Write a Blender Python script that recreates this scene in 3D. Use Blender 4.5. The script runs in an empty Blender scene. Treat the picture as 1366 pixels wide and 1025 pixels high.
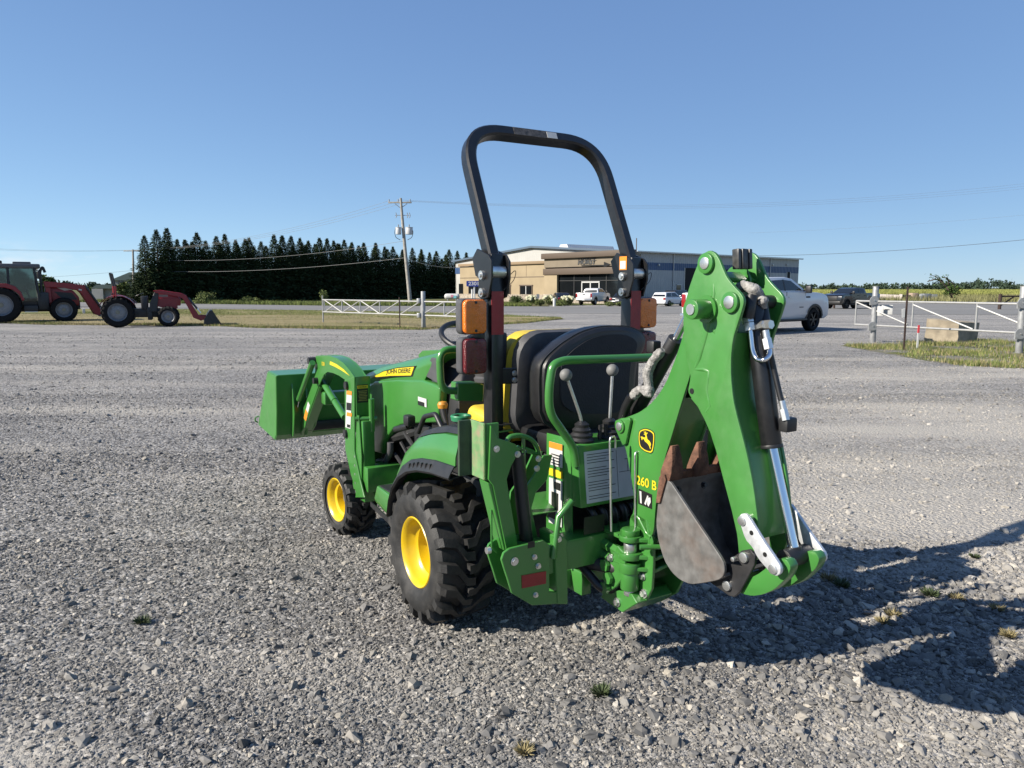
import bpy, bmesh, math, random
import numpy as np
from mathutils import Vector, Matrix, Quaternion

# ------------------------------------------------------------------ camera, sky, sun, exposure
SC = bpy.context.scene
COL = SC.collection
F, CX, CY, HC, HOR = 1000.0, 683.0, 512.5, 1.56, 384.0      # photo pixels (1366 wide), camera height in m
PITCH = math.atan((CY - HOR) / F)
cp, sp = math.cos(PITCH), math.sin(PITCH)
cam = bpy.data.cameras.new('camera')
cam.sensor_width = 36.0
cam.lens = 36.0 * F / 1366.0
cam.clip_start = 0.05
cam.clip_end = 6000.0
camo = bpy.data.objects.new('camera', cam)
camo.location = (0, 0, HC)
camo.rotation_euler = (math.pi / 2 - PITCH, 0, 0)
COL.objects.link(camo)
SC.camera = camo

SUN_EL, SUN_AZ = math.radians(31.5), math.radians(21.0)       # sun: left of and behind the camera
TO_SUN = Vector((-math.cos(SUN_AZ) * math.cos(SUN_EL), -math.sin(SUN_AZ) * math.cos(SUN_EL), math.sin(SUN_EL)))
world = bpy.data.worlds.new('World')
SC.world = world
world.use_nodes = True
wn, wl = world.node_tree.nodes, world.node_tree.links
wn.clear()
w_out = wn.new('ShaderNodeOutputWorld')
w_bg = wn.new('ShaderNodeBackground')
w_sky = wn.new('ShaderNodeTexSky')
w_sky.sky_type = 'NISHITA'
w_sky.sun_disc = False
w_sky.sun_elevation = SUN_EL
w_sky.sun_rotation = -math.atan2(TO_SUN.x, TO_SUN.y)
w_sky.altitude = 0
w_sky.air_density = 0.6
w_sky.dust_density = 0.0
w_sky.ozone_density = 6.0
w_bg.inputs['Strength'].default_value = 0.055
# faint small cumulus hugging the horizon
w_tc = wn.new('ShaderNodeTexCoord')
w_map = wn.new('ShaderNodeMapping')
w_map.inputs['Scale'].default_value = (9, 9, 34)
w_no = wn.new('ShaderNodeTexNoise')
w_no.inputs['Scale'].default_value = 1.6
w_no.inputs['Detail'].default_value = 7
w_no.inputs['Roughness'].default_value = 0.6
w_r = wn.new('ShaderNodeValToRGB')
w_r.color_ramp.elements[0].position = 0.50
w_r.color_ramp.elements[0].color = (0, 0, 0, 1)
w_r.color_ramp.elements[1].position = 0.72
w_r.color_ramp.elements[1].color = (1, 1, 1, 1)
w_sep = wn.new('ShaderNodeSeparateXYZ')
w_band = wn.new('ShaderNodeValToRGB')
cr = w_band.color_ramp
cr.elements[0].position = 0.003; cr.elements[0].color = (0, 0, 0, 1)
cr.elements[1].position = 0.058; cr.elements[1].color = (0, 0, 0, 1)
e = cr.elements.new(0.018); e.color = (1, 1, 1, 1)
e = cr.elements.new(0.036); e.color = (0.8, 0.8, 0.8, 1)
w_no2 = wn.new('ShaderNodeTexNoise')
w_no2.inputs['Scale'].default_value = 1.15
w_no2.inputs['Detail'].default_value = 1
w_r2 = wn.new('ShaderNodeValToRGB')
w_r2.color_ramp.elements[0].position = 0.50; w_r2.color_ramp.elements[0].color = (0, 0, 0, 1)
w_r2.color_ramp.elements[1].position = 0.60; w_r2.color_ramp.elements[1].color = (1, 1, 1, 1)
w_m1 = wn.new('ShaderNodeMath'); w_m1.operation = 'MULTIPLY'
w_m2 = wn.new('ShaderNodeMath'); w_m2.operation = 'MULTIPLY'
w_m3 = wn.new('ShaderNodeMath'); w_m3.operation = 'MULTIPLY'; w_m3.inputs[1].default_value = 0.75
w_mix = wn.new('ShaderNodeMix'); w_mix.data_type = 'RGBA'
w_mix.inputs[7].default_value = (9.0, 9.2, 9.6, 1)
wl.new(w_tc.outputs['Generated'], w_map.inputs['Vector'])
wl.new(w_map.outputs[0], w_no.inputs['Vector'])
wl.new(w_no.outputs[0], w_r.inputs[0])
wl.new(w_tc.outputs['Generated'], w_sep.inputs[0])
wl.new(w_sep.outputs[2], w_band.inputs[0])
w_map2 = wn.new('ShaderNodeMapping'); w_map2.inputs['Location'].default_value = (7.5, 5.0, 0.0); w_map.inputs['Location'].default_value = (5.8, 1.7, 0.0)
wl.new(w_tc.outputs['Generated'], w_map2.inputs['Vector'])
wl.new(w_map2.outputs[0], w_no2.inputs['Vector'])
wl.new(w_no2.outputs[0], w_r2.inputs[0])
wl.new(w_r.outputs[0], w_m1.inputs[0]); wl.new(w_band.outputs[0], w_m1.inputs[1])
wl.new(w_m1.outputs[0], w_m2.inputs[0]); wl.new(w_r2.outputs[0], w_m2.inputs[1])
wl.new(w_m2.outputs[0], w_m3.inputs[0])
wl.new(w_m3.outputs[0], w_mix.inputs[0])
# film-like response of the sky: one power curve per channel, the same in every direction
w_s3 = wn.new('ShaderNodeSeparateColor'); w_c3 = wn.new('ShaderNodeCombineColor')
wl.new(w_sky.outputs[0], w_s3.inputs[0])
for ch, (gain, pw) in enumerate(((0.835, 0.58), (0.92, 0.54), (0.965, 0.40))):
    a_ = wn.new('ShaderNodeMath'); a_.operation = 'MULTIPLY'; a_.inputs[1].default_value = 0.1
    b_ = wn.new('ShaderNodeMath'); b_.operation = 'POWER'; b_.inputs[1].default_value = pw
    c_ = wn.new('ShaderNodeMath'); c_.operation = 'MULTIPLY'; c_.inputs[1].default_value = gain / 0.1
    wl.new(w_s3.outputs[ch], a_.inputs[0]); wl.new(a_.outputs[0], b_.inputs[0]); wl.new(b_.outputs[0], c_.inputs[0]); wl.new(c_.outputs[0], w_c3.inputs[ch])
wl.new(w_c3.outputs[0], w_mix.inputs[6])
wl.new(w_mix.outputs[2], w_bg.inputs['Color'])
wl.new(w_bg.outputs[0], w_out.inputs[0])

sl = bpy.data.lights.new('sun', 'SUN')
sl.energy = 5.0
sl.angle = math.radians(0.5)
sl.color = (1.0, 0.93, 0.82)
so = bpy.data.objects.new('sun', sl)
so.rotation_mode = 'QUATERNION'
so.rotation_quaternion = TO_SUN.to_track_quat('Z', 'Y')
so.location = (-20, -12, 18)
COL.objects.link(so)
SC.view_settings.view_transform = 'Standard'
SC.view_settings.look = 'None'
SC.view_settings.exposure = 0.90
SC.view_settings.gamma = 1.0
SC.view_settings.use_curve_mapping = False
SC.render.engine = 'CYCLES'
SC.cycles.diffuse_bounces = 2

RND = random.Random(7)
NPR = np.random.default_rng(11)

# ------------------------------------------------------------------ pixel helpers (a pixel gives a direction only)
def ray(u, v):
    a, b = (u - CX) / F, (CY - v) / F
    return (a, cp + sp * b, -sp + cp * b)

YB = [-60, 0, 36, 44, 52, 60, 70, 82, 4000]
GB = [0, 0, 0, -0.05, -0.19, -0.30, -0.37, -0.42, -0.42]
def g(y):
    return float(np.interp(y, YB, GB))

def gp(u, v):
    """point of the ground seen at a pixel of the photograph"""
    r = ray(u, v)
    z = 0.0
    for _ in range(30):
        t = (z - HC) / r[2]
        z = 0.5 * z + 0.5 * g(r[1] * t)
    return Vector((r[0] * t, r[1] * t, g(r[1] * t)))

def at_depth(u, v, Y):
    r = ray(u, v)
    t = Y / r[1]
    return Vector((r[0] * t, Y, HC + r[2] * t))

# ------------------------------------------------------------------ materials
def _n(nt, t, **k):
    n = nt.nodes.new(t)
    for a, b in k.items():
        setattr(n, a, b)
    return n

MATS = {}
ALB = 0.79        # all base colours are kept this much below the first guess, the exposure makes up for it
def mat(name, col, rough=0.5, metal=0.0, var=0.12, vscale=18.0, bump=0.0, bscale=120.0, coat=0.0,
        dirt=0.0, dirtcol=(0.30, 0.27, 0.22), emit=None, trans=0.0, spec=0.5, dscale=7.0, col2=None):
    if name in MATS:
        return MATS[name]
    if metal < 0.5 and trans == 0:
        col = tuple(c * ALB for c in col); dirtcol = tuple(c * ALB for c in dirtcol)
    m = bpy.data.materials.new(name)
    m.use_nodes = True
    nt = m.node_tree
    b = nt.nodes['Principled BSDF']
    b.inputs['Roughness'].default_value = rough
    b.inputs['Metallic'].default_value = metal
    b.inputs['Coat Weight'].default_value = coat
    b.inputs['Coat Roughness'].default_value = 0.12
    b.inputs['Transmission Weight'].default_value = trans
    b.inputs['Specular IOR Level'].default_value = spec
    tc = _n(nt, 'ShaderNodeTexCoord')
    no = _n(nt, 'ShaderNodeTexNoise')
    no.inputs['Scale'].default_value = vscale
    no.inputs['Detail'].default_value = 5
    nt.links.new(tc.outputs['Object'], no.inputs['Vector'])
    c2 = col2 if col2 else tuple(c * (1 - var) for c in col)
    mx = _n(nt, 'ShaderNodeMix', data_type='RGBA')
    mx.inputs[6].default_value = (*c2, 1)
    mx.inputs[7].default_value = (*[min(1, c * (1 + (0 if col2 else var))) for c in col], 1)
    rp = _n(nt, 'ShaderNodeMapRange')
    rp.inputs[1].default_value = 0.33; rp.inputs[2].default_value = 0.67
    nt.links.new(no.outputs[0], rp.inputs[0])
    nt.links.new(rp.outputs[0], mx.inputs[0])
    out = mx.outputs[2]
    if dirt > 0:
        no2 = _n(nt, 'ShaderNodeTexNoise')
        no2.inputs['Scale'].default_value = dscale
        no2.inputs['Detail'].default_value = 8
        no2.inputs['Roughness'].default_value = 0.65
        nt.links.new(tc.outputs['Object'], no2.inputs['Vector'])
        r2 = _n(nt, 'ShaderNodeMapRange')
        r2.inputs[1].default_value = 0.45; r2.inputs[2].default_value = 0.8
        r2.inputs[4].default_value = dirt
        nt.links.new(no2.outputs[0], r2.inputs[0])
        m2 = _n(nt, 'ShaderNodeMix', data_type='RGBA')
        m2.inputs[7].default_value = (*dirtcol, 1)
        nt.links.new(r2.outputs[0], m2.inputs[0])
        nt.links.new(out, m2.inputs[6])
        out = m2.outputs[2]
        r3 = _n(nt, 'ShaderNodeMapRange')
        r3.inputs[3].default_value = rough; r3.inputs[4].default_value = min(1, rough + 0.35)
        nt.links.new(r2.outputs[0], r3.inputs[0])
        nt.links.new(r3.outputs[0], b.inputs['Roughness'])
    nt.links.new(out, b.inputs['Base Color'])
    if bump > 0:
        nb = _n(nt, 'ShaderNodeTexNoise')
        nb.inputs['Scale'].default_value = bscale
        nb.inputs['Detail'].default_value = 4
        nt.links.new(tc.outputs['Object'], nb.inputs['Vector'])
        bp = _n(nt, 'ShaderNodeBump')
        bp.inputs['Strength'].default_value = bump
        bp.inputs['Distance'].default_value = 0.01
        nt.links.new(nb.outputs[0], bp.inputs['Height'])
        nt.links.new(bp.outputs[0], b.inputs['Normal'])
    if emit:
        b.inputs['Emission Color'].default_value = (*emit, 1)
        b.inputs['Emission Strength'].default_value = 1.0
    MATS[name] = m
    return m

GREEN = mat('green_paint', (0.050, 0.215, 0.038), 0.30, var=0.06, coat=0.35, dirt=0.10, dirtcol=(0.16, 0.24, 0.12), vscale=4)
GREEN_W = mat('green_paint_worn', (0.055, 0.215, 0.042), 0.42, var=0.08, coat=0.1, dirt=0.35, dirtcol=(0.14, 0.28, 0.12), vscale=9, dscale=11)
PAD = mat('scuffed_green_plate', (0.15, 0.30, 0.12), 0.6, var=0.2, dirt=1.0, dirtcol=(0.34, 0.22, 0.16), vscale=14, dscale=22)
YELLOW = mat('yellow_paint', (0.74, 0.50, 0.008), 0.32, var=0.04, coat=0.3, dirt=0.08, dirtcol=(0.5, 0.4, 0.15))
YVINYL = mat('yellow_vinyl', (0.66, 0.48, 0.03), 0.5, var=0.06, dirt=0.25, dirtcol=(0.45, 0.36, 0.14), bump=0.1)
YDEC = mat('yellow_decal', (0.72, 0.56, 0.02), 0.4, var=0.03)
BLACK = mat('black_plastic', (0.016, 0.016, 0.017), 0.45, var=0.25, bump=0.08, bscale=400, dirt=0.12, dirtcol=(0.10, 0.095, 0.085))
BLACKP = mat('black_gloss_paint', (0.009, 0.009, 0.010), 0.34, var=0.2, coat=0.12, dirt=0.12, dirtcol=(0.09, 0.085, 0.08), dscale=30)
VINYL = mat('black_vinyl', (0.014, 0.014, 0.015), 0.38, var=0.2, bump=0.12, bscale=260)
GREYP = mat('grey_plastic', (0.075, 0.075, 0.08), 0.55, var=0.15, bump=0.1, bscale=300)
GREYK = mat('grey_knob', (0.18, 0.18, 0.175), 0.6, var=0.1)
RUB = mat('tyre_rubber', (0.017, 0.017, 0.017), 0.62, var=0.25, bump=0.2, bscale=160, dirt=0.45, dirtcol=(0.105, 0.098, 0.088), dscale=9)
STEEL = mat('zinc_steel', (0.62, 0.62, 0.60), 0.33, 0.9, var=0.12, vscale=40)
GALV = mat('galvanised_steel', (0.60, 0.61, 0.62), 0.45, 0.55, var=0.14, vscale=60)
CHROME = mat('chrome_rod', (0.75, 0.76, 0.78), 0.14, 1.0, var=0.03)
RAWST = mat('worn_bare_steel', (0.20, 0.196, 0.188), 0.42, 0.35, var=0.25, vscale=26, dirt=0.7, dirtcol=(0.17, 0.10, 0.065), dscale=6)
RUST = mat('rusty_steel', (0.16, 0.075, 0.045), 0.85, 0.1, var=0.4, vscale=30, bump=0.4, bscale=150)
DKSTEEL = mat('dark_steel', (0.030, 0.030, 0.032), 0.45, 0.3, var=0.3, dirt=0.3, dirtcol=(0.1, 0.09, 0.08))
AMBER = mat('amber_lens', (0.85, 0.20, 0.006), 0.22, var=0.08, vscale=40, bump=0.5, bscale=180, coat=0.4)
REDL = mat('red_lens', (0.13, 0.006, 0.008), 0.22, var=0.1, vscale=60, bump=0.5, bscale=180, coat=0.4)
REDR = mat('red_reflector', (0.30, 0.012, 0.014), 0.35, var=0.15, bump=0.2, bscale=300)
WHITED = mat('white_decal', (0.58, 0.58, 0.56), 0.5, var=0.05)
GREYD = mat('grey_instruction_sheet', (0.55, 0.57, 0.60), 0.45, var=0.06)
ORANGED = mat('orange_decal', (0.75, 0.26, 0.02), 0.5, var=0.05)
BLACKD = mat('black_decal', (0.010, 0.010, 0.010), 0.45, var=0.1)
ORANGEK = mat('orange_knob', (0.62, 0.27, 0.03), 0.5, var=0.1)
SLEEVE = mat('grey_hose_sleeve', (0.30, 0.29, 0.275), 0.9, var=0.4, vscale=70, bump=1.0, bscale=60)
HOSE = mat('black_hose', (0.013, 0.013, 0.014), 0.4, var=0.2)
ENGINE = mat('engine_grey', (0.035, 0.036, 0.036), 0.6, 0.2, var=0.4, vscale=25)

# ------------------------------------------------------------------ mesh helpers
def finish(name, bm, m, parent=None, angle=32, loc=None):
    me = bpy.data.meshes.new(name)
    bmesh.ops.recalc_face_normals(bm, faces=bm.faces)
    bm.to_mesh(me)
    bm.free()
    me.polygons.foreach_set('use_smooth', [True] * len(me.polygons))
    me.set_sharp_from_angle(angle=math.radians(angle))
    me.materials.append(m)
    o = bpy.data.objects.new(name, me)
    COL.objects.link(o)
    if parent is not None:
        o.parent = parent
    if loc is not None:
        o.location = loc
    return o

def from_np(name, V, Fc, m, parent=None, smooth=False):
    me = bpy.data.meshes.new(name)
    V = np.asarray(V, np.float32).reshape(-1, 3)
    Fc = np.asarray(Fc, np.int32)
    k = Fc.shape[1]
    me.vertices.add(len(V)); me.vertices.foreach_set('co', V.ravel())
    me.loops.add(Fc.size); me.loops.foreach_set('vertex_index', Fc.ravel())
    me.polygons.add(len(Fc)); me.polygons.foreach_set('loop_start', np.arange(0, Fc.size, k, dtype=np.int32))
    me.update(calc_edges=True)
    if smooth:
        me.polygons.foreach_set('use_smooth', [True] * len(me.polygons))
    me.materials.append(m)
    o = bpy.data.objects.new(name, me)
    COL.objects.link(o)
    if parent is not None:
        o.parent = parent
    return o

def bev(bm, w, seg=2, ang=28):
    if w <= 0:
        return
    bm.normal_update()
    ed = [e for e in bm.edges if len(e.link_faces) == 2 and e.calc_face_angle(0) > math.radians(ang)]
    if ed:
        bmesh.ops.bevel(bm, geom=ed, offset=w, offset_type='OFFSET', segments=seg, profile=0.5,
                        affect='EDGES', clamp_overlap=True)

def add_prism(bm, pts, axis, c0, c1):
    """extruded outline; pts are (y,z) for axis x, (x,z) for axis y, (x,y) for axis z"""
    def mk(p, c):
        if axis == 'x': return (c, p[0], p[1])
        if axis == 'y': return (p[0], c, p[1])
        return (p[0], p[1], c)
    a = [bm.verts.new(mk(p, c0)) for p in pts]
    b = [bm.verts.new(mk(p, c1)) for p in pts]
    n = len(pts)
    bm.faces.new(a)
    bm.faces.new(b[::-1])
    for i in range(n):
        bm.faces.new((a[i], b[i], b[(i + 1) % n], a[(i + 1) % n]))

def prism(name, pts, axis, c0, c1, m, parent=None, bevel=0.002, seg=1):
    bm = bmesh.new()
    add_prism(bm, pts, axis, c0, c1)
    bmesh.ops.recalc_face_normals(bm, faces=bm.faces)
    bev(bm, bevel, seg)
    return finish(name, bm, m, parent)

def add_box(bm, c, s, rot=None):
    vs = []
    for k in (-.5, .5):
        for j in (-.5, .5):
            for i in (-.5, .5):
                v = Vector((i * s[0], j * s[1], k * s[2]))
                if rot is not None:
                    v = rot @ v
                vs.append(bm.verts.new(v + Vector(c)))
    for f in ((0, 2, 3, 1), (4, 5, 7, 6), (0, 1, 5, 4), (2, 6, 7, 3), (0, 4, 6, 2), (1, 3, 7, 5)):
        bm.faces.new([vs[i] for i in f])

def box(name, c, s, m, parent=None, bevel=0.003, rot=None, seg=2):
    bm = bmesh.new()
    if isinstance(rot, (tuple, list)):
        from mathutils import Euler
        rot = Euler(rot).to_matrix()
    add_box(bm, c, s, rot)
    bev(bm, bevel, seg)
    return finish(name, bm, m, parent)

def frame_of(d):
    d = Vector(d).normalized()
    u = d.orthogonal().normalized()
    return d, u, d.cross(u)

def add_cyl(bm, p0, p1, r0, r1=None, n=16):
    p0, p1 = Vector(p0), Vector(p1)
    r1 = r0 if r1 is None else r1
    d, u, w = frame_of(p1 - p0)
    A, B = [], []
    for i in range(n):
        a = 2 * math.pi * i / n
        o = u * math.cos(a) + w * math.sin(a)
        A.append(bm.verts.new(p0 + o * r0)); B.append(bm.verts.new(p1 + o * r1))
    for i in range(n):
        bm.faces.new((A[i], A[(i + 1) % n], B[(i + 1) % n], B[i]))
    bm.faces.new(A[::-1]); bm.faces.new(B)

def cyl(name, p0, p1, r, m, parent=None, r1=None, n=18, bevel=0.0):
    bm = bmesh.new()
    add_cyl(bm, p0, p1, r, r1, n)
    bev(bm, bevel, 2, 50)
    return finish(name, bm, m, parent)

def round_path(pts, r, n=6):
    pts = [Vector(p) for p in pts]
    out = [pts[0]]
    for i in range(1, len(pts) - 1):
        a, b, c = pts[i - 1], pts[i], pts[i + 1]
        d0, d1 = (a - b), (c - b)
        rr = min(r, d0.length * 0.48, d1.length * 0.48)
        p, q = b + d0.normalized() * rr, b + d1.normalized() * rr
        for k in range(n + 1):
            t = k / n
            out.append(p * (1 - t) ** 2 + b * 2 * t * (1 - t) + q * t * t)
    out.append(pts[-1])
    return out

def add_tube(bm, path, r, n=10, cap=True):
    path = [Vector(p) for p in path]
    rings = []
    t0 = (path[1] - path[0]).normalized()
    u = t0.orthogonal().normalized()
    for i, p in enumerate(path):
        if i == 0: t = t0
        elif i == len(path) - 1: t = (path[i] - path[i - 1]).normalized()
        else: t = ((path[i + 1] - path[i]).normalized() + (path[i] - path[i - 1]).normalized()).normalized()
        u = (u - t * u.dot(t)).normalized()
        w = t.cross(u)
        rr = r[i] if isinstance(r, (list, tuple)) else r
        rings.append([bm.verts.new(p + (u * math.cos(2 * math.pi * k / n) + w * math.sin(2 * math.pi * k / n)) * rr) for k in range(n)])
    for a, b in zip(rings[:-1], rings[1:]):
        for k in range(n):
            bm.faces.new((a[k], a[(k + 1) % n], b[(k + 1) % n], b[k]))
    if cap:
        bm.faces.new(rings[0][::-1]); bm.faces.new(rings[-1])

def tube(name, pts, r, m, parent=None, bend=0.0, n=10):
    bm = bmesh.new()
    add_tube(bm, round_path(pts, bend) if bend > 0 else pts, r, n)
    return finish(name, bm, m, parent, angle=50)

def add_lathe(bm, prof, centre, axis='x', n=40):
    """prof: list of (along, radius)"""
    c = Vector(centre)
    ax = {'x': (Vector((1, 0, 0)), Vector((0, 1, 0)), Vector((0, 0, 1))),
          'y': (Vector((0, 1, 0)), Vector((0, 0, 1)), Vector((1, 0, 0))),
          'z': (Vector((0, 0, 1)), Vector((1, 0, 0)), Vector((0, 1, 0)))}[axis]
    rings = []
    for a, r in prof:
        if r < 1e-5:
            rings.append([bm.verts.new(c + ax[0] * a)])
        else:
            rings.append([bm.verts.new(c + ax[0] * a + (ax[1] * math.cos(2 * math.pi * k / n) + ax[2] * math.sin(2 * math.pi * k / n)) * r) for k in range(n)])
    for A, B in zip(rings[:-1], rings[1:]):
        for k in range(n):
            q = [A[k % len(A)], A[(k + 1) % len(A)], B[(k + 1) % len(B)], B[k % len(B)]]
            s = []
            for v in q:
                if v not in s: s.append(v)
            if len(s) > 2:
                bm.faces.new(s)

def lathe(name, prof, centre, axis, m, parent=None, n=40, angle=32):
    bm = bmesh.new()
    add_lathe(bm, prof, centre, axis, n)
    return finish(name, bm, m, parent, angle)

def loft(name, secs, m, parent=None, cap=True, closed=True, angle=32, bevel=0):
    bm = bmesh.new()
    R = [[bm.verts.new(p) for p in s] for s in secs]
    n = len(R[0])
    for a, b in zip(R[:-1], R[1:]):
        for k in range(n if closed else n - 1):
            bm.faces.new((a[k], a[(k + 1) % n], b[(k + 1) % n], b[k]))
    if cap and closed:
        bm.faces.new(R[0][::-1]); bm.faces.new(R[-1])
    bev(bm, bevel)
    return finish(name, bm, m, parent, angle)

def solid_sheet(name, secs, th, m, parent=None, angle=32):
    """open lofted sheet given thickness"""
    bm = bmesh.new()
    R = [[bm.verts.new(p) for p in s] for s in secs]
    n = len(R[0])
    fs = []
    for a, b in zip(R[:-1], R[1:]):
        for k in range(n - 1):
            fs.append(bm.faces.new((a[k], a[k + 1], b[k + 1], b[k])))
    bmesh.ops.recalc_face_normals(bm, faces=bm.faces)
    bmesh.ops.solidify(bm, geom=list(bm.faces), thickness=th)
    return finish(name, bm, m, parent, angle)

def text_on(name, s, parent, origin, right, up, h, m, depth=0.0006, width=None, shear=0.0, align='LEFT', bold=0.018):
    cu = bpy.data.curves.new('lettering_curve', 'FONT')
    cu.body = s
    cu.size = 1.0
    cu.extrude = 0.0
    cu.offset = bold
    cu.shear = shear
    cu.align_x = align
    to = bpy.data.objects.new('lettering_tmp', cu)
    COL.objects.link(to)
    dg = bpy.context.evaluated_depsgraph_get()
    me = bpy.data.meshes.new_from_object(to.evaluated_get(dg))
    bpy.data.objects.remove(to)
    bpy.data.curves.remove(cu)
    right, up = Vector(right).normalized(), Vector(up).normalized()
    nrm = right.cross(up)
    xs = [v.co.x for v in me.vertices]; ys = [v.co.y for v in me.vertices]
    x0, x1, y0, y1 = min(xs), max(xs), min(ys), max(ys)
    k = h / (y1 - y0)
    kx = k if width is None else width / (x1 - x0)
    o0 = Vector(origin)
    for v in me.vertices:
        x, y = v.co.x - (x0 if align == 'LEFT' else (x0 + x1) / 2), v.co.y - y0
        v.co = o0 + right * (x * kx) + up * (y * k) + nrm * depth
    me.materials.clear()
    me.materials.append(m)
    me.name = name
    o = bpy.data.objects.new(name, me)
    COL.objects.link(o)
    if parent is not None:
        o.parent = parent
    return o

def quad_on(name, origin, right, up, w, h, m, parent, th=0.0015, rc=0.0):
    """thin label plate; origin = lower-left corner, plate grows out along right x up"""
    right, up = Vector(right).normalized(), Vector(up).normalized()
    nrm = right.cross(up)
    o0 = Vector(origin)
    pts = []
    if rc > 0:
        for cx_, cy_, a0 in ((w - rc, rc, -90), (w - rc, h - rc, 0), (rc, h - rc, 90), (rc, rc, 180)):
            for k in range(5):
                a = math.radians(a0 + 90 * k / 4)
                pts.append((cx_ + rc * math.cos(a), cy_ + rc * math.sin(a)))
    else:
        pts = [(0, 0), (w, 0), (w, h), (0, h)]
    bm = bmesh.new()
    A = [bm.verts.new(o0 + right * p[0] + up * p[1] - nrm * 0.0005) for p in pts]
    B = [bm.verts.new(o0 + right * p[0] + up * p[1] + nrm * th) for p in pts]
    bm.faces.new(A[::-1]); bm.faces.new(B)
    for i in range(len(pts)):
        bm.faces.new((A[i], A[(i + 1) % len(pts)], B[(i + 1) % len(pts)], B[i]))
    return finish(name, bm, m, parent)

def tag(o, label=None, cat=None, group=None, kind=None):
    if label: o['label'] = label
    if cat: o['category'] = cat
    if group: o['group'] = group
    if kind: o['kind'] = kind
    return o

def thing(name, label, cat, loc=(0, 0, 0), rz=0.0, group=None):
    o = bpy.data.objects.new(name, None)
    o.empty_display_size = 0.2
    COL.objects.link(o)
    o.location = loc
    o.rotation_euler = (0, 0, rz)
    return tag(o, label, cat, group)

def part(name, parent):
    o = bpy.data.objects.new(name, None)
    o.empty_display_size = 0.1
    COL.objects.link(o)
    o.parent = parent
    return o

def copy_tree(o, parent=None):
    c = o.copy()
    COL.objects.link(c)
    c.parent = parent
    for ch in o.children:
        copy_tree(ch, c)
    return c

# ------------------------------------------------------------------ ground materials
def ground_mat(name, stops, nscales, fine=(60, 0.5), bump=0.5, bscale=45, stretch=(1, 1, 1), rough=0.95, vor=None, bdist=0.02):
    """stops: colours mixed by large noise; fine: small mottling; vor: stone-sized cells"""
    m = bpy.data.materials.new(name)
    m.use_nodes = True
    nt = m.node_tree
    b = nt.nodes['Principled BSDF']
    b.inputs['Roughness'].default_value = rough
    b.inputs['Specular IOR Level'].default_value = 0.2
    tc = _n(nt, 'ShaderNodeTexCoord')
    mp = _n(nt, 'ShaderNodeMapping')
    mp.inputs['Scale'].default_value = stretch
    nt.links.new(tc.outputs['Object'], mp.inputs[0])
    cur = None
    for i, (c, s, lo, hi) in enumerate(stops):
        if i == 0:
            rgb = _n(nt, 'ShaderNodeRGB'); rgb.outputs[0].default_value = (*[q * ALB for q in c], 1); cur = rgb.outputs[0]; continue
        no = _n(nt, 'ShaderNodeTexNoise')
        no.noise_dimensions = '3D'
        no.inputs['Scale'].default_value = s
        no.inputs['Detail'].default_value = 6
        no.inputs['Roughness'].default_value = 0.62
        off = _n(nt, 'ShaderNodeVectorMath', operation='ADD')
        off.inputs[1].default_value = (i * 13.7, i * 5.1, i * 3.3)
        nt.links.new(mp.outputs[0], off.inputs[0])
        nt.links.new(off.outputs[0], no.inputs['Vector'])
        r = _n(nt, 'ShaderNodeMapRange')
        r.inputs[1].default_value = lo; r.inputs[2].default_value = hi
        nt.links.new(no.outputs[0], r.inputs[0])
        mx = _n(nt, 'ShaderNodeMix', data_type='RGBA')
        mx.inputs[7].default_value = (*[q * ALB for q in c], 1)
        nt.links.new(r.outputs[0], mx.inputs[0])
        nt.links.new(cur, mx.inputs[6])
        cur = mx.outputs[2]
    fn = _n(nt, 'ShaderNodeTexNoise')
    fn.inputs['Scale'].default_value = fine[0]
    fn.inputs['Detail'].default_value = 4
    fn.inputs['Roughness'].default_value = 0.75
    nt.links.new(tc.outputs['Object'], fn.inputs['Vector'])
    fr = _n(nt, 'ShaderNodeMapRange')
    fr.inputs[1].default_value = 0.3; fr.inputs[2].default_value = 0.7
    fr.inputs[3].default_value = 1 - fine[1]; fr.inputs[4].default_value = 1 + fine[1]
    nt.links.new(fn.outputs[0], fr.inputs[0])
    mu = _n(nt, 'ShaderNodeVectorMath', operation='SCALE')
    nt.links.new(cur, mu.inputs[0]); nt.links.new(fr.outputs[0], mu.inputs['Scale'])
    cur = mu.outputs[0]
    hgt = fn.outputs[0]
    if vor:
        vo = _n(nt, 'ShaderNodeTexVoronoi')
        vo.inputs['Scale'].default_value = vor[0]
        nt.links.new(tc.outputs['Object'], vo.inputs['Vector'])
        sx = _n(nt, 'ShaderNodeSeparateColor')
        nt.links.new(vo.outputs['Color'], sx.inputs[0])
        vr = _n(nt, 'ShaderNodeMapRange')
        vr.inputs[3].default_value = 1 - vor[1]; vr.inputs[4].default_value = 1 + vor[1]
        nt.links.new(sx.outputs[0], vr.inputs[0])
        m2 = _n(nt, 'ShaderNodeVectorMath', operation='SCALE')
        nt.links.new(cur, m2.inputs[0]); nt.links.new(vr.outputs[0], m2.inputs['Scale'])
        cur = m2.outputs[0]
        ad = _n(nt, 'ShaderNodeMath', operation='SUBTRACT')
        nt.links.new(fn.outputs[0], ad.inputs[0]); nt.links.new(vo.outputs['Distance'], ad.inputs[1])
        hgt = ad.outputs[0]
    nt.links.new(cur, b.inputs['Base Color'])
    bp = _n(nt, 'ShaderNodeBump')
    bp.inputs['Strength'].default_value = bump
    bp.inputs['Distance'].default_value = bdist
    nt.links.new(hgt, bp.inputs['Height'])
    nt.links.new(bp.outputs[0], b.inputs['Normal'])
    return m

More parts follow.
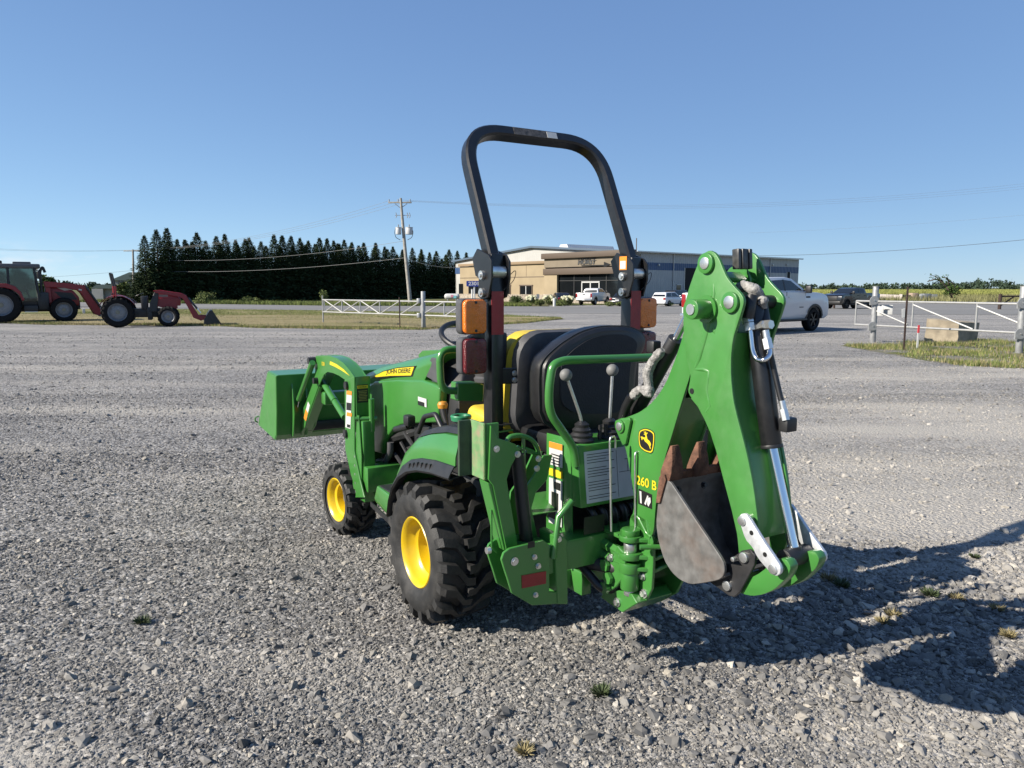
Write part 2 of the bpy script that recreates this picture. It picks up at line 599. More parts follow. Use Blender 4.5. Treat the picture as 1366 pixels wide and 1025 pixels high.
def dust_mask(nt):
    """worn, dusty wheel paths of the lot (world position): pale fines where traffic has ground the stone down"""
    ge = _n(nt, 'ShaderNodeNewGeometry')
    mp = _n(nt, 'ShaderNodeMapping'); mp.inputs['Scale'].default_value = (0.22, 0.95, 0.0); mp.inputs['Rotation'].default_value = (0, 0, 0.12)
    nt.links.new(ge.outputs['Position'], mp.inputs[0])
    no = _n(nt, 'ShaderNodeTexNoise'); no.inputs['Scale'].default_value = 1.0; no.inputs['Detail'].default_value = 7; no.inputs['Roughness'].default_value = 0.62
    nt.links.new(mp.outputs[0], no.inputs['Vector'])
    tot = no.outputs[0]
    for (x, y, rx, ry, w) in ((2.9, 5.4, 2.9, 1.7, 0.34), (5.0, 8.6, 4.0, 1.8, 0.28), (-1.75, 2.25, 0.55, 0.38, 0.30), (7.5, 13.5, 6.0, 2.2, 0.16), (1.6, 2.3, 1.3, 0.6, 0.13), (-4.0, 9.5, 6.0, 0.9, 0.15), (-3.0, 15.0, 9.0, 1.4, 0.16), (-0.6, 2.9, 0.9, 0.35, 0.10), (-2.3, 5.0, 1.4, 0.5, 0.12)):
        m2 = _n(nt, 'ShaderNodeMapping'); m2.vector_type = 'POINT'
        m2.inputs['Location'].default_value = (-x / rx, -y / ry, 0); m2.inputs['Scale'].default_value = (1 / rx, 1 / ry, 0)
        nt.links.new(ge.outputs['Position'], m2.inputs[0])
        ln = _n(nt, 'ShaderNodeVectorMath', operation='LENGTH'); nt.links.new(m2.outputs[0], ln.inputs[0])
        mr = _n(nt, 'ShaderNodeMapRange'); mr.interpolation_type = 'SMOOTHSTEP'
        mr.inputs[1].default_value = 1.3; mr.inputs[2].default_value = 0.1; mr.inputs[3].default_value = 0; mr.inputs[4].default_value = w
        nt.links.new(ln.outputs['Value'], mr.inputs[0])
        ad = _n(nt, 'ShaderNodeMath', operation='ADD'); nt.links.new(tot, ad.inputs[0]); nt.links.new(mr.outputs[0], ad.inputs[1])
        tot = ad.outputs[0]
    r = _n(nt, 'ShaderNodeMapRange'); r.inputs[1].default_value = 0.50; r.inputs[2].default_value = 0.80
    nt.links.new(tot, r.inputs[0])
    return r.outputs[0]
def dust_over(m, col, amount):
    nt = m.node_tree; b = nt.nodes['Principled BSDF']
    src = b.inputs['Base Color'].links[0].from_socket
    mk = dust_mask(nt)
    mu = _n(nt, 'ShaderNodeMath', operation='MULTIPLY'); mu.inputs[1].default_value = amount; nt.links.new(mk, mu.inputs[0])
    mx = _n(nt, 'ShaderNodeMix', data_type='RGBA'); mx.inputs[7].default_value = (*[q * ALB for q in col], 1)
    nt.links.new(mu.outputs[0], mx.inputs[0]); nt.links.new(src, mx.inputs[6]); nt.links.new(mx.outputs[2], b.inputs['Base Color'])
# tone of the lot: blue-grey crushed limestone, paler dusty wheel paths
GRAVEL = ground_mat('crushed_gravel', [((0.285, 0.275, 0.262), 0, 0, 0), ((0.38, 0.362, 0.336), 0.35, 0.42, 0.66),
                                       ((0.19, 0.187, 0.184), 0.8, 0.55, 0.72)], None,
                    fine=(55, 0.55), bump=0.9, vor=(38, 0.55), stretch=(0.45, 1.3, 1), bdist=0.02)
dust_over(GRAVEL, (0.52, 0.485, 0.43), 0.9)
DUSTY = ground_mat('pale_dusty_gravel', [((0.34, 0.325, 0.30), 0, 0, 0), ((0.24, 0.23, 0.22), 0.9, 0.48, 0.70)], None,
                   fine=(55, 0.45), bump=0.8, vor=(34, 0.4), stretch=(0.5, 1.2, 1))
ASPH = ground_mat('worn_asphalt', [((0.21, 0.207, 0.20), 0, 0, 0), ((0.29, 0.283, 0.27), 0.25, 0.45, 0.7)], None,
                  fine=(14, 0.3), bump=0.2, stretch=(0.25, 1.6, 1))
TURF = ground_mat('mown_grass', [((0.145, 0.165, 0.035), 0, 0, 0), ((0.33, 0.27, 0.14), 0.30, 0.40, 0.58), ((0.085, 0.115, 0.030), 0.9, 0.55, 0.75)], None,
                  fine=(9, 0.45), bump=0.8, stretch=(0.5, 1.5, 1), bdist=0.05)
MEADOW = ground_mat('rough_meadow', [((0.10, 0.115, 0.035), 0, 0, 0), ((0.17, 0.155, 0.065), 0.06, 0.42, 0.62)], None,
                    fine=(1.2, 0.4), bump=0.6, bdist=0.2)
CROP = ground_mat('bean_field', [((0.20, 0.215, 0.065), 0, 0, 0), ((0.27, 0.25, 0.09), 0.03, 0.42, 0.62)], None,
                  fine=(0.9, 0.25), bump=0.5, stretch=(0.3, 2.0, 1), bdist=0.2)

def sheet(name, near, far, xs, m, off, rows=14, kind='structure', ylist=None):
    """ground sheet between near(x) and far(x), following the lie of the land"""
    V, Fc = [], []
    nx = len(xs)
    ts = np.linspace(0, 1, rows) if ylist is None else None
    for j in range(rows if ylist is None else len(ylist)):
        for x in xs:
            y = (near(x) + (far(x) - near(x)) * ts[j]) if ylist is None else ylist[j]
            V.append((x, y, g(y) + off))
    nr = rows if ylist is None else len(ylist)
    for j in range(nr - 1):
        for i in range(nx - 1):
            a = j * nx + i
            Fc.append((a, a + 1, a + nx + 1, a + nx))
    o = from_np(name, V, Fc, m, smooth=True)
    return tag(o, kind=kind)

def poly_fn(pts, wob=0.0, seed=0):
    xs = [p[0] for p in pts]; ys = [p[1] for p in pts]
    rs = np.random.default_rng(seed)
    k = rs.uniform(0.4, 2.2, 6); ph = rs.uniform(0, 6, 6)
    return lambda x: float(np.interp(x, xs, ys)) + wob * sum(math.sin(k[i] * x + ph[i]) for i in range(6)) / 3

ybase = sorted(set(list(np.linspace(-40, 30, 15)) + list(np.linspace(30, 90, 61)) + [82, 120, 200, 400, 900, 2000, 3800]))
xbase = sorted(set(list(np.linspace(-2500, -120, 6)) + list(np.linspace(-120, 120, 25)) + list(np.linspace(120, 2500, 6))))
sheet('ground', None, None, xbase, MEADOW, -0.06, ylist=ybase)
xlot = list(np.linspace(-90, 90, 61))
lot_far = poly_fn([(-90, 96), (-20, 66), (5, 54), (25, 50), (90, 50)])
sheet('gravel_lot', poly_fn([(-90, -30), (90, -30)]), lot_far, xlot, GRAVEL, 0.0, rows=100)
# asphalt road crossing beyond the lot
road_near = poly_fn([(-120, 118), (-20, 65), (5, 50.5), (25, 46.5), (60, 45), (120, 45)])
road_far = poly_fn([(-120, 135), (-20, 83), (6, 79), (40, 92), (120, 96)])
sheet('road', road_near, road_far, list(np.linspace(-120, 120, 81)), ASPH, 0.012, rows=40)
# forecourt in front of the building
sheet('forecourt', road_far, poly_fn([(-5, 83), (6, 84), (120, 130)]), list(np.linspace(4, 90, 30)), DUSTY, 0.008, rows=10)

# grass verge left of the lot (edges read off the photograph)
vn = [gp(u, v) for u, v in ((-260, 430), (0, 432), (140, 434), (300, 436), (430, 439), (565, 440), (640, 435), (700, 431.5), (748, 426))]
vf = [gp(u, v) for u, v in ((-260, 411.5), (0, 412), (290, 413), (430, 414.5), (560, 416.5), (640, 419.5), (700, 422), (748, 424.5))]
verge_near = poly_fn([(p.x, p.y) for p in vn], 0.25, 3)
verge_far = poly_fn([(p.x, p.y) for p in vf], 0.1, 4)
sheet('grass_verge', verge_near, verge_far, list(np.linspace(-40, 2.6, 120)), TURF, 0.02, rows=30)
DRYT = ground_mat('dry_mown_grass', [((0.31, 0.255, 0.135), 0, 0, 0), ((0.20, 0.19, 0.075), 0.5, 0.48, 0.66)], None, fine=(9, 0.35), bump=0.8, stretch=(0.4, 1.6, 1), bdist=0.05)
dry_near = lambda x: verge_near(x) + 0.9 + 0.5 * math.sin(x * 0.8)
dry_far = lambda x: verge_near(x) + max(0.95, (verge_far(x) - verge_near(x)) * 0.42 + 1.2 * math.sin(x * 0.5 + 1))
sheet('dry_verge', dry_near, dry_far, list(np.linspace(-40, 0.5, 120)), DRYT, 0.045, rows=20)
THIN = ground_mat('thin_turf', [((0.24, 0.225, 0.20), 0, 0, 0), ((0.135, 0.15, 0.05), 1.1, 0.44, 0.54), ((0.24, 0.20, 0.12), 1.7, 0.52, 0.66)], None, fine=(30, 0.45), bump=0.8, bdist=0.03)
# grass island on the right, by the pipe gate
in_ = [gp(u, v) for u, v in ((1095, 469), (1150, 474), (1200, 480), (1260, 486), (1330, 490), (1500, 500))]
if_ = [gp(u, v) for u, v in ((1095, 463), (1150, 459), (1200, 457), (1260, 456), (1330, 447), (1500, 440))]
isl_near = poly_fn([(p.x, p.y) for p in in_], 0.12, 5)
isl_far = poly_fn([(p.x, p.y) for p in if_], 0.2, 6)
sheet('grass_island', isl_near, isl_far, list(np.linspace(8.9, 14.5, 50)), THIN, 0.004, rows=14)
# bean field and the rough strip before it
sheet('crop_field', poly_fn([(45, 132), (400, 150)]), poly_fn([(45, 640), (400, 640)]), list(np.linspace(45, 620, 40)), CROP, 0.55, rows=30)

# ------------------------------------------------------------------ loose stones of the lot: instanced by geometry nodes
def stone_points():
    P, S, Rr = [], [], []
    bands = [(1.6, 3.0, 13500), (3.0, 4.5, 8600), (4.5, 7.0, 3200), (7.0, 11.0, 1050), (11.0, 17.0, 330), (17.0, 26.0, 90)]
    for y0, y1, dens in bands:
        xm = y1 * 0.74 + 1.2
        n = int((y1 - y0) * 2 * xm * dens)
        x = NPR.uniform(-xm, xm, n); y = NPR.uniform(y0, y1, n)
        # keep inside a generous view wedge
        ok = np.abs(x) < y * 0.74 + 1.2
        x, y = x[ok], y[ok]
        patch = (np.sin(x * 1.7 + 0.6 * y) + np.sin(y * 2.3 - 0.9 * x + 1.3) + np.sin(0.7 * x - 1.1 * y + 4.0)) / 3
        keep = NPR.uniform(0, 1, len(x)) < 0.72 + 0.28 * patch
        # dusty, nearly bare ground on the right behind the machine and in the corner left
        bare = (np.exp(-(((x - 3.1) / 1.5) ** 2 + ((y - 5.2) / 1.3) ** 2)) + np.exp(-(((x + 1.75) / 0.5) ** 2 + ((y - 2.3) / 0.35) ** 2))
                + 0.8 * np.exp(-(((x - 4.6) / 1.6) ** 2 + ((y - 7.8) / 1.2) ** 2)))
        keep &= NPR.uniform(0, 1, len(x)) > 0.80 * bare
        x, y = x[keep], y[keep]
        k = len(x)
        coarse = 1 / (1 + np.exp(-(x - 0.85) * 3.0)) * np.exp(-((y - 3.35) / 0.85) ** 2)       # coarser stone under the dipper
        base = np.exp(NPR.normal(math.log(0.0040), 0.45, k)) * (1 + 0.04 * (y - 2))
        big = NPR.uniform(0, 1, k) < 0.011 + 0.12 * coarse
        base = np.where(big, base * NPR.uniform(1.8, 3.4, k) * (1 + 0.35 * coarse), base)
        base = np.clip(base, 0.0025, 0.026)
        P.append(np.stack([x, y, base * 0.12], 1)); S.append(base)
    return np.concatenate(P), np.concatenate(S)

def stone_material():
    m = bpy.data.materials.new('limestone_chips')
    m.use_nodes = True
    nt = m.node_tree
    b = nt.nodes['Principled BSDF']
    b.inputs['Roughness'].default_value = 0.9
    b.inputs['Specular IOR Level'].default_value = 0.25
    oi = _n(nt, 'ShaderNodeObjectInfo')
    r = _n(nt, 'ShaderNodeValToRGB')
    el = r.color_ramp.elements
    el[0].position = 0; el[0].color = (0.078, 0.076, 0.074, 1)
    el[1].position = 1; el[1].color = (0.40, 0.375, 0.335, 1)
    for p, c in ((0.25, (0.118, 0.115, 0.111, 1)), (0.55, (0.168, 0.162, 0.154, 1)), (0.8, (0.225, 0.214, 0.197, 1)), (0.93, (0.29, 0.263, 0.22, 1))):
        e_ = el.new(p); e_.color = c
    nt.links.new(oi.outputs['Random'], r.inputs[0])
    tc = _n(nt, 'ShaderNodeTexCoord')
    no = _n(nt, 'ShaderNodeTexNoise')
    no.inputs['Scale'].default_value = 2.5
    no.inputs['Detail'].default_value = 5
    nt.links.new(tc.outputs['Object'], no.inputs['Vector'])
    mr = _n(nt, 'ShaderNodeMapRange')
    mr.inputs[3].default_value = 0.72; mr.inputs[4].default_value = 1.28
    nt.links.new(no.outputs[0], mr.inputs[0])
    sc = _n(nt, 'ShaderNodeVectorMath', operation='SCALE')
    nt.links.new(r.outputs[0], sc.inputs[0]); nt.links.new(mr.outputs[0], sc.inputs['Scale'])
    nt.links.new(sc.outputs[0], b.inputs['Base Color'])
    return m
STONE = stone_material()
dust_over(STONE, (0.52, 0.485, 0.43), 0.65)

def build_gravel():
    P, S = stone_points()
    n = len(P)
    me = bpy.data.meshes.new('loose_gravel')
    me.vertices.add(n)
    me.vertices.foreach_set('co', P.astype(np.float32).ravel())
    a = me.attributes.new('siz', 'FLOAT_VECTOR', 'POINT')
    sc = np.stack([S * NPR.uniform(0.8, 1.5, n), S * NPR.uniform(0.7, 1.2, n), S * NPR.uniform(0.45, 0.85, n)], 1)
    a.data.foreach_set('vector', sc.astype(np.float32).ravel())
    a = me.attributes.new('turn', 'FLOAT_VECTOR', 'POINT')
    rt = np.stack([NPR.normal(0, 0.35, n), NPR.normal(0, 0.35, n), NPR.uniform(0, 6.28, n)], 1)
    a.data.foreach_set('vector', rt.astype(np.float32).ravel())
    a = me.attributes.new('pick', 'INT', 'POINT')
    a.data.foreach_set('value', NPR.integers(0, 7, n).astype(np.int32))
    me.materials.append(STONE)
    o = bpy.data.objects.new('loose_gravel', me)
    COL.objects.link(o)
    tag(o, 'loose grey crushed stone strewn over the lot', 'gravel', kind='stuff')
    ng = bpy.data.node_groups.new('scatter_stones', 'GeometryNodeTree')
    ng.interface.new_socket('Geometry', in_out='INPUT', socket_type='NodeSocketGeometry')
    ng.interface.new_socket('Geometry', in_out='OUTPUT', socket_type='NodeSocketGeometry')
    N = ng.nodes
    gi, go = N.new('NodeGroupInput'), N.new('NodeGroupOutput')
    g2i = N.new('GeometryNodeGeometryToInstance')
    for k in range(7):
        ic = N.new('GeometryNodeMeshIcoSphere')
        ic.inputs['Radius'].default_value = 1.0
        ic.inputs['Subdivisions'].default_value = 2 if k < 4 else 1
        nz = N.new('ShaderNodeTexNoise')
        nz.noise_dimensions = '3D'
        nz.inputs['Scale'].default_value = 0.75
        nz.inputs['Detail'].default_value = 1.5
        ps = N.new('GeometryNodeInputPosition')
        ad = N.new('ShaderNodeVectorMath'); ad.operation = 'ADD'; ad.inputs[1].default_value = (k * 7.3, k * 3.1, k * 11.9)
        ng.links.new(ps.outputs[0], ad.inputs[0])
        ng.links.new(ad.outputs[0], nz.inputs['Vector'])
        sb = N.new('ShaderNodeVectorMath'); sb.operation = 'SUBTRACT'; sb.inputs[1].default_value = (0.5, 0.5, 0.5)
        ng.links.new(nz.outputs['Color'], sb.inputs[0])
        sc_ = N.new('ShaderNodeVectorMath'); sc_.operation = 'SCALE'; sc_.inputs['Scale'].default_value = 2.3
        ng.links.new(sb.outputs[0], sc_.inputs[0])
        st = N.new('GeometryNodeSetPosition')
        ng.links.new(ic.outputs[0], st.inputs['Geometry'])
        ng.links.new(sc_.outputs[0], st.inputs['Offset'])
        sm = N.new('GeometryNodeSetMaterial'); sm.inputs['Material'].default_value = STONE
        ng.links.new(st.outputs[0], sm.inputs[0])
        sh = N.new('GeometryNodeSetShadeSmooth'); sh.inputs['Shade Smooth'].default_value = False
        ng.links.new(sm.outputs[0], sh.inputs[0])
        ng.links.new(sh.outputs[0], g2i.inputs[0])
    ip = N.new('GeometryNodeInstanceOnPoints')
    ip.inputs['Pick Instance'].default_value = True
    def attr(nm, typ):
        t = N.new('GeometryNodeInputNamedAttribute'); t.data_type = typ; t.inputs[0].default_value = nm
        return t.outputs[0]
    ng.links.new(gi.outputs[0], ip.inputs['Points'])
    ng.links.new(g2i.outputs[0], ip.inputs['Instance'])
    ng.links.new(attr('pick', 'INT'), ip.inputs['Instance Index'])
    er = N.new('FunctionNodeEulerToRotation')
    ng.links.new(attr('turn', 'FLOAT_VECTOR'), er.inputs[0])
    ng.links.new(er.outputs[0], ip.inputs['Rotation'])
    ng.links.new(attr('siz', 'FLOAT_VECTOR'), ip.inputs['Scale'])
    ng.links.new(ip.outputs[0], go.inputs[0])
    md = o.modifiers.new('stones', 'NODES')
    md.node_group = ng
    print('stones', n)
build_gravel()

# single rocks that stand out
def rock_mesh(seed, s):
    rs = np.random.default_rng(seed)
    bm = bmesh.new()
    bmesh.ops.create_icosphere(bm, subdivisions=2, radius=1)
    pl = [(Vector(rs.normal(0, 1, 3)).normalized(), rs.uniform(0.5, 0.85)) for _ in range(9)]
    for v in bm.verts:
        for nrm, d in pl:
            k = v.co.dot(nrm)
            if k > d:
                v.co -= nrm * (k - d)
        v.co += Vector(rs.normal(0, 0.03, 3))
    for v in bm.verts:
        v.co = Vector((v.co.x * s[0], v.co.y * s[1], v.co.z * s[2]))
    me = bpy.data.meshes.new('rock')
    bm.to_mesh(me); bm.free()
    me.materials.append(STONE)
    return me
ROCKS = [(563, 922, 13), (1052, 868, 20), (1210, 875, 13), (1008, 874, 12), (1120, 945, 16), (1160, 947, 16), (1068, 967, 12), (1100, 905, 11),
         (1190, 883, 10), (340, 890, 9), (355, 862, 9), (352, 884, 8), (175, 969, 9), (242, 1011, 10), (262, 995, 9), (448, 896, 8), (471, 967, 10),
         (1245, 975, 9), (1000, 1000, 12), (995, 975, 9), (1290, 1008, 11), (883, 925, 10), (1142, 800, 11), (1105, 940, 9), (1330, 760, 10),
         (1290, 812, 9), (733, 1000, 8), (660, 1010, 8), (910, 945, 7), (1030, 915, 9), (870, 905, 7), (110, 864, 7), (70, 1015, 8), (290, 830, 7),
         (1175, 990, 9), (1350, 905, 9), (1240, 1012, 10), (700, 930, 6), (505, 940, 6), (420, 1000, 7)]
for i, (u, v, s) in enumerate(ROCKS):
    p = gp(u, v)
    r_ = s * 0.5 * p.y / F
    me = rock_mesh(100 + i, (r_ * RND.uniform(1.0, 1.35), r_ * RND.uniform(0.75, 1.1), r_ * RND.uniform(0.55, 0.85)))
    o = bpy.data.objects.new('rock', me)
    COL.objects.link(o)
    o.location = (p.x, p.y, r_ * 0.28)
    o.rotation_euler = (RND.uniform(-.25, .25), RND.uniform(-.25, .25), RND.uniform(0, 6))
    lab = {0: 'lone angular rock casting a shadow on fine gravel left of the rear tyre', 1: 'biggest pale block of stone at the rim of the backhoe shadow'}.get(i, 'pale limestone rock lying loose among the finer gravel')
    tag(o, lab, 'rock', 'loose rocks on the gravel')

# ------------------------------------------------------------------ green compact tractor with loader and backhoe
TH = math.radians(31.0)
TOX, TOY = 0.0438, 3.685
rX, rY, fX, fY = math.cos(TH), math.sin(TH), -math.sin(TH), math.cos(TH)
def w2t(X, Y, Z):
    dx, dy = X - TOX, Y - TOY
    return (dx * rX + dy * rY, dx * fX + dy * fY, Z)
def on_x(x, u, v):
    """tractor-frame point where the sight line of a pixel meets the lengthwise plane x"""
    r = ray(u, v)
    t = (x + TOX * rX + TOY * rY) / (r[0] * rX + r[1] * rY)
    return w2t(r[0] * t, r[1] * t, HC + r[2] * t)
def on_y(y, u, v):
    r = ray(u, v)
    t = (y + TOX * fX + TOY * fY) / (r[0] * fX + r[1] * fY)
    return w2t(r[0] * t, r[1] * t, HC + r[2] * t)
def TXp(x, pts): return [on_x(x, u, v)[1:] for u, v in pts]
def RYp(y, pts):
    o = []
    for u, v in pts:
        q = on_y(y, u, v); o.append((q[0], q[2]))
    return o
def smooth_poly(pts, it=1):
    for _ in range(it):
        o = []
        n = len(pts)
        for i in range(n):
            a, b = pts[i], pts[(i + 1) % n]
            o.append((a[0] * .8 + b[0] * .2, a[1] * .8 + b[1] * .2)); o.append((a[0] * .2 + b[0] * .8, a[1] * .2 + b[1] * .8))
        pts = o
    return pts
def mir(pts): return [(-a, b) for a, b in pts]

T = thing('compact_tractor', 'green compact tractor with yellow wheels, front loader, backhoe and black roll bar', 'tractor', (TOX, TOY, 0), TH)
LFT, RGT = (0, -1, 0), (0, 1, 0)
UP = (0, 0, 1)

def bolt(parent, p, d, r=0.012, h=0.010, m=STEEL, name='bolt'):
    p, d = Vector(p), Vector(d).normalized()
    bm = bmesh.new()
    add_cyl(bm, p - d * 0.001, p + d * h * 0.35, r * 1.25, None, 14)
    add_cyl(bm, p + d * h * 0.3, p + d * h, r * 0.85, None, 6)
    return finish(name, bm, m, parent)

# ---- wheels
def add_lug(bm, cx, st, R0, R1, w, base_taper=1.25):
    """st: stations (x, angle); bar between carcass radius R0(x) and tread radius R1(x)"""
    rings = []
    for x, a in st:
        r0, r1 = R0(x), R1(x)
        ring = []
        for (rr, ww) in ((r0, -w * base_taper), (r1, -w), (r1, w), (r0, w * base_taper)):
            aa = a + ww / rr
            ring.append(bm.verts.new((cx + x, rr * math.cos(aa), rr * math.sin(aa))))
        rings.append(ring)
    for A, B in zip(rings[:-1], rings[1:]):
        for k in range(3):
            bm.faces.new((A[k], A[k + 1], B[k + 1], B[k]))
    bm.faces.new(rings[0]); bm.faces.new(rings[-1][::-1])

def r4_tyre(name, W, R, rr, nl, lug, m, parent):
    bm = bmesh.new()
    h = W / 2
    rc = R - lug
    prof = [(-h * 0.80, rr - 0.004), (-h * 0.86, rr + 0.012), (-h * 0.93, rr + 0.03), (-h * 0.985, rr + (rc - rr) * 0.35), (-h, rr + (rc - rr) * 0.55),
            (-h * 0.985, rr + (rc - rr) * 0.76), (-h * 0.93, rc - 0.018), (-h * 0.84, rc - 0.006), (-h * 0.5, rc), (0, rc + 0.003)]
    prof = prof + [(-a, b) for a, b in prof[-2::-1]]
    add_lathe(bm, prof, (0, 0, 0), 'x', 64)
    R0 = lambda x: max(rr + (rc - rr) * 0.70, rc - 0.012 - max(0, abs(x) / h - 0.84) * 0.25)
    R1 = lambda x: R - 0.006 * (x / h) ** 2 - max(0, abs(x) / h - 0.86) * 0.20
    for i in range(nl):
        a = 2 * math.pi * i / nl
        da = 2 * math.pi / nl
        for s in (-1, 1):
            off = 0 if s < 0 else da * 0.5
            st = [(s * h * -0.10, a + off + da * 0.50), (s * h * 0.16, a + off + da * 0.46), (s * h * 0.46, a + off - da * 0.08),
                  (s * h * 0.84, a + off - da * 0.22), (s * h * 0.965, a + off - da * 0.24)]
            add_lug(bm, 0, st, R0, R1, 0.165 * da * R)
    return finish(name, bm, m, parent, angle=30)

def tractor_wheel(cx, cy, cz, W, R, rr, nl, lug, side, steer=0.0, dish=0.09, tread=r4_tyre, rim_m=None, tyre_m=None, root=None, nb=5):
    rim_m = rim_m or YELLOW
    w = part('wheel', root or T)
    w.location = (cx, cy, cz)
    w.rotation_euler = (0, 0, steer)
    tread('tyre', W, R, rr, nl, lug, tyre_m or RUB, w)
    s = side            # -1: outer face towards -x
    h = W / 2
    f = rr + 0.010
    prof = [(s * h * 0.86, f), (s * (h * 0.86 + 0.004), f - 0.004), (s * (h * 0.86 - 0.002), f - 0.013), (s * h * 0.72, rr - 0.012), (s * h * 0.5, rr - 0.022), (s * h * 0.42, rr - 0.040),
            (s * h * 0.1, rr - 0.046), (s * (h * 0.86 - dish - 0.012), rr * 0.62), (s * (h * 0.86 - dish), rr * 0.52), (s * (h * 0.86 - dish), rr * 0.36),
            (s * (h * 0.86 - dish + 0.012), rr * 0.33), (s * (h * 0.86 - dish + 0.012), 0.0)]
    rim = lathe('rim', prof, (0, 0, 0), 'x', rim_m, w, 56, 40)
    prof2 = [(-s * h * 0.86, f), (-s * h * 0.80, f - 0.013), (-s * h * 0.3, rr - 0.03), (s * h * 0.1, rr - 0.046)]
    lathe('rim_barrel', prof2, (0, 0, 0), 'x', rim_m, w, 40)
    bm = bmesh.new()
    for k in range(nb):
        a = 2 * math.pi * k / nb + 0.3
        p = Vector((s * (h * 0.86 - dish), rr * 0.44 * math.cos(a), rr * 0.44 * math.sin(a)))
        add_cyl(bm, p, p + Vector((s * 0.016, 0, 0)), 0.011, None, 6)
    add_cyl(bm, (s * (h * 0.86 - dish), 0, 0), (s * (h * 0.86 - dish + 0.03), 0, 0), rr * 0.26, rr * 0.22, 20)
    finish('wheel_nuts', bm, mat('rim_hardware', (0.20, 0.19, 0.15), 0.5, 0.5), w)
    return w

RW, RR = 0.300, 0.335
for s in (-1, 1):
    tractor_wheel(s * 0.450, 0.0, RR - 0.006, RW, RR, 0.158, 18, 0.038, s, dish=0.125)
    tractor_wheel(s * 0.425, 1.405, 0.226, 0.200, 0.230, 0.130, 16, 0.028, s, steer=math.radians(6), dish=0.09)

# ---- chassis, engine, axles
box('transmission', (0, 0.12, 0.42), (0.34, 0.75, 0.34), ENGINE, T, 0.02)
box('engine', (0, 1.05, 0.62), (0.36, 0.75, 0.50), ENGINE, T, 0.03)
box('frame_rail', (-0.20, 1.0, 0.40), (0.03, 1.3, 0.13), GREEN, T, 0.004)
box('frame_rail', (0.20, 1.0, 0.40), (0.03, 1.3, 0.13), GREEN, T, 0.004)
cyl('front_axle', (-0.36, 1.405, 0.235), (0.36, 1.405, 0.235), 0.05, ENGINE, T)
cyl('rear_axle', (-0.36, 0, RR), (0.36, 0, RR), 0.075, ENGINE, T)
tube('exhaust_pipe', [on_x(-0.27, 521, 590), on_x(-0.27, 521, 603), on_x(-0.27, 515, 616), on_x(-0.27, 505, 616)], 0.021, GREYP, T, 0.03)
bm = bmesh.new()
for (u, v, u2, v2, r) in ((523, 585, 560, 575, 0.03), (527, 605, 550, 640, 0.014), (535, 590, 556, 628, 0.012), (515, 600, 510, 630, 0.02), (540, 577, 562, 610, 0.016)):
    add_tube(bm, [on_x(-0.24, u, v), on_x(-0.20, u2, v2)], r, 8)
finish('engine_plumbing', bm, BLACK, T)
box('engine_fan_shroud', (-0.21, 0.62, 0.66), (0.06, 0.34, 0.30), BLACK, T, 0.02)

# ---- hood: lower side panels and upper cowl
def hood_sec(y, hw, zb, zt, cr, n=6, slant=0.0):
    pts = [(-hw * 1.0, y, zb)]
    for k in range(n + 1):
        a = math.pi - (math.pi / 2) * k / n
        pts.append((-(hw - cr) + cr * math.cos(a) * 1.0, y, zt - cr + cr * math.sin(a)))
    for k in range(n + 1):
        a = math.pi / 2 - (math.pi / 2) * k / n
        pts.append(((hw - cr) + cr * math.cos(a), y, zt - cr + cr * math.sin(a)))
    pts.append((hw, y, zb))
    if slant:
        pts = [(p[0], p[1] + slant * (zt - p[2]) / (zt - zb), p[2]) for p in pts]
    return pts
lower_p = TXp(-0.285, [(499, 509), (530, 506.5), (562, 507), (577, 512), (586.5, 517), (585, 545), (583, 564), (556, 565), (534, 567), (524, 572), (517, 582), (512, 593), (510, 606), (495, 602), (490, 560), (492, 515)])
lower = None
for s in (-1, 1):
    o_ = prism('side_panel', lower_p, 'x', s * 0.285, s * 0.235, GREEN, T, 0.012, 3)
    if s < 0: lower = o_
hood = loft('hood', [hood_sec(1.74, 0.15, 0.80, 0.93, 0.04), hood_sec(1.66, 0.215, 0.86, 0.995, 0.06), hood_sec(1.35, 0.250, 0.955, 1.065, 0.07),
                     hood_sec(0.95, 0.266, 0.985, 1.135, 0.08), hood_sec(0.68, 0.272, 0.995, 1.185, 0.085, slant=0.04), hood_sec(0.44, 0.274, 1.00, 1.225, 0.085, slant=0.20), hood_sec(0.395, 0.266, 1.01, 1.23, 0.08, slant=0.22)], GREEN, T)
loft('nose', [hood_sec(1.76, 0.19, 0.48, 0.86, 0.05), hood_sec(1.64, 0.262, 0.46, 0.93, 0.05), hood_sec(1.33, 0.280, 0.46, 0.955, 0.03)], GREEN, T)
# panel seam, sticker and lettering on the left flank
HX = -0.272
stk = [(497, 503.5), (512, 496), (530, 491.5), (553, 489.5), (549, 501), (522, 501.5), (505, 503)]
prism('name_decal', TXp(HX, stk), 'x', HX + 0.004, HX - 0.0035, YDEC, hood, 0)
prism('name_decal_edge', TXp(HX, [(495.5, 504.8), (511, 495.2), (530, 490.4), (555, 488.2), (550.5, 502.6), (522, 503), (505, 504.5)]), 'x', HX + 0.006, HX - 0.0015, BLACKD, hood, 0)
tl = on_x(HX, 516, 500.6); tr_ = on_x(HX, 549, 499.2)
text_on('lettering', 'JOHN DEERE', hood, (HX - 0.004, tl[1], tl[2]), (0, tr_[1] - tl[1], tr_[2] - tl[2]), UP, 0.034, BLACKD, width=abs(tr_[1] - tl[1]), shear=0.12)
q = on_x(-0.288, 558, 540)
quad_on('model_decal', (-0.2885, q[1] + 0.0, q[2]), LFT, UP, 0.11, 0.045, WHITED, lower, 0.001)
quad_on('model_decal', (-0.2898, q[1] - 0.0, q[2]), LFT, UP, 0.085, 0.022, BLACKD, lower, 0.0008)

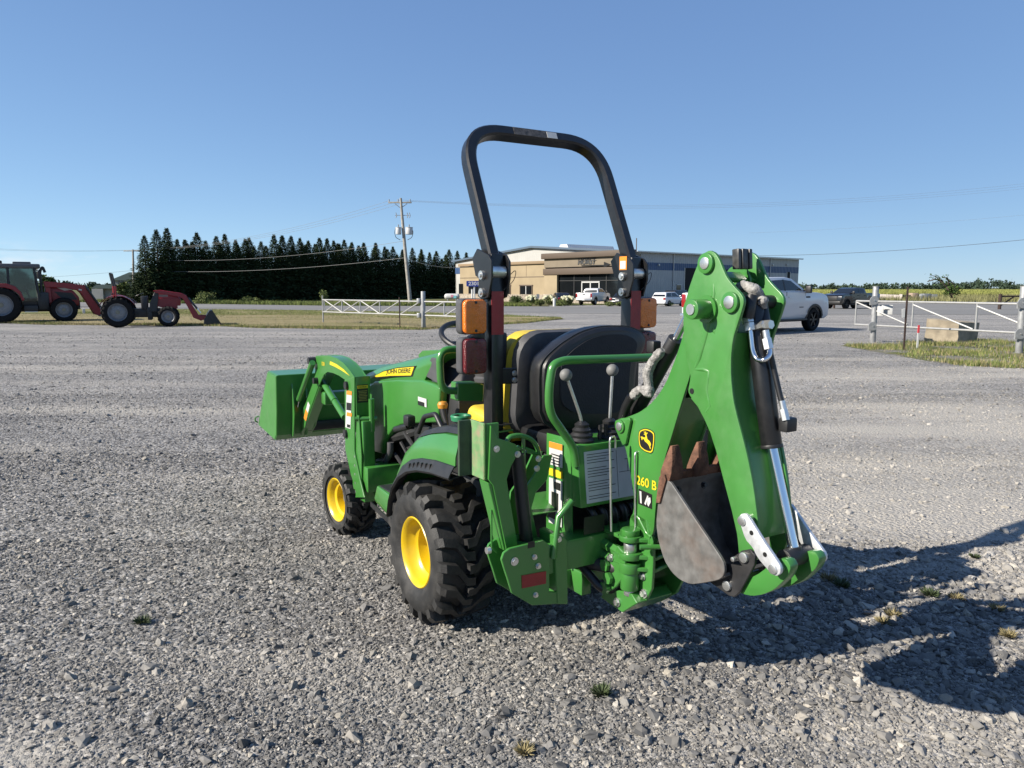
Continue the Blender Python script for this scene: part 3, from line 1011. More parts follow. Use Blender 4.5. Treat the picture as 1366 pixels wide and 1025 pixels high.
# ---- dash, steering wheel, floor, step
dash = loft('dash', [[(-0.262, 0.50, 0.62), (-0.258, 0.50, 1.08), (-0.17, 0.49, 1.205), (0.17, 0.49, 1.205), (0.258, 0.50, 1.08), (0.262, 0.50, 0.62)],
                     [(-0.225, 0.22, 0.60), (-0.215, 0.25, 1.00), (-0.14, 0.33, 1.14), (0.14, 0.33, 1.14), (0.215, 0.25, 1.00), (0.225, 0.22, 0.60)]], BLACK, T, bevel=0.012)
for s in (-1, 1):
    prism('dash_facet', TXp(-0.266, [(575, 477), (588, 480), (587, 514), (563.5, 500)]), 'x', s * 0.266, s * 0.25, GREYP, dash, 0.004)
box('gauge_panel', (0, 0.42, 1.185), (0.26, 0.11, 0.012), BLACK, dash, 0.003, rot=(-0.38, 0, 0))
cyl('gauge', (-0.06, 0.41, 1.187), (-0.06, 0.405, 1.196), 0.035, GREYD, dash, None, 20)
box('switch_panel', (-0.17, 0.285, 1.03), (0.10, 0.02, 0.10), BLACK, dash, 0.004, rot=(-0.4, 0, 0))
swc = Vector((-0.01, 0.46, 1.29))
swn = Vector((0, -0.40, 0.9)).normalized()
bm = bmesh.new()
d_, u_, w_ = frame_of(swn)
ring = [swc + (u_ * math.cos(2 * math.pi * k / 36) + w_ * math.sin(2 * math.pi * k / 36)) * 0.185 for k in range(36)]
add_tube(bm, ring + [ring[0]], 0.0150, 10, cap=False)
for k in (0.5, 2.6, 4.7):
    add_tube(bm, [swc - swn * 0.03, swc + (u_ * math.cos(k) + w_ * math.sin(k)) * 0.17], 0.010, 8)
add_cyl(bm, swc - swn * 0.14, swc - swn * 0.005, 0.034, 0.045, 16)
finish('steering_wheel', bm, BLACK, T)
lathe('steering_boot', [(0.0, 0.080), (0.02, 0.083), (0.03, 0.070), (0.05, 0.076), (0.06, 0.064), (0.08, 0.068), (0.09, 0.056), (0.11, 0.060), (0.13, 0.04)], (-0.02, 0.30, 1.07), 'z', GREYP, T, 24)
box('floor', (0, 0.42, 0.49), (0.72, 0.60, 0.02), BLACK, T, 0.004)
for s in (-1, 1):
    st = loft('foot_step', [[(s * 0.27, 0.16, 0.36), (s * 0.27, 0.16, 0.50), (s * 0.555, 0.16, 0.50), (s * 0.565, 0.16, 0.40), (s * 0.555, 0.16, 0.36)],
                            [(s * 0.27, 0.66, 0.40), (s * 0.27, 0.66, 0.50), (s * 0.530, 0.62, 0.50), (s * 0.540, 0.64, 0.43), (s * 0.53, 0.64, 0.40)]], GREEN, T, bevel=0.008)
    box('step_mat', (s * 0.41, 0.38, 0.5025), (0.23, 0.42, 0.012), BLACK, st, 0.003)
    prism('step_trim', [(0.17, 0.34), (0.64, 0.385), (0.64, 0.41), (0.17, 0.375)], 'x', s * 0.555, s * 0.562, BLACK, st, 0)

# ---- rear fenders: a flared black lip, a green flank and a black top cap, rising towards the rear
FY = [0.26, 0.235, 0.19, 0.11, 0.01, -0.11, -0.26, -0.44]
LIPB = [0.44, 0.52, 0.595, 0.665, 0.715, 0.748, 0.770, 0.782]
GRNB = [0.46, 0.555, 0.640, 0.715, 0.765, 0.795, 0.815, 0.825]
GRNT = [0.48, 0.60, 0.715, 0.810, 0.870, 0.905, 0.935, 0.950]
for s in (-1, 1):
    secs, lips, caps = [], [], []
    for y_, a_, b_, c_ in zip(FY, LIPB, GRNB, GRNT):
        secs.append([(s * 0.588, y_, b_), (s * 0.586, y_, b_ + (c_ - b_) * 0.35), (s * 0.574, y_, b_ + (c_ - b_) * 0.72), (s * 0.548, y_, c_), (s * 0.505, y_, c_ + 0.006), (s * 0.31, y_, c_ + 0.010)])
        lips.append([(s * 0.580, y_, b_ + 0.012), (s * 0.594, y_, b_ + 0.006), (s * 0.608, y_, b_ - (b_ - a_) * 0.35), (s * 0.620, y_, a_ + 0.004), (s * 0.612, y_, a_ - 0.006), (s * 0.57, y_, a_ + 0.004)])
        caps.append([(s * 0.535, y_, c_ + 0.006), (s * 0.520, y_, c_ + 0.030), (s * 0.47, y_, c_ + 0.036), (s * 0.31, y_, c_ + 0.036)])
    fen = solid_sheet('fender', secs, -0.006 * s, GREEN, T)
    solid_sheet('fender_lip', lips, -0.005 * s, BLACK, fen)
    solid_sheet('fender_cap', caps[3:], -0.005 * s, BLACK, fen)
    for k in range(6):
        y_ = -0.02 - 0.045 * k
        zz = float(np.interp(-y_, [-v for v in FY], [(p + q) / 2 for p, q in zip(LIPB, GRNB)]))
        box('lip_rib', (s * 0.6075, y_, zz - 0.004), (0.016, 0.010, 0.040), BLACK, fen, 0.003)
# grab handle on the left fender and levers beside the seat
tube('grab_handle', [on_x(-0.40, 558, 577), on_x(-0.40, 566, 556), on_x(-0.40, 581, 552.5), on_x(-0.40, 591, 574)], 0.013, BLACK, T, 0.02)
tube('grab_handle', [(0.40, 0.20, 0.84), (0.40, 0.16, 0.92), (0.40, 0.02, 0.93), (0.40, -0.04, 0.84)], 0.013, BLACK, T, 0.02)
lv = tube('range_lever', [on_x(-0.30, 597, 571), on_x(-0.30, 593, 556), on_x(-0.30, 590.5, 543)], [0.008, 0.018, 0.021], BLACK, T)
lathe('lever_knob', [(-0.016, 0.0), (-0.014, 0.024), (0.006, 0.027), (0.018, 0.020), (0.023, 0.0)], on_x(-0.30, 590.5, 541), 'z', ORANGEK, lv, 16)
box('control_box', on_x(-0.36, 546, 561), (0.05, 0.07, 0.06), BLACK, T, 0.012)
cyl('control_knob', on_x(-0.36, 528, 573), on_x(-0.36, 545, 569), 0.018, BLACK, T)
hq_ = Vector(on_x(-0.36, 615, 557))
ch = lathe('lever_dial', [(-0.014, 0.030), (-0.014, 0.046), (0.006, 0.050), (0.012, 0.046), (0.010, 0.034), (-0.004, 0.030)], hq_, 'z', mat('teal_dial', (0.03, 0.22, 0.10), 0.4), T, 24)
cyl('dial_stem', hq_ - Vector((0, 0, 0.09)), hq_ - Vector((0, 0, 0.004)), 0.031, BLACK, ch, None, 18)
# left and right grab rails beside the dash (loader joystick guard)
pr = [on_y(-0.20, 646, 466), on_y(-0.20, 586, 466.5), on_y(-0.20, 588.5, 522), on_y(-0.20, 628, 521)]
gr = tube('guard_rail', pr, 0.0165, GREEN, T, 0.055)
prism('rail_bracket', RYp(-0.22, [(611, 511), (637, 510.5), (646, 513), (645, 536), (610, 535)]), 'y', -0.22, -0.15, GREEN, gr, 0.004)

# ---- operator seat
def seat_sec(y, hw, z0, z1, lean, cr=0.06, n=5, x0=0.0):
    pts = []
    for cx_, cz_, a0 in ((hw - cr, z0 + cr, -90), (hw - cr, z1 - cr, 0), (-hw + cr, z1 - cr, 90), (-hw + cr, z0 + cr, 180)):
        for k in range(n + 1):
            a = math.radians(a0 + 90 * k / n)
            zz = cz_ + cr * math.sin(a)
            pts.append((x0 + cx_ + cr * math.cos(a), y - (zz - z0) * lean, zz))
    return pts
seat = part('operator_seat', T)
loft('seat_cushion', [seat_sec(0.18, 0.21, 0.86, 0.93, 0, 0.03), seat_sec(0.10, 0.245, 0.84, 0.985, 0, 0.04), seat_sec(-0.16, 0.245, 0.84, 0.965, 0, 0.04), seat_sec(-0.24, 0.20, 0.86, 0.92, 0, 0.03)], YVINYL, seat, bevel=0)
loft('seat_back', [seat_sec(-0.06, 0.17, 0.98, 1.33, 0.12, 0.10), seat_sec(-0.075, 0.235, 0.93, 1.395, 0.12, 0.12), seat_sec(-0.10, 0.252, 0.915, 1.408, 0.12, 0.12), seat_sec(-0.172, 0.250, 0.91, 1.400, 0.12, 0.12)], YVINYL, seat)
loft('back_shell', [seat_sec(-0.173, 0.222, 0.905, 1.412, 0.12, 0.12), seat_sec(-0.205, 0.205, 0.92, 1.402, 0.12, 0.12), seat_sec(-0.235, 0.155, 0.98, 1.33, 0.12, 0.10)], GREYP, seat)
loft('back_inset', [seat_sec(-0.2355, 0.150, 1.00, 1.31, 0.12, 0.09), seat_sec(-0.242, 0.146, 1.005, 1.305, 0.12, 0.09)], BLACK, seat)
for o_ in list(seat.children):
    if o_.name.split('.')[0] in ('seat_back', 'back_shell', 'back_inset'):
        o_.location = (-0.005, -0.075, -0.040)
box('seat_hinge', (-0.215, -0.20, 0.93), (0.03, 0.10, 0.16), DKSTEEL, seat, 0.01)
box('seat_hinge', (0.215, -0.20, 0.93), (0.03, 0.10, 0.16), DKSTEEL, seat, 0.01)
box('seat_base', (0, 0.0, 0.76), (0.40, 0.36, 0.16), BLACK, seat, 0.02)
prism('armrest', RYp(-0.30, [(666, 443), (678, 444), (676, 493), (664, 493)]), 'y', -0.30, -0.24, BLACK, seat, 0.012, 3)
bk = prism('belt_bracket', RYp(-0.405, [(659, 491), (690, 491), (691, 512), (659, 513)]), 'y', -0.405, -0.392, BLACK, T, 0.004)
for v in (498, 507):
    q = on_y(-0.405, 686, v); bolt(bk, q, (0, -1, 0), 0.010)

# ---- roll bar
YP = -0.38
rops = part('roll_bar', T)
for s in (-1, 1):
    box('post', (s * 0.372, YP, 1.19), (0.058, 0.075, 1.02), BLACKP, rops, 0.006)
    for k, dx in ((0, -0.042), (1, 0.042)):
        hp = TXp(-0.414, [(648.7, 331), (642, 344), (646.5, 368), (651, 371), (650, 396), (656, 401), (664, 397), (668.5, 372), (668.5, 348), (664, 339)])
        yc = sum(p[0] for p in hp) / len(hp)
        hp = [(p[0] - yc + YP + 0.01, p[1]) for p in hp]
        x0 = s * 0.372 + dx
        prism('hinge_plate', hp, 'x', x0 - 0.005, x0 + 0.005, BLACKP, rops, 0.0015)
    for (yy, zz) in ((YP, 1.612), (YP, 1.540)):
        bm = bmesh.new()
        add_cyl(bm, (s * 0.372 - 0.066, yy, zz), (s * 0.372 + 0.06, yy, zz), 0.010, None, 12)
        add_cyl(bm, (s * 0.372 - 0.060, yy, zz), (s * 0.372 - 0.047, yy, zz), 0.019, None, 12)
        finish('hinge_bolt', bm, STEEL, rops)
    cyl('hinge_bushing', (s * 0.372 - 0.035, YP - 0.03, 1.625), (s * 0.372 + 0.035, YP - 0.03, 1.625), 0.026, STEEL, rops)
    tube('lanyard', [(s * 0.372 + 0.05, YP - 0.03, 1.60), (s * 0.372 + 0.085, YP - 0.05, 1.64), (s * 0.372 + 0.075, YP - 0.05, 1.59), (s * 0.372 + 0.02, YP - 0.05, 1.55)], 0.0016, HOSE, rops, 0.03, 6)
# upper hoop, leaning forward
def rect_sweep(name, path, nrm, w, d, m, parent):
    nrm = Vector(nrm).normalized()
    secs = []
    for i, p in enumerate(path):
        t = (path[min(i + 1, len(path) - 1)] - path[max(i - 1, 0)]).normalized()
        b_ = t.cross(nrm).normalized()
        c = 0.008
        s_ = []
        for (a, bb) in ((-1, -1), (1, -1), (1, 1), (-1, 1)):
            pass
        hw, hd = w / 2, d / 2
        for (x, y) in ((-hw + c, -hd), (hw - c, -hd), (hw, -hd + c), (hw, hd - c), (hw - c, hd), (-hw + c, hd), (-hw, hd - c), (-hw, -hd + c)):
            s_.append(p + b_ * x + nrm * y)
        secs.append(s_)
    return loft(name, secs, m, parent)
ld = Vector((0, 0.275, 0.585)).normalized()
b0, hl = Vector((0, YP, 1.66)), 0.655
hp = [b0 + Vector((-0.372, 0, 0)), b0 + Vector((-0.372, 0, 0)) + ld * hl, b0 + Vector((0.372, 0, 0)) + ld * hl, b0 + Vector((0.372, 0, 0))]
hoop = rect_sweep('hoop', round_path(hp, 0.20, 12), Vector((1, 0, 0)).cross(ld), 0.052, 0.062, BLACKP, rops)
nh = Vector((1, 0, 0)).cross(ld).normalized()
if nh.y > 0: nh = -nh
quad_on('warning_label', Vector((-0.02, YP, 1.66)) + ld * (hl - 0.020) + nh * 0.0315 + Vector((-0.10, 0, 0)), (1, 0, 0), ld, 0.19, 0.038, mat('faded_label', (0.10, 0.085, 0.07), 0.5, var=0.6, vscale=70), rops, 0.001)
quad_on('warning_label', Vector((0.06, YP, 1.66)) + ld * (hl - 0.018) + nh * 0.0328, (1, 0, 0), ld, 0.055, 0.032, WHITED, rops, 0.001)
oq = quad_on('warning_label', (0.372 - 0.048, -0.353, 1.642), LFT, UP, 0.052, 0.062, ORANGED, rops, 0.001)
quad_on('label_symbol', (0.372 - 0.0495, -0.359, 1.647), LFT, UP, 0.040, 0.036, WHITED, rops, 0.0008)
# lights
def rr_pts(x0, x1, z0, z1, r, n=4):
    o = []
    for cx_, cz_, a0 in ((x1 - r, z0 + r, -90), (x1 - r, z1 - r, 0), (x0 + r, z1 - r, 90), (x0 + r, z0 + r, 180)):
        for k in range(n + 1):
            a = math.radians(a0 + 90 * k / n)
            o.append((cx_ + r * math.cos(a), cz_ + r * math.sin(a)))
    return o
for s, xc in ((-1, -0.475), (1, 0.452)):
    lb = part('light_cluster', T)
    for z0, z1, lm, nm in ((1.372, 1.512, AMBER, 'amber_lens'), (1.205, 1.352, REDL, 'red_lens')):
        prism('lamp_housing', rr_pts(xc - 0.057, xc + 0.057, z0 - 0.004, z1 + 0.004, 0.022), 'y', YP + 0.035, YP - 0.012, GREYP, lb, 0.004)
        prism(nm, rr_pts(xc - 0.052, xc + 0.052, z0, z1, 0.02), 'y', YP - 0.0125, YP - 0.040, lm, lb, 0.008, 3)
        for zz in (z0 + 0.012, z1 - 0.012):
            bolt(lb, (xc, YP - 0.040, zz), (0, -1, 0), 0.005, 0.003, DKSTEEL, 'lens_screw')
    box('light_bracket', (xc + (0.03 if s < 0 else -0.03), YP, 1.36), (0.05, 0.03, 0.05), BLACKP, lb, 0.004)
    prism('reflector_strip', [(s * 0.372 - 0.029, 1.365), (s * 0.372 + 0.029, 1.365), (s * 0.372 + 0.029, 1.545), (s * 0.372 - 0.029, 1.545)], 'y', YP - 0.0365, YP - 0.0395, REDR, lb, 0)

# ---- front loader
ld_ = part('loader_mast', T)
def loader_side(s):
    # mast column
    mast_o = TXp(-0.455, [(459.5, 507), (472.5, 503), (472.5, 602), (480, 640), (486, 664), (474, 664), (466, 624), (460.5, 600)])
    y0 = min(p[0] for p in mast_o)
    mp_ = prism('mast_plate', mast_o, 'x', s * 0.455, s * 0.445, GREEN, ld_, 0.002)
    prism('mast_plate', [(p[0], p[1]) for p in mast_o], 'x', s * 0.365, s * 0.355, GREEN, ld_, 0.002)
    zt = on_x(-0.455, 472.5, 504)[2]
    yb = on_x(-0.455, 472.5, 504)[1]
    box('mast_rear_plate', (s * 0.405, yb + 0.004, zt - 0.12), (0.082, 0.008, 0.25), GREEN, ld_, 0.001)
    # socket post under the mast
    box('mast_post', (s * 0.395, yb - 0.02, 0.52), (0.075, 0.085, 0.50), GREEN, ld_, 0.008)
    box('mast_arm_bracket', (s * 0.32, yb - 0.04, 0.42), (0.22, 0.16, 0.15), GREEN, ld_, 0.006)
    prism('mast_gusset', [(yb + 0.04, 0.30), (yb + 0.04, 0.62), (yb + 0.0, 0.80), (yb - 0.03, 0.80), (yb - 0.06, 0.56), (yb - 0.04, 0.30)], 'x', s * 0.435, s * 0.445, GREEN, ld_, 0.002)
    cyl('lock_pin', (s * 0.46, yb - 0.01, 0.78), (s * 0.34, yb - 0.06, 0.78), 0.013, GREEN, ld_)
    cyl('lock_tube', (s * 0.37, yb - 0.05, 0.70), (s * 0.37, yb - 0.05, 0.90), 0.017, GREEN, ld_)
    for v_, u_ in ((514, 461.5), (578, 460.5)):
        q = on_x(-0.456, u_, v_)
        c_ = bmesh.new(); add_cyl(c_, (s * 0.47, q[1] - 0.02, q[2]), (s * 0.45, q[1] - 0.02, q[2]), 0.026, None, 18); finish('pivot_pin', c_, DKSTEEL, ld_)
    for k in range(5):
        bolt(ld_, (s * 0.4455, yb + 0.035, 0.32 + 0.055 * k), (s, 0, 0), 0.010)
    return yb, zt
def loader_arm(s):
    # curved upper link from mast to knee, then the straight leg to the bucket
    X0 = -0.440
    up_ = TXp(X0, [(472.5, 503.5), (466, 494), (458, 484.5), (449, 478), (440, 475), (431, 474.2), (422, 474.6), (418, 480), (418.5, 487), (420.5, 494), (419, 506),
                   (408, 537), (395, 566), (394.5, 577), (399.4, 582), (407, 569), (409, 560), (424.7, 515.5), (429, 506), (432, 500), (437, 496.5), (444, 498), (452, 501.5), (461.5, 508)])
    arm = part('loader_arm', T)
    for x in (X0, X0 + 0.075):
        prism('arm_plate', up_, 'x', s * x, s * (x + 0.008), GREEN, arm, 0.0015)
    # closing web along the top
    tp_ = TXp(X0, [(472, 503.5), (466, 494.2), (458, 484.9), (449, 478.5), (440, 475.5), (431, 474.8), (422.5, 475.5)])
    secs = [[(s * (X0 + 0.006), a, b), (s * (X0 + 0.077), a, b)] for a, b in tp_]
    solid_sheet('arm_web', secs, 0.006, GREEN, arm)
    lg = TXp(X0, [(424.9, 515.8), (409, 560.5), (400, 581)])
    solid_sheet('arm_web', [[(s * (X0 + 0.006), a, b), (s * (X0 + 0.077), a, b)] for a, b in lg], 0.006, GREEN, arm)
    ds = TXp(X0, [(440.5, 482), (449, 486), (458, 492.5), (466.5, 501.5), (456, 494.5), (447, 489.5), (440, 486.5)])
    prism('stripe_decal', ds, 'x', s * X0 + 0.0005 * s, s * (X0 - 0.0015), YDEC, arm, 0)
    ql = on_x(X0, 429.5, 487.5)
    if s == 1:
        text_on('lettering', '120R', arm, (X0 - 0.0012, ql[1], ql[2]), LFT, UP, 0.026, YDEC)
    # lift cylinder
    a = Vector(on_x(-0.40, 431, 510)); b = Vector(on_x(-0.40, 460, 557)); c = a.lerp(b, 0.55)
    cb = cyl('lift_cylinder', (s * a.x, a.y, a.z), (b.x * s, b.y, b.z), 0.022, GREEN, arm)
    cyl('cylinder_collar', (c.x * s, c.y, c.z), ((c.lerp(b, .03)).x * s, c.lerp(b, .03).y, c.lerp(b, .03).z), 0.026, GREEN, cb)
    # tilt cylinder from the knee to the bucket
    a2 = Vector(on_x(-0.47, 417, 484)); b2 = Vector(on_x(-0.47, 399, 533))
    cyl('tilt_cylinder', (a2.x * s, a2.y, a2.z), (b2.x * s, b2.y, b2.z), 0.021, GREEN, arm)
    b3 = Vector(on_x(-0.47, 397, 542))
    cyl('tilt_rod', (b2.x * s, b2.y, b2.z), (b3.x * s, b3.y, b3.z), 0.012, CHROME, arm)
    kp = on_x(X0, 420.5, 481)
    c_ = bmesh.new(); add_cyl(c_, (s * (X0 - 0.05), kp[1], kp[2]), (s * (X0 + 0.02), kp[1], kp[2]), 0.024, None, 18); finish('knee_pin', c_, DKSTEEL, arm)
    for (u, v) in ((399, 568), (423.5, 508)):
        kp = on_x(X0, u, v)
        c_ = bmesh.new(); add_cyl(c_, (s * (X0 - 0.03), kp[1], kp[2]), (s * (X0 + 0.02), kp[1], kp[2]), 0.022, None, 18); finish('arm_pin', c_, DKSTEEL, arm)
    if s == 1:
        la = TXp(X0, [(411, 536), (413.5, 541), (408.5, 562), (405.5, 558)])
        prism('warning_label', la, 'x', s * X0 + 0.0005 * s, s * X0 - 0.0016 * s, WHITED, arm, 0)
        la = TXp(X0, [(408.2, 546), (411, 551), (408.5, 562), (405.5, 558)])
        prism('warning_label', la, 'x', s * X0 + 0.0005 * s, s * X0 - 0.0022 * s, ORANGED, arm, 0)
for s in (-1, 1):
    YBm, ZTm = loader_side(s)
for s in (1, -1):
    loader_arm(s)
# mast labels on the left mast
ml = TXp(-0.4565, [(462.5, 521), (469.5, 522.5), (467.5, 572.5), (460.8, 570)])
prism('warning_label', ml, 'x', -0.4556, -0.4572, WHITED, ld_, 0)
for va, vb in ((521, 526.5), (550, 555)):
    prism('warning_label', TXp(-0.4572, [(462.8, va), (469.4, va + 1.5), (469.1, vb + 1.2), (462.5, vb)]), 'x', -0.4570, -0.4582, ORANGED, ld_, 0)
prism('label_symbol', TXp(-0.4572, [(462.4, 537), (468.6, 538), (468.2, 548), (462.2, 547)]), 'x', -0.4570, -0.4582, BLACKD, ld_, 0)
prism('label_symbol', TXp(-0.4572, [(463, 566), (467.2, 567), (466.8, 571), (463.0, 570)]), 'x', -0.4570, -0.4582, BLACKD, ld_, 0)
cq = (-0.440, YBm, ZTm - 0.155)
quad_on('caution_label', cq, (1, 0, 0), UP, 0.070, 0.110, BLACKD, ld_, 0.001)
quad_on('caution_label', (-0.4375, YBm - 0.001, ZTm - 0.068), (1, 0, 0), UP, 0.065, 0.018, YDEC, ld_, 0.001)
text_on('lettering', 'CAUTION', ld_, (-0.431, YBm - 0.0022, ZTm - 0.0645), (1, 0, 0), UP, 0.011, BLACKD, width=0.05)
bm = bmesh.new()
for k in range(7):
    add_box(bm, (-0.405, YBm - 0.0018, ZTm - 0.084 - 0.0095 * k), (0.056 - 0.006 * (k % 3), 0.001, 0.0035))
finish('label_text_lines', bm, mat('faded_yellow_print', (0.35, 0.29, 0.08), 0.5), ld_)
box('torque_tube', (0, 1.95, 0.80), (0.82, 0.09, 0.09), GREEN, T, 0.01)
# bucket
XB = 0.62
bk_o = TXp(-XB, [(356.5, 497), (367.5, 503), (368.5, 587.5), (344.5, 566)])
bp_prof = [bk_o[0], bk_o[1], ((bk_o[1][0] + bk_o[2][0]) / 2 - 0.01, (bk_o[1][1] + bk_o[2][1]) / 2), (bk_o[2][0], bk_o[2][1] + 0.04), (bk_o[2][0] + 0.05, bk_o[2][1]), bk_o[3]]
bkt = part('loader_bucket', T)
solid_sheet('bucket_shell', [[(-XB + 0.004, a, b), (XB - 0.004, a, b)] for a, b in bp_prof], 0.008, GREEN, bkt)
for s in (-1, 1):
    prism('bucket_side', bp_prof, 'x', s * XB, s * (XB - 0.01), GREEN_W, bkt, 0.002)
    for xx in (0.40, 0.50):
        ear = [(bk_o[1][0] + 0.00, bk_o[1][1] - 0.05), (bk_o[1][0] - 0.03, bk_o[1][1] - 0.10), (bk_o[1][0] - 0.055, bk_o[1][1] - 0.28), (bk_o[2][0] - 0.06, bk_o[2][1] + 0.03), (bk_o[2][0], bk_o[2][1] + 0.01)]
        prism('bucket_ear', ear, 'x', s * xx, s * (xx + 0.010), GREEN, bkt, 0.002)
prism('bucket_top_rib', [(bk_o[0][0], bk_o[0][1] - 0.01), (bk_o[0][0], bk_o[0][1] + 0.012), (bk_o[1][0] - 0.004, bk_o[1][1] + 0.012), (bk_o[1][0] - 0.004, bk_o[1][1] - 0.05), (bk_o[1][0] + 0.004, bk_o[1][1] - 0.05)], 'x', -XB + 0.012, XB - 0.012, GREEN, bkt, 0.003)
box('bucket_tie_bar', (0, bk_o[2][0] - 0.03, bk_o[2][1] + 0.09), (0.80, 0.05, 0.07), BLACK, bkt, 0.008)
hk = on_x(-XB, 345.5, 560)
tube('bucket_hook', [(-XB - 0.002, hk[1] - 0.01, hk[2] + 0.03), (-XB - 0.03, hk[1], hk[2] + 0.02), (-XB - 0.03, hk[1], hk[2] - 0.01), (-XB - 0.01, hk[1], hk[2] - 0.02)], 0.006, GREEN, bkt, 0.015)

# ---- backhoe: seat
def sleeve(parent, pts, r, seed=0):
    """crumpled cloth hose sleeve"""
    rs = np.random.default_rng(seed)
    pts = round_path(pts, 0.03, 6)
    P, R_ = [], []
    for a, b in zip(pts[:-1], pts[1:]):
        k = max(1, int((b - a).length / 0.006))
        for i in range(k):
            P.append(a.lerp(b, i / k)); 
    P.append(pts[-1])
    n = len(P)
    for i in range(n):
        R_.append(r * (1.0 + 0.10 * math.sin(i * 0.55 + rs.uniform(-.4, .4)) + 0.05 * rs.normal()) * min(1, 0.55 + min(i, n - 1 - i) * 0.12))
    bm = bmesh.new(); add_tube(bm, P, R_, 14)
    for v in bm.verts:
        v.co += Vector(rs.normal(0, r * 0.045, 3))
    return finish('hose_sleeve', bm, SLEEVE, parent, angle=60)
bs = part('backhoe_seat', T)
def bseat(y, grow, z0, z1):
    o = RYp(-0.52, [(714, 492), (722, 476), (742, 458), (768, 442), (795, 434.5), (830, 434), (848, 441), (855, 452), (851, 468), (842, 480), (836, 575), (716, 575)])
    cx_ = sum(p[0] for p in o) / len(o); cz_ = sum(p[1] for p in o) / len(o)
    o = smooth_poly(o, 2)
    return [((p[0] - cx_) * grow + cx_, y, (p[1] - cz_) * grow + cz_) for p in o]
loft('seat_pad', [bseat(-0.44, 0.90, 0, 0), bseat(-0.455, 0.97, 0, 0), bseat(-0.49, 1.0, 0, 0), bseat(-0.535, 1.0, 0, 0), bseat(-0.565, 0.96, 0, 0), bseat(-0.575, 0.86, 0, 0)], VINYL, bs)
loft('seat_piping', [bseat(-0.545, 1.012, 0, 0), bseat(-0.552, 1.012, 0, 0)], BLACK, bs)
pan = [(p[0], -0.576, p[2]) for p in bseat(-0.5, 0.74, 0, 0)]
loft('seat_back_pan', [pan, [(p[0] * 0.98, -0.582, p[2]) for p in pan]], mat('seat_fabric', (0.010, 0.011, 0.016), 0.7, var=0.2, bump=0.2), bs)
box('seat_cushion', (0.03, -0.45, 0.90), (0.46, 0.30, 0.10), VINYL, bs, 0.03)
box('seat_pedestal', (0.0, -0.40, 0.72), (0.36, 0.26, 0.26), BLACK, bs, 0.01)

# ---- backhoe: mainframe, console and controls
mf = part('backhoe_frame', T)
YC = -0.80
box('cross_beam', (0.0, -0.80, 0.53), (0.98, 0.10, 0.12), GREEN, mf, 0.006)
box('cross_beam', (0.0, -0.66, 0.36), (0.70, 0.08, 0.08), GREEN, mf, 0.006)
box('cross_plate', (0.04, -0.86, 0.60), (0.34, 0.22, 0.016), GREEN, mf, 0.003)
for s in (-1, 1):
    box('subframe_rail', (s * 0.16, -0.30, 0.36), (0.05, 0.95, 0.10), GREEN, mf, 0.006)
box('tower_backing', (0.02, -0.66, 0.64), (0.50, 0.03, 0.30), DKSTEEL, mf, 0.01)
# control console: sloping lid, decal face
con_f = RYp(-0.84, [(765, 590), (834, 587), (842, 662), (762, 668)])
cx0 = min(p[0] for p in con_f); 
con = loft('control_console', [[(-0.26, -0.66, 0.70), (-0.26, -0.66, 0.955), (0.16, -0.66, 0.955), (0.16, -0.66, 0.70)],
                               [(-0.235, -0.83, 0.70), (-0.235, -0.80, 0.945), (0.16, -0.80, 0.945), (0.16, -0.83, 0.70)]], GREEN, T, bevel=0.006)
# face normal of the sloping front
fo = Vector((-0.205, -0.8285, 0.715)); fu = Vector((0, 0.03, 0.245)).normalized()
quad_on('instruction_sheet', fo, (1, 0, 0), fu, 0.335, 0.205, GREYD, con, 0.0015)
bm = bmesh.new()
fn_ = Vector((1, 0, 0)).cross(fu)
rot_ = Matrix((Vector((1, 0, 0)), fu, fn_)).transposed()
for col_ in range(1):
    for k in range(17):
        if k % 5 == 4: continue
        L_ = 0.135 - 0.04 * ((k * 7) % 3) / 2
        add_box(bm, fo + Vector((0.012 + L_ / 2, 0, 0)) + fu * (0.192 - 0.011 * k) + fn_ * 0.0018, (L_, 0.0028, 0.0006), rot_)
for (x, y, w_, h_) in ((0.225, 0.155, 0.05, 0.002), (0.225, 0.105, 0.11, 0.002), (0.215, 0.13, 0.002, 0.05), (0.265, 0.14, 0.002, 0.03), (0.25, 0.06, 0.04, 0.002), (0.235, 0.045, 0.002, 0.04), (0.27, 0.045, 0.002, 0.04), (0.25, 0.03, 0.04, 0.002), (0.16, 0.10, 0.0015, 0.19)):
    add_box(bm, fo + Vector((x, 0, 0)) + fu * y + fn_ * 0.0018, (w_, h_, 0.0006), rot_)
finish('sheet_print', bm, mat('dark_print', (0.06, 0.06, 0.07), 0.6), con)
# labels on the left cheek of the console
sx_ = -0.2625
def cheek(y0, z0, w_, h_, m_, nm='warning_label', th=0.001):
    return quad_on(nm, (sx_ + (y0 + 0.66) * -0.147 * 0 - 0.0, y0, z0), LFT, UP, w_, h_, m_, con, th)
ck = loft('console_cheek', [[(-0.258, -0.62, 0.55), (-0.258, -0.62, 0.97), (-0.252, -0.62, 0.97), (-0.252, -0.62, 0.55)], [(-0.246, -0.79, 0.55), (-0.246, -0.77, 0.97), (-0.240, -0.77, 0.97), (-0.240, -0.79, 0.55)]], GREEN, T, bevel=0.001)
for (y0, z0, w_, h_, m_) in ((-0.645, 0.845, 0.085, 0.095, WHITED), (-0.645, 0.915, 0.085, 0.025, ORANGED), (-0.645, 0.80, 0.085, 0.030, YDEC), (-0.645, 0.60, 0.085, 0.19, WHITED)):
    quad_on('warning_label', (-0.2605 - 0.0008 * (1 if m_ is ORANGED else 0), y0, z0), (0.07, -1, 0), UP, w_, h_, m_, ck, 0.0015)
bm = bmesh.new()
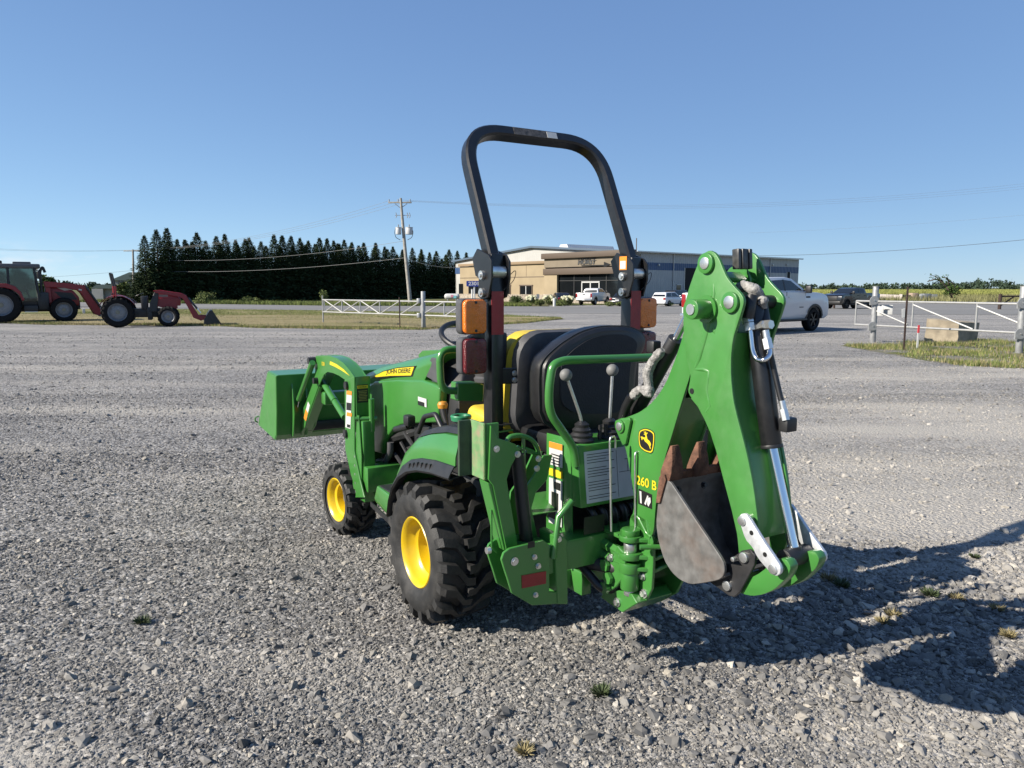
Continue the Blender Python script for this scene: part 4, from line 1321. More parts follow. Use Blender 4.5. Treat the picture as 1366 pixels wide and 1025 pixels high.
for k in range(4):
    add_box(bm, (-0.2590, -0.685, 0.855 + 0.012 * k), (0.004, 0.06, 0.004))
add_box(bm, (-0.2590, -0.685, 0.70), (0.004, 0.045, 0.07)); add_box(bm, (-0.2600, -0.665, 0.64), (0.004, 0.05, 0.035)); add_box(bm, (-0.2585, -0.70, 0.765), (0.004, 0.04, 0.03))
finish('label_symbol', bm, BLACKD, ck)
# joysticks with rubber boots
for (b_, k_) in (((776, 580), (755, 500.5)), ((813, 580), (817, 494))):
    pb = Vector(on_y(-0.74, *b_)); pk = Vector(on_y(-0.74, *k_))
    j = lathe('lever_boot', [(-0.015, 0.050), (0.0, 0.052), (0.010, 0.043), (0.020, 0.046), (0.030, 0.036), (0.040, 0.039), (0.050, 0.028), (0.062, 0.030), (0.075, 0.012)], (pb.x, -0.74, 0.955), 'z', BLACK, T, 24)
    st_ = Vector((pb.x, -0.74, 1.02))
    mid = st_ + (Vector((pk.x, -0.74, pk.z)) - st_) * 0.12
    tube('control_lever', [st_, mid + Vector((0, 0, 0.01)), Vector((pk.x, -0.74, pk.z))], 0.0065, STEEL, j, 0.02, 8)
    bm = bmesh.new()
    bmesh.ops.create_uvsphere(bm, u_segments=20, v_segments=12, radius=0.025)
    bmesh.ops.translate(bm, verts=bm.verts, vec=(pk.x, -0.74, pk.z))
    finish('lever_ball', bm, GREYK, j)
for du in (0, 8):
    p_ = on_y(-0.76, 800 + du, 586)
    cyl('stabiliser_lever', (p_[0], -0.76, 0.95), (p_[0], -0.76, 1.01), 0.008, BLACK, T)
# green guard rail round the levers
gy = -0.80
rp = [on_y(gy, 768, 622), on_y(gy, 765, 596), on_y(gy, 733, 551), on_y(gy, 732, 520), on_y(gy, 737, 487), on_y(gy, 752, 481), on_y(gy - .02, 869, 477)]
rail = tube('lever_guard', rp, 0.0165, GREEN, T, 0.075, 14)
# stay below the guard and a hose bundle under the console
tube('console_stay', [on_y(-0.86, 763, 668), on_y(-0.86, 745, 690), on_y(-0.86, 738, 745)], 0.012, GREEN, T)
for k in range(7):
    x_ = -0.17 + 0.05 * k
    tube('hydraulic_hose', [(x_, -0.74, 0.70), (x_ + 0.01, -0.815, 0.665), (x_ + 0.02, -0.815, 0.62), (x_ + 0.03, -0.77, 0.585)], 0.016, HOSE, mf, 0.03, 8)
tube('hydraulic_hose', [(-0.02, -0.80, 0.46), (0.05, -0.98, 0.45), (0.03, -1.02, 0.62), (0.00, -0.96, 0.72)], 0.018, HOSE, mf, 0.08, 10)
tube('hydraulic_hose', [(-0.22, -0.72, 0.50), (-0.16, -0.90, 0.36), (-0.06, -0.93, 0.42), (0.0, -0.80, 0.50)], 0.018, HOSE, mf, 0.08, 10)
quad_on('arrow_label', (-0.235, -0.851, 0.60), (1, 0, 0), UP, 0.10, 0.07, BLACKD, mf, 0.0015)
quad_on('green_deck', (-0.38, -0.70, 0.66), (1, 0, 0), (0, 0.9, 0.3), 0.17, 0.14, GREEN, mf, 0.004)
# hook rods parked on the frame
def hook(u0, v0, u1, v1, y, nm='hook_rod'):
    a, b_ = Vector(on_y(y, u0, v0)), Vector(on_y(y, u1, v1))
    tube(nm, [a, b_, b_ + Vector((0.004, 0, 0.012)), b_ + Vector((0.022, 0, 0.014)), b_ + Vector((0.028, 0, -0.004)), b_ + Vector((0.028, 0, -0.032))], 0.0042, STEEL, mf, 0.012, 8)
hook(815.5, 709, 813.5, 588, -0.93)
hook(848, 738, 847, 608, -0.985)

# ---- stabiliser legs, folded up
for s in (-1, 1):
    yS = -0.80
    lg = part('stabiliser', T)
    def S(pts, y): return [(p[0] if s < 0 else -p[0], p[1]) for p in RYp(y, pts)]
    # outrigger arm: tall box from the lower bracket to the pad
    armo = S([(655, 568), (664, 585), (686, 592), (694, 600), (682, 622), (676, 640), (690.5, 727), (676, 735), (658, 648), (652, 640)], yS)
    prism('leg_plate', armo, 'y', yS, yS + 0.010, GREEN, lg, 0.001)
    prism('leg_plate', armo, 'y', yS + 0.075, yS + 0.085, GREEN, lg, 0.001)
    side = S([(652.5, 645), (660, 645), (680, 733), (674, 736)], yS)
    prism('leg_side', side, 'y', yS + 0.008, yS + 0.078, GREEN, lg, 0.002)
    # foot pad: channel facing outward
    w0 = on_x(-0.640, 626, 561); w1 = on_x(-0.640, 646.5, 566); w2 = on_x(-0.640, 645, 641)
    pad = part('foot_pad', lg)
    za, zb = w2[2], w1[2]
    ya, yb = w1[1], w0[1]
    prism('pad_web', [(ya, za), (yb, za), (yb, zb), (ya, zb)], 'x', s * 0.640, s * 0.628, PAD, pad, 0.002)
    prism('pad_flange', [(ya, za), (ya + 0.012, za), (ya + 0.012, zb), (ya, zb)], 'x', s * 0.640, s * 0.580, GREEN_W, pad, 0.002)
    prism('pad_flange', [(yb - 0.012, za), (yb, za), (yb, zb), (yb - 0.012, zb)], 'x', s * 0.640, s * 0.690, mat('shaded_green', (0.035, 0.065, 0.034), 0.7, var=0.3), pad, 0.002)  # green darkened here: shade of the flange's sun-averted side put into the colour
    # upright bracket with foot-loop
    upr = S([(737, 606), (733.5, 608), (728, 606), (714, 632), (707, 645), (695, 660), (692.5, 680), (697, 729), (718, 721), (708, 678), (709.5, 660), (716, 648), (722, 634), (726, 610)], -0.74)
    upr = S([(725, 608), (737, 607), (730, 640), (715, 657), (709, 678), (718, 722), (697, 729), (692, 680), (694, 662), (708, 641), (714, 632)], -0.74)
    prism('upright', upr, 'y', -0.74, -0.73, GREEN, lg, 0.001)
    prism('upright', upr, 'y', -0.67, -0.66, GREEN, lg, 0.001)
    lp = [on_y(-0.70, 675, 591), on_y(-0.70, 679, 583), on_y(-0.70, 692, 580.5), on_y(-0.70, 708, 585), on_y(-0.70, 717, 596), on_y(-0.70, 720, 612)]
    tube('foot_pedal', [((p[0] if s < 0 else -p[0]), p[1], p[2]) for p in lp], 0.010, GREEN, lg, 0.03, 8)
    bm = bmesh.new()
    for (a_, b_) in (((698, 584), (700, 640)), ((690, 596), (700, 602)), ((702, 602), (716, 606)), ((700, 598), (712, 603))):
        pa, pb2 = on_y(-0.70, *a_), on_y(-0.70, *b_)
        add_tube(bm, [((pa[0] if s < 0 else -pa[0]), -0.70, pa[2]), ((pb2[0] if s < 0 else -pb2[0]), -0.70, pb2[2])], 0.007, 6)
    finish('pedal_bars', bm, GREEN, lg)
    # stabiliser cylinder between the plates
    c0, c1 = on_y(-0.76, 690, 606), on_y(-0.76, 703, 728)
    f_ = 1 if s < 0 else -1
    cyl('stabiliser_cylinder', (c0[0] * f_, -0.76, c0[2]), (c1[0] * f_, -0.76, c1[2]), 0.026, BLACK, lg)
    # lower bracket plate with reflector
    yB = -0.86
    brk = S([(669, 747), (672, 738), (680, 732), (725, 721), (733, 727), (733, 790), (757, 790), (757, 806), (745, 806), (710, 808), (683, 792), (677, 772), (673, 760)], yB)
    bo = prism('lower_bracket', brk, 'y', yB, yB + 0.012, GREEN, lg, 0.002)
    prism('lower_bracket', brk, 'y', yB + 0.11, yB + 0.122, GREEN, lg, 0.002)
    pst = S([(738, 715), (745, 712), (756, 720), (757, 806), (743, 806)], yB)
    prism('frame_post', pst, 'y', yB - 0.004, yB + 0.10, GREEN, lg, 0.003)
    red = S([(695.5, 768), (728, 762), (728, 778.5), (696, 785)], yB)
    prism('reflector', red, 'y', yB - 0.0025, yB + 0.001, REDR, lg, 0)
    for (u, v, r_) in ((686, 749, 0.018), (712.5, 743, 0.012), (717.5, 755, 0.013), (714, 793.5, 0.012), (744, 719, 0.014)):
        q_ = S([(u, v)], yB)[0]
        bolt(lg, (q_[0], yB - (0.004 if u > 738 else 0), q_[1]), (0, -1, 0), r_ * 0.72, 0.012)
    for (u, v) in ((662, 599), (690, 606)):
        q_ = S([(u, v)], yS)[0]
        bolt(lg, (q_[0], yS, q_[1]), (0, -1, 0), 0.010, 0.012)
    for (u, v) in ((718, 612), (716, 625)):
        q_ = S([(u, v)], -0.74)[0]
        bolt(lg, (q_[0], -0.74, q_[1]), (0, -1, 0), 0.010, 0.010)
    q_ = S([(669, 738)], yB)[0]
    cyl('bracket_pin', (q_[0] - 0.02 * s * -1, yB + 0.05, q_[1]), (q_[0] + 0.035 * s, yB + 0.05, q_[1]), 0.013, STEEL, lg)
    wq = [on_y(yS + .03, 657, 680), on_y(yS + .03, 657.5, 730), on_y(yS + .03, 665, 737)]
    tube('retainer_spring', [((p[0] - 0.005) * (1 if s < 0 else -1), p[1], p[2]) for p in wq], 0.004, GREEN, lg, 0.01, 6)
    if s < 0:
        q_ = S([(704, 729)], yB)[0]
        quad_on('arrow_label', (q_[0], yB - 0.001, q_[1] - 0.008), (1, 0, 0), UP, 0.030, 0.024, BLACKD, lg, 0.001)

# ---- swing casting
sw = part('swing_casting', T)
XP = -0.085
cast = TXp(XP, [(840, 690), (845, 684), (862, 694), (871, 722), (871, 752), (869, 786), (861, 803), (838, 815.5), (809, 795), (818, 783), (830, 779), (833, 757), (830, 730)])
cast_in = TXp(XP, [(841, 690), (846, 684), (862, 694), (871, 722), (871, 752), (869, 786), (861, 803), (838, 815.5), (826, 806), (830, 779), (833, 757), (830, 730)])
prism('casting_plate', cast_in, 'x', XP, XP + 0.014, GREEN, sw, 0.002)
prism('casting_plate', cast_in, 'x', -XP, -XP - 0.014, GREEN, sw, 0.002)
pc = on_x(XP, 853, 700); pd = on_x(XP, 851, 800)
ypin = (pc[1] + pd[1]) / 2 + 0.015
xk = -0.115
for z0, z1, r_, m_ in ((pd[2] + 0.02, pd[2] + 0.045, 0.022, STEEL), (pd[2] + 0.045, pd[2] + 0.115, 0.036, GREEN), (pd[2] + 0.115, pd[2] + 0.155, 0.043, GREEN), (pd[2] + 0.17, pd[2] + 0.195, 0.046, GREEN), (pd[2] + 0.195, pd[2] + 0.23, 0.026, STEEL), (pd[2] + 0.24, pd[2] + 0.262, 0.045, GREEN), (pd[2] + 0.262, pd[2] + 0.285, 0.036, GREEN)):
    cyl('swing_knuckle', (xk, ypin, z0), (xk, ypin, z1), r_, m_, sw, None, 24, 0.003)
for zz, r_ in ((pd[2] + 0.25, 0.05), (pd[2] + 0.135, 0.05), (pd[2] + 0.182, 0.05)):
    pl_ = [(0.05, ypin + 0.12), (0.05, ypin - 0.06), (-0.06, ypin - 0.09), (-0.125, ypin - 0.035), (-0.150, ypin + 0.01), (-0.125, ypin + 0.04), (-0.06, ypin + 0.15)]
    prism('knuckle_plate', pl_, 'z', zz - 0.008, zz + 0.008, GREEN, sw, 0.003)
# lower nose with swing cylinder lugs to the left
lug = TXp(-0.10, [(838, 815.5), (808.5, 795), (812, 789), (826, 784), (850, 790), (858, 803)])
prism('casting_nose', lug, 'x', -0.13, 0.05, GREEN, sw, 0.003)
for (u, v) in ((808, 754), (812, 771), (808, 784)):
    q_ = on_x(-0.16, u, v)
    b_ = bmesh.new()
    add_cyl(b_, (-0.03, q_[1], q_[2]), (-0.16, q_[1], q_[2]), 0.020, None, 14)
    add_cyl(b_, (-0.158, q_[1], q_[2]), (-0.172, q_[1], q_[2]), 0.025, None, 6)
    finish('lug_bolt', b_, GREEN, sw)
for (u0, v0, u1, v1) in ((806, 724, 835, 742), (806, 741, 832, 752)):
    a_, b_ = on_x(-0.13, u0, v0), on_x(-0.13, u1, v1)
    bm = bmesh.new(); add_tube(bm, [(-0.13, a_[1], a_[2]), (-0.13, b_[1], b_[2])], 0.022, 6); finish('swing_link', bm, GREEN, sw)
prism('casting_lug_plate', TXp(-0.15, [(806, 770), (823, 728), (834, 740), (832, 770), (822, 783), (812, 790)]), 'x', -0.15, -0.135, GREEN, sw, 0.003)
for (u, v, r_) in ((838, 720, 0.016), (858, 769, 0.014), (859.5, 792, 0.016), (836, 800, 0.016), (819, 743, 0.014)):
    q_ = on_x(XP - (0.05 if u < 830 else 0), u, v)
    bolt(sw, (XP - (0.065 if u < 830 else (0.046 if v > 795 and u < 850 else 0)), q_[1], q_[2]), (-1, 0, 0), r_ * 0.9, 0.014)
q_ = on_x(XP, 872, 729)
cyl('grease_bolt', (XP - 0.05, q_[1] + 0.02, q_[2]), (XP + 0.02, q_[1] - 0.02, q_[2]), 0.010, GREEN, sw)
# swing cylinders running forward under the console
for s in (-1, 1):
    cyl('swing_cylinder', (s * 0.12, ypin + 0.05, 0.47), (s * 0.24, -0.62, 0.45), 0.028, DKSTEEL, sw)

# ---- boom
boom = part('boom', T)
bo_ = [(921, 398), (930, 404), (934, 416), (932, 440), (926, 470), (921, 500), (911, 531), (897, 578), (886, 614), (877, 653), (874, 681), (872, 708), (869, 716), (852, 705), (840, 692),
       (845, 683), (845.5, 660), (842, 639), (834, 596), (826, 578), (822.5, 568), (826, 560), (838, 556), (853, 550), (866, 540.5), (878, 527.5), (889, 509), (898, 486), (906.5, 462), (914, 436), (910, 414), (914, 401)]
bpo = smooth_poly(TXp(XP, bo_), 1)
bl = prism('boom_plate', bpo, 'x', XP, XP + 0.012, GREEN, boom, 0.0025, 2)
prism('boom_plate', bpo, 'x', -XP, -XP - 0.012, GREEN, boom, 0.0025, 2)
for pts_ in ([(853, 552.5), (866, 543), (878, 530), (889, 511.5), (898, 489), (906.5, 465), (913, 440)], [(909, 532), (895, 579), (884, 614.5), (875, 653), (872, 681), (870, 706)]):
    q2 = TXp(XP, pts_)
    solid_sheet('boom_web', [[(XP + 0.011, a, b), (-XP - 0.011, a, b)] for a, b in q2], 0.008, GREEN, boom)
lugp = TXp(XP, [(824, 561), (832, 557.5), (843, 557), (844.5, 561), (838, 592), (834, 594), (825, 574), (822.5, 567)])
prism('boom_lug', lugp, 'x', XP - 0.014, XP - 0.0005, GREEN, bl, 0.004, 2)
def ring_pin(parent, x, u, v, R1, r2, out, nm='pivot_pin'):
    q_ = on_x(x, u, v)
    b_ = bmesh.new(); add_cyl(b_, (x + 0.002, q_[1], q_[2]), (x - out, q_[1], q_[2]), R1, None, 28); bev(b_, 0.003, 2, 50)
    o_ = finish(nm + '_boss', b_, GREEN, parent)
    cyl(nm, (x, q_[1], q_[2]), (x - out - 0.004, q_[1], q_[2]), r2, STEEL, o_, None, 20, 0.002)
    return q_
ring_pin(boom, XP - 0.014, 828, 569, 0.026, 0.017, 0.008)
# emblem
def shield(scale):
    return [(837 + 0, 0)]
em = [(852.5, 574), (861, 571), (869, 573.5), (874, 578), (873.5, 592), (871, 606), (861, 603.5), (853, 597), (851.5, 585)]
eo = smooth_poly(TXp(XP, em), 2)
ec = (sum(p[0] for p in eo) / len(eo), sum(p[1] for p in eo) / len(eo))
def shr(k): return [((p[0] - ec[0]) * k + ec[0], (p[1] - ec[1]) * k + ec[1]) for p in eo]
prism('emblem_edge', shr(1.0), 'x', XP + 0.001, XP - 0.0010, BLACKD, bl, 0)
prism('emblem_border', shr(0.93), 'x', XP + 0.001, XP - 0.0016, YDEC, bl, 0)
prism('emblem_field', shr(0.83), 'x', XP + 0.001, XP - 0.0022, BLACKD, bl, 0)
deer = [(-0.92, 0.10), (-0.70, 0.22), (-0.30, 0.20), (-0.12, 0.42), (-0.22, 0.62), (-0.40, 0.56), (-0.38, 0.66), (-0.24, 0.72), (-0.44, 0.98), (-0.30, 0.98), (-0.22, 0.80), (-0.18, 1.06), (-0.06, 1.06), (-0.06, 0.80),
        (0.08, 1.02), (0.20, 0.98), (0.02, 0.74), (0.02, 0.62), (0.10, 0.44), (0.16, 0.18), (0.46, 0.06), (0.68, -0.14), (0.74, -0.40), (0.62, -0.58), (0.74, -0.84), (0.62, -0.94),
        (0.46, -0.60), (0.30, -0.44), (0.02, -0.30), (-0.20, -0.26), (-0.36, -0.02), (-0.62, -0.02), (-0.60, -0.22), (-0.72, -0.24), (-0.78, 0.00)]
eh = (max(p[1] for p in eo) - min(p[1] for p in eo)) * 0.40
ew = (max(p[0] for p in eo) - min(p[0] for p in eo)) * 0.40
prism('emblem_deer', [(ec[0] - a * ew * 0.98, ec[1] + (b - 0.05) * eh * 0.80 - 0.0 + a * -0.004) for a, b in deer], 'x', XP + 0.001, XP - 0.0028, YDEC, bl, 0)
tl = on_x(XP, 849.5, 646); tr_ = on_x(XP, 876, 655)
text_on('lettering', '260 B', bl, (XP - 0.0014, tl[1], tl[2]), (0, tr_[1] - tl[1], tr_[2] - tl[2]), UP, 0.036, YDEC, width=math.hypot(tr_[1] - tl[1], tr_[2] - tl[2]))
pdq = TXp(XP, [(852, 652), (870, 660), (870, 679.5), (851.5, 672)])
prism('warning_label', pdq, 'x', XP + 0.001, XP - 0.0014, BLACKD, bl, 0)
for pp in ([(853.5, 655), (856, 656), (856.5, 672), (854.5, 671)], [(860, 672), (864, 661), (865.5, 662), (862, 674)], [(864, 664), (868, 664), (868.5, 670), (865.5, 676), (864, 673)]):
    prism('label_symbol', TXp(XP, pp), 'x', XP + 0.001, XP - 0.0020, WHITED, bl, 0)
# weld beads
tube('weld_seam', [(XP + 0.0040, *on_x(XP, u, v)[1:]) for u, v in ((846, 686), (852, 692), (858, 704), (862, 712), (868, 717))], 0.008, GREEN, bl, 0.01, 8)
tube('weld_seam', [(XP + 0.0040, *on_x(XP, u, v)[1:]) for u, v in ((862, 694), (865, 710), (866, 730))], 0.007, GREEN, bl, 0.01, 8)
# boom cylinder on the near side of the boom
A_, B_, C_ = Vector(on_x(0.0, 846, 553)), Vector(on_x(0.0, 902, 452)), Vector(on_x(0.0, 922, 413))
bc = cyl('boom_cylinder', A_, B_, 0.030, BLACK, boom, None, 22, 0.004)
cyl('cylinder_rod', B_, C_, 0.014, CHROME, bc)
box('cylinder_port', A_.lerp(B_, 0.80) + Vector((-0.04, 0.03, 0.03)), (0.04, 0.04, 0.045), BLACK, bc, 0.006)
sleeve(bc, [on_x(-0.06, 884, 467), on_x(-0.06, 872, 480), on_x(-0.06, 863, 498), on_x(-0.06, 866, 520), on_x(-0.06, 868, 530)], 0.018)
sleeve(bc, [on_x(-0.06, 868, 528), on_x(-0.06, 858, 518), on_x(-0.06, 848, 524), on_x(-0.06, 842, 536)], 0.018)
tube('hydraulic_hose', [on_x(-0.07, 842, 530), on_x(-0.07, 834, 545), on_x(-0.07, 830, 560)], 0.018, HOSE, bc, 0.02, 10)

# ---- dipper
XD = -0.100
dip = part('dipper', T)
do_ = [(946, 334), (953.5, 337.5), (959, 346), (963.5, 357), (969, 370), (977.6, 381), (987.7, 391.5), (991.5, 398), (992, 405), (989, 416), (984, 431.6), (977.6, 452), (974.8, 477), (974.8, 502.6), (977.8, 533), (983, 556),
       (990, 582), (997.5, 612), (1005, 650), (1012, 705), (1008, 733), (1003, 748), (994, 752), (986, 745), (983, 712), (976.5, 681), (965.5, 640), (955, 600), (947, 575), (938, 556), (930, 541), (921, 530), (917.5, 522), (919.5, 512),
       (921, 500), (915, 478), (912, 450), (911, 425), (914, 402), (919, 384), (926, 364), (932, 349), (938.5, 338)]
dpo = smooth_poly(TXp(XD, do_), 1)
dl = prism('dipper_plate', dpo, 'x', XD, XD + 0.013, GREEN_W, dip, 0.0025, 2)
dr = prism('dipper_plate', dpo, 'x', -XD, -XD - 0.013, GREEN, dip, 0.0025, 2)
q2 = TXp(XD, [(981, 445), (977, 477), (977, 502.6), (980, 533), (992, 582), (1000, 612), (1007, 650), (1014, 703), (1013, 722)])
solid_sheet('dipper_web', [[(XD + 0.012, a + 0.012, b), (-XD - 0.012, a + 0.012, b)] for a, b in q2], 0.008, GREEN, dip)
q2 = TXp(XD, [(920, 530), (929, 541), (938, 558), (946, 576), (954, 601), (964, 640), (975, 681), (982, 712)])
solid_sheet('dipper_web', [[(XD + 0.012, a, b), (-XD - 0.012, a, b)] for a, b in q2], 0.008, GREEN, dip)
# the arm narrows towards the bucket: the far plate closes in on the near one
for o_ in dip.children:
    if o_.name.split('.')[0] in ('dipper_plate', 'dipper_web'):
        for v in o_.data.vertices:
            if v.co.x > 0.05:
                v.co.x -= 0.040 * min(1.0, max(0.0, (1.45 - v.co.z) / 0.70))
ring_pin(dip, XD, 943.5, 351.5, 0.034, 0.020, 0.012)
ring_pin(dip, XD, 976, 403.5, 0.034, 0.021, 0.012)
qb = on_x(XD - 0.075, 921.5, 413)
b_ = bmesh.new(); add_cyl(b_, (XD - 0.075, qb[1], qb[2]), (XD, qb[1], qb[2]), 0.033, None, 28); bev(b_, 0.004, 2, 50)
ob = finish('pivot_sleeve', b_, GREEN, dip)
cyl('pivot_pin', (XD - 0.079, qb[1], qb[2]), (0.1, qb[1], qb[2]), 0.018, STEEL, ob)
ring_ = bmesh.new(); add_cyl(ring_, (XD - 0.010, qb[1], qb[2]), (XD, qb[1], qb[2]), 0.046, None, 28); finish('pivot_collar', ring_, GREEN, dip)
tube('weld_seam', [(XD + 0.0060, *on_x(XD, u, v)[1:]) for u, v in ((951, 379), (952, 392), (948, 420), (941, 450), (933, 478), (926, 493))], [0.007, 0.0105, 0.010, 0.010, 0.010, 0.007], GREEN_W, dl, 0, 8)
tube('weld_seam', [(XD + 0.0060, *on_x(XD, u, v)[1:]) for u, v in ((926, 493), (938, 493), (945, 496), (944, 506), (942, 520), (944, 532), (947, 542), (941, 550))], [0.007, 0.0095, 0.0095, 0.0095, 0.0095, 0.0095, 0.008, 0.007], GREEN_W, dl, 0, 8)
tube('weld_seam', [(XD + 0.0060, *on_x(XD, u, v)[1:]) for u, v in ((950, 433), (952, 440), (953.5, 446))], [0.006, 0.0105, 0.006], GREEN_W, dl, 0, 8)
q_ = on_x(XD, 923, 522)
cyl('pin_hole', (XD - 0.0012, q_[1], q_[2]), (XD + 0.002, q_[1], q_[2]), 0.010, BLACKD, dl)
q_ = on_y(on_x(XD, 1003, 640)[1] - 0.0, 1025, 688)
cyl('web_hole', (q_[0], on_x(XD, 1010, 690)[1] + 0.004, q_[2]), (q_[0], on_x(XD, 1010, 690)[1] + 0.018, q_[2]), 0.012, BLACKD, dip)
# cross parts in the head: bumper block, cloth-wrapped hoses
q_ = on_x(0.02, 992, 346)
bm = bmesh.new()
for k in range(4):
    add_box(bm, (-0.012 + 0.016 * k, q_[1] - 0.004 * (k % 2), q_[2] + 0.0), (0.015, 0.028, 0.066), Matrix.Rotation(-0.08, 3, 'X'))
bev(bm, 0.003)
finish('rubber_bumper', bm, mat('weathered_rubber', (0.055, 0.055, 0.052), 0.35, var=0.4, vscale=50), dip)
prism('head_plate', TXp(0.05, [(968, 366), (974, 358), (984, 352), (996, 356), (1002, 372), (1002, 392), (984, 398)]), 'x', 0.046, 0.054, GREEN, dip, 0.002)
box('head_spacer', on_x(0.0, 979, 370), (0.16, 0.05, 0.012), GREEN, dip, 0.002, rot=(0.6, 0, 0))
cyl('head_shaft', (-0.09, *on_x(XD, 976, 403.5)[1:]), (0.09, *on_x(XD, 976, 403.5)[1:]), 0.022, DKSTEEL, dip)
# bucket cylinder down the back of the dipper
A_, B_, C_ = Vector(on_x(0.0, 1006, 408)), Vector(on_x(0.0, 1029.5, 596)), Vector(on_x(0.0, 1061, 742))
bcy = part('bucket_cylinder', T)
cyl('barrel', A_, B_, 0.0330, BLACKP, bcy, None, 26, 0.004)
cyl('gland', A_.lerp(B_, 0.985), A_.lerp(B_, 1.01), 0.035, BLACK, bcy, None, 26, 0.002)
cyl('rod', B_, A_.lerp(C_, 0.99), 0.0165, CHROME, bcy, None, 22)
cyl('rod_end', C_ + Vector((-0.055, 0, 0)), C_ + Vector((0.055, 0, 0)), 0.030, BLACK, bcy, None, 22, 0.004)
cyl('rod_boss', A_.lerp(C_, 0.965), C_, 0.024, BLACK, bcy, None, 18)
ax = (B_ - A_).normalized()
prt = Vector(on_x(-0.01, 1034, 566))
box('port_block', prt + Vector((0.03, -0.025, 0)), (0.05, 0.035, 0.045), BLACK, bcy, 0.006)
# fittings and steel pipes at the cylinder head
def fit(u0, v0, u1, v1, r_, x=-0.02, m_=STEEL, nm='hose_fitting', n=6):
    return cyl(nm, on_x(x, u0, v0), on_x(x, u1, v1), r_, m_, bcy, None, n)
XF = -0.045
fit(995, 418, 998, 431, 0.020, XF)
fit(999, 431, 1000.5, 441, 0.017, XF)
fit(1008, 436, 1019, 433, 0.013, XF + 0.02); fit(1016, 434, 1029, 433, 0.015, XF + 0.03)
fit(1021, 441, 1023, 452, 0.011, XF + 0.03, n=12); fit(1022.5, 452, 1025.5, 466, 0.016, XF + 0.03)
tube('steel_pipe', [on_x(XF, 1001, 441), on_x(XF, 1004, 468), on_x(XF, 1009, 480), on_x(XF, 1020, 481), on_x(XF + 0.02, 1027, 474), on_x(XF + 0.03, 1026, 464)], 0.0085, CHROME, bcy, 0.02, 10)
tube('hydraulic_hose', [on_x(XF + 0.03, 1026, 464), on_x(0.0, 1033, 495), on_x(0.0, 1041, 530), on_x(0.0, 1044, 540)], 0.009, HOSE, bcy, 0.02, 8)
fit(1043, 535, 1046.5, 552, 0.010, 0.0, n=12); fit(1045, 546, 1048.5, 561, 0.013, 0.0)
tube('hydraulic_hose', [on_x(-0.03, 1003, 396), on_x(-0.045, 1000, 410), on_x(-0.045, 998, 424)], 0.020, HOSE, bcy, 0.02, 10)
tube('hydraulic_hose', [on_x(0.02, 1016, 400), on_x(0.02, 1019, 418), on_x(0.0, 1021, 436)], 0.018, HOSE, bcy, 0.02, 10)
sleeve(bcy, [on_x(-0.02, 984, 382.5), on_x(-0.02, 995, 381.5), on_x(-0.02, 1005, 386), on_x(0.0, 1012, 392), on_x(0.01, 1016, 398)], 0.018)
sleeve(bcy, [on_x(0.0, 1014, 396), on_x(0.0, 1018, 402), on_x(0.01, 1020, 411)], 0.018)

# ---- bucket links
lk = part('bucket_link', T)
lo_ = TXp(-0.138, [(988, 686), (993, 685), (997, 688), (1018, 722), (1033, 744), (1041, 756), (1041, 765), (1036, 769), (1030, 767), (1014, 749), (1008, 740), (1004, 731), (994, 720), (986, 695), (985.5, 690)])
lo_ = smooth_poly(lo_, 1)
for s in (1, -1):
    sh_ = 0.0 if s > 0 else -0.055
    sl_ = prism('side_link', lo_, 'x', -0.138 * s + sh_, -0.125 * s + sh_, GALV, lk, 0.002, 2)
    for (u, v) in ((990, 695), (1031.5, 759.5)):
        q_ = on_x(-0.138, u, v)
        cyl('link_pin', (-0.144 * s + sh_, q_[1], q_[2]), (-0.09 * s + sh_, q_[1], q_[2]), 0.0155, STEEL, sl_, None, 20, 0.002)
    for (u, v) in ((1002.5, 711), (1020.5, 740)):
        q_ = on_x(-0.138, u, v)
        cyl('link_hole', (-0.1392 * s + sh_, q_[1], q_[2]), (-0.13 * s + sh_, q_[1], q_[2]), 0.0075, BLACKD, sl_, None, 14)
cres = TXp(-0.105, [(1044, 745), (1051, 748), (1055.5, 757), (1052, 768), (1045, 776), (1033, 787), (1018, 793.5), (1004, 795.5), (992, 793), (980, 789), (967, 787), (962, 778), (968, 772), (982, 774), (996, 772), (1010, 767), (1022, 758), (1032, 747)])
cres = smooth_poly(cres, 1)
for s in (1, -1):
    prism('curved_link', cres, 'x', -0.107 * s + (0 if s > 0 else -0.045), -0.070 * s + (0 if s > 0 else -0.045), GREEN, lk, 0.003, 2)
# ---- bucket
bkt2 = part('digging_bucket', T)
XS = 0.155
sd = TXp(-XS, [(888, 634), (925, 690), (960, 742), (965.5, 752), (966.5, 762), (964, 770), (957, 774.5), (938, 778), (921, 780), (907, 774), (896, 764), (886, 748), (878, 722), (875, 699), (877, 675), (881, 650)])
sd = smooth_poly(sd, 1)
prism('bucket_side', sd, 'x', -XS, -XS + 0.012, RAWST, bkt2, 0.0015)
prism('bucket_side', sd, 'x', XS, XS - 0.012, RAWST, bkt2, 0.0015)
rim_ = TXp(-XS, [(965, 770), (957, 774.3), (938, 777.8), (921, 779.8), (907.3, 773.6), (896.3, 763.6), (886.5, 747.6), (878.6, 721.8), (875.6, 699), (877.6, 675), (881.4, 650), (887, 636)])
solid_sheet('bucket_shell', [[(-XS + 0.006, a, b), (XS - 0.006, a, b)] for a, b in rim_], 0.010, RAWST, bkt2)
prism('side_cutter', TXp(-XS - 0.001, [(881, 636), (888, 633), (890, 640), (881.5, 671), (876.5, 671)]), 'x', -XS - 0.008, -XS + 0.002, RUST, bkt2, 0.001)
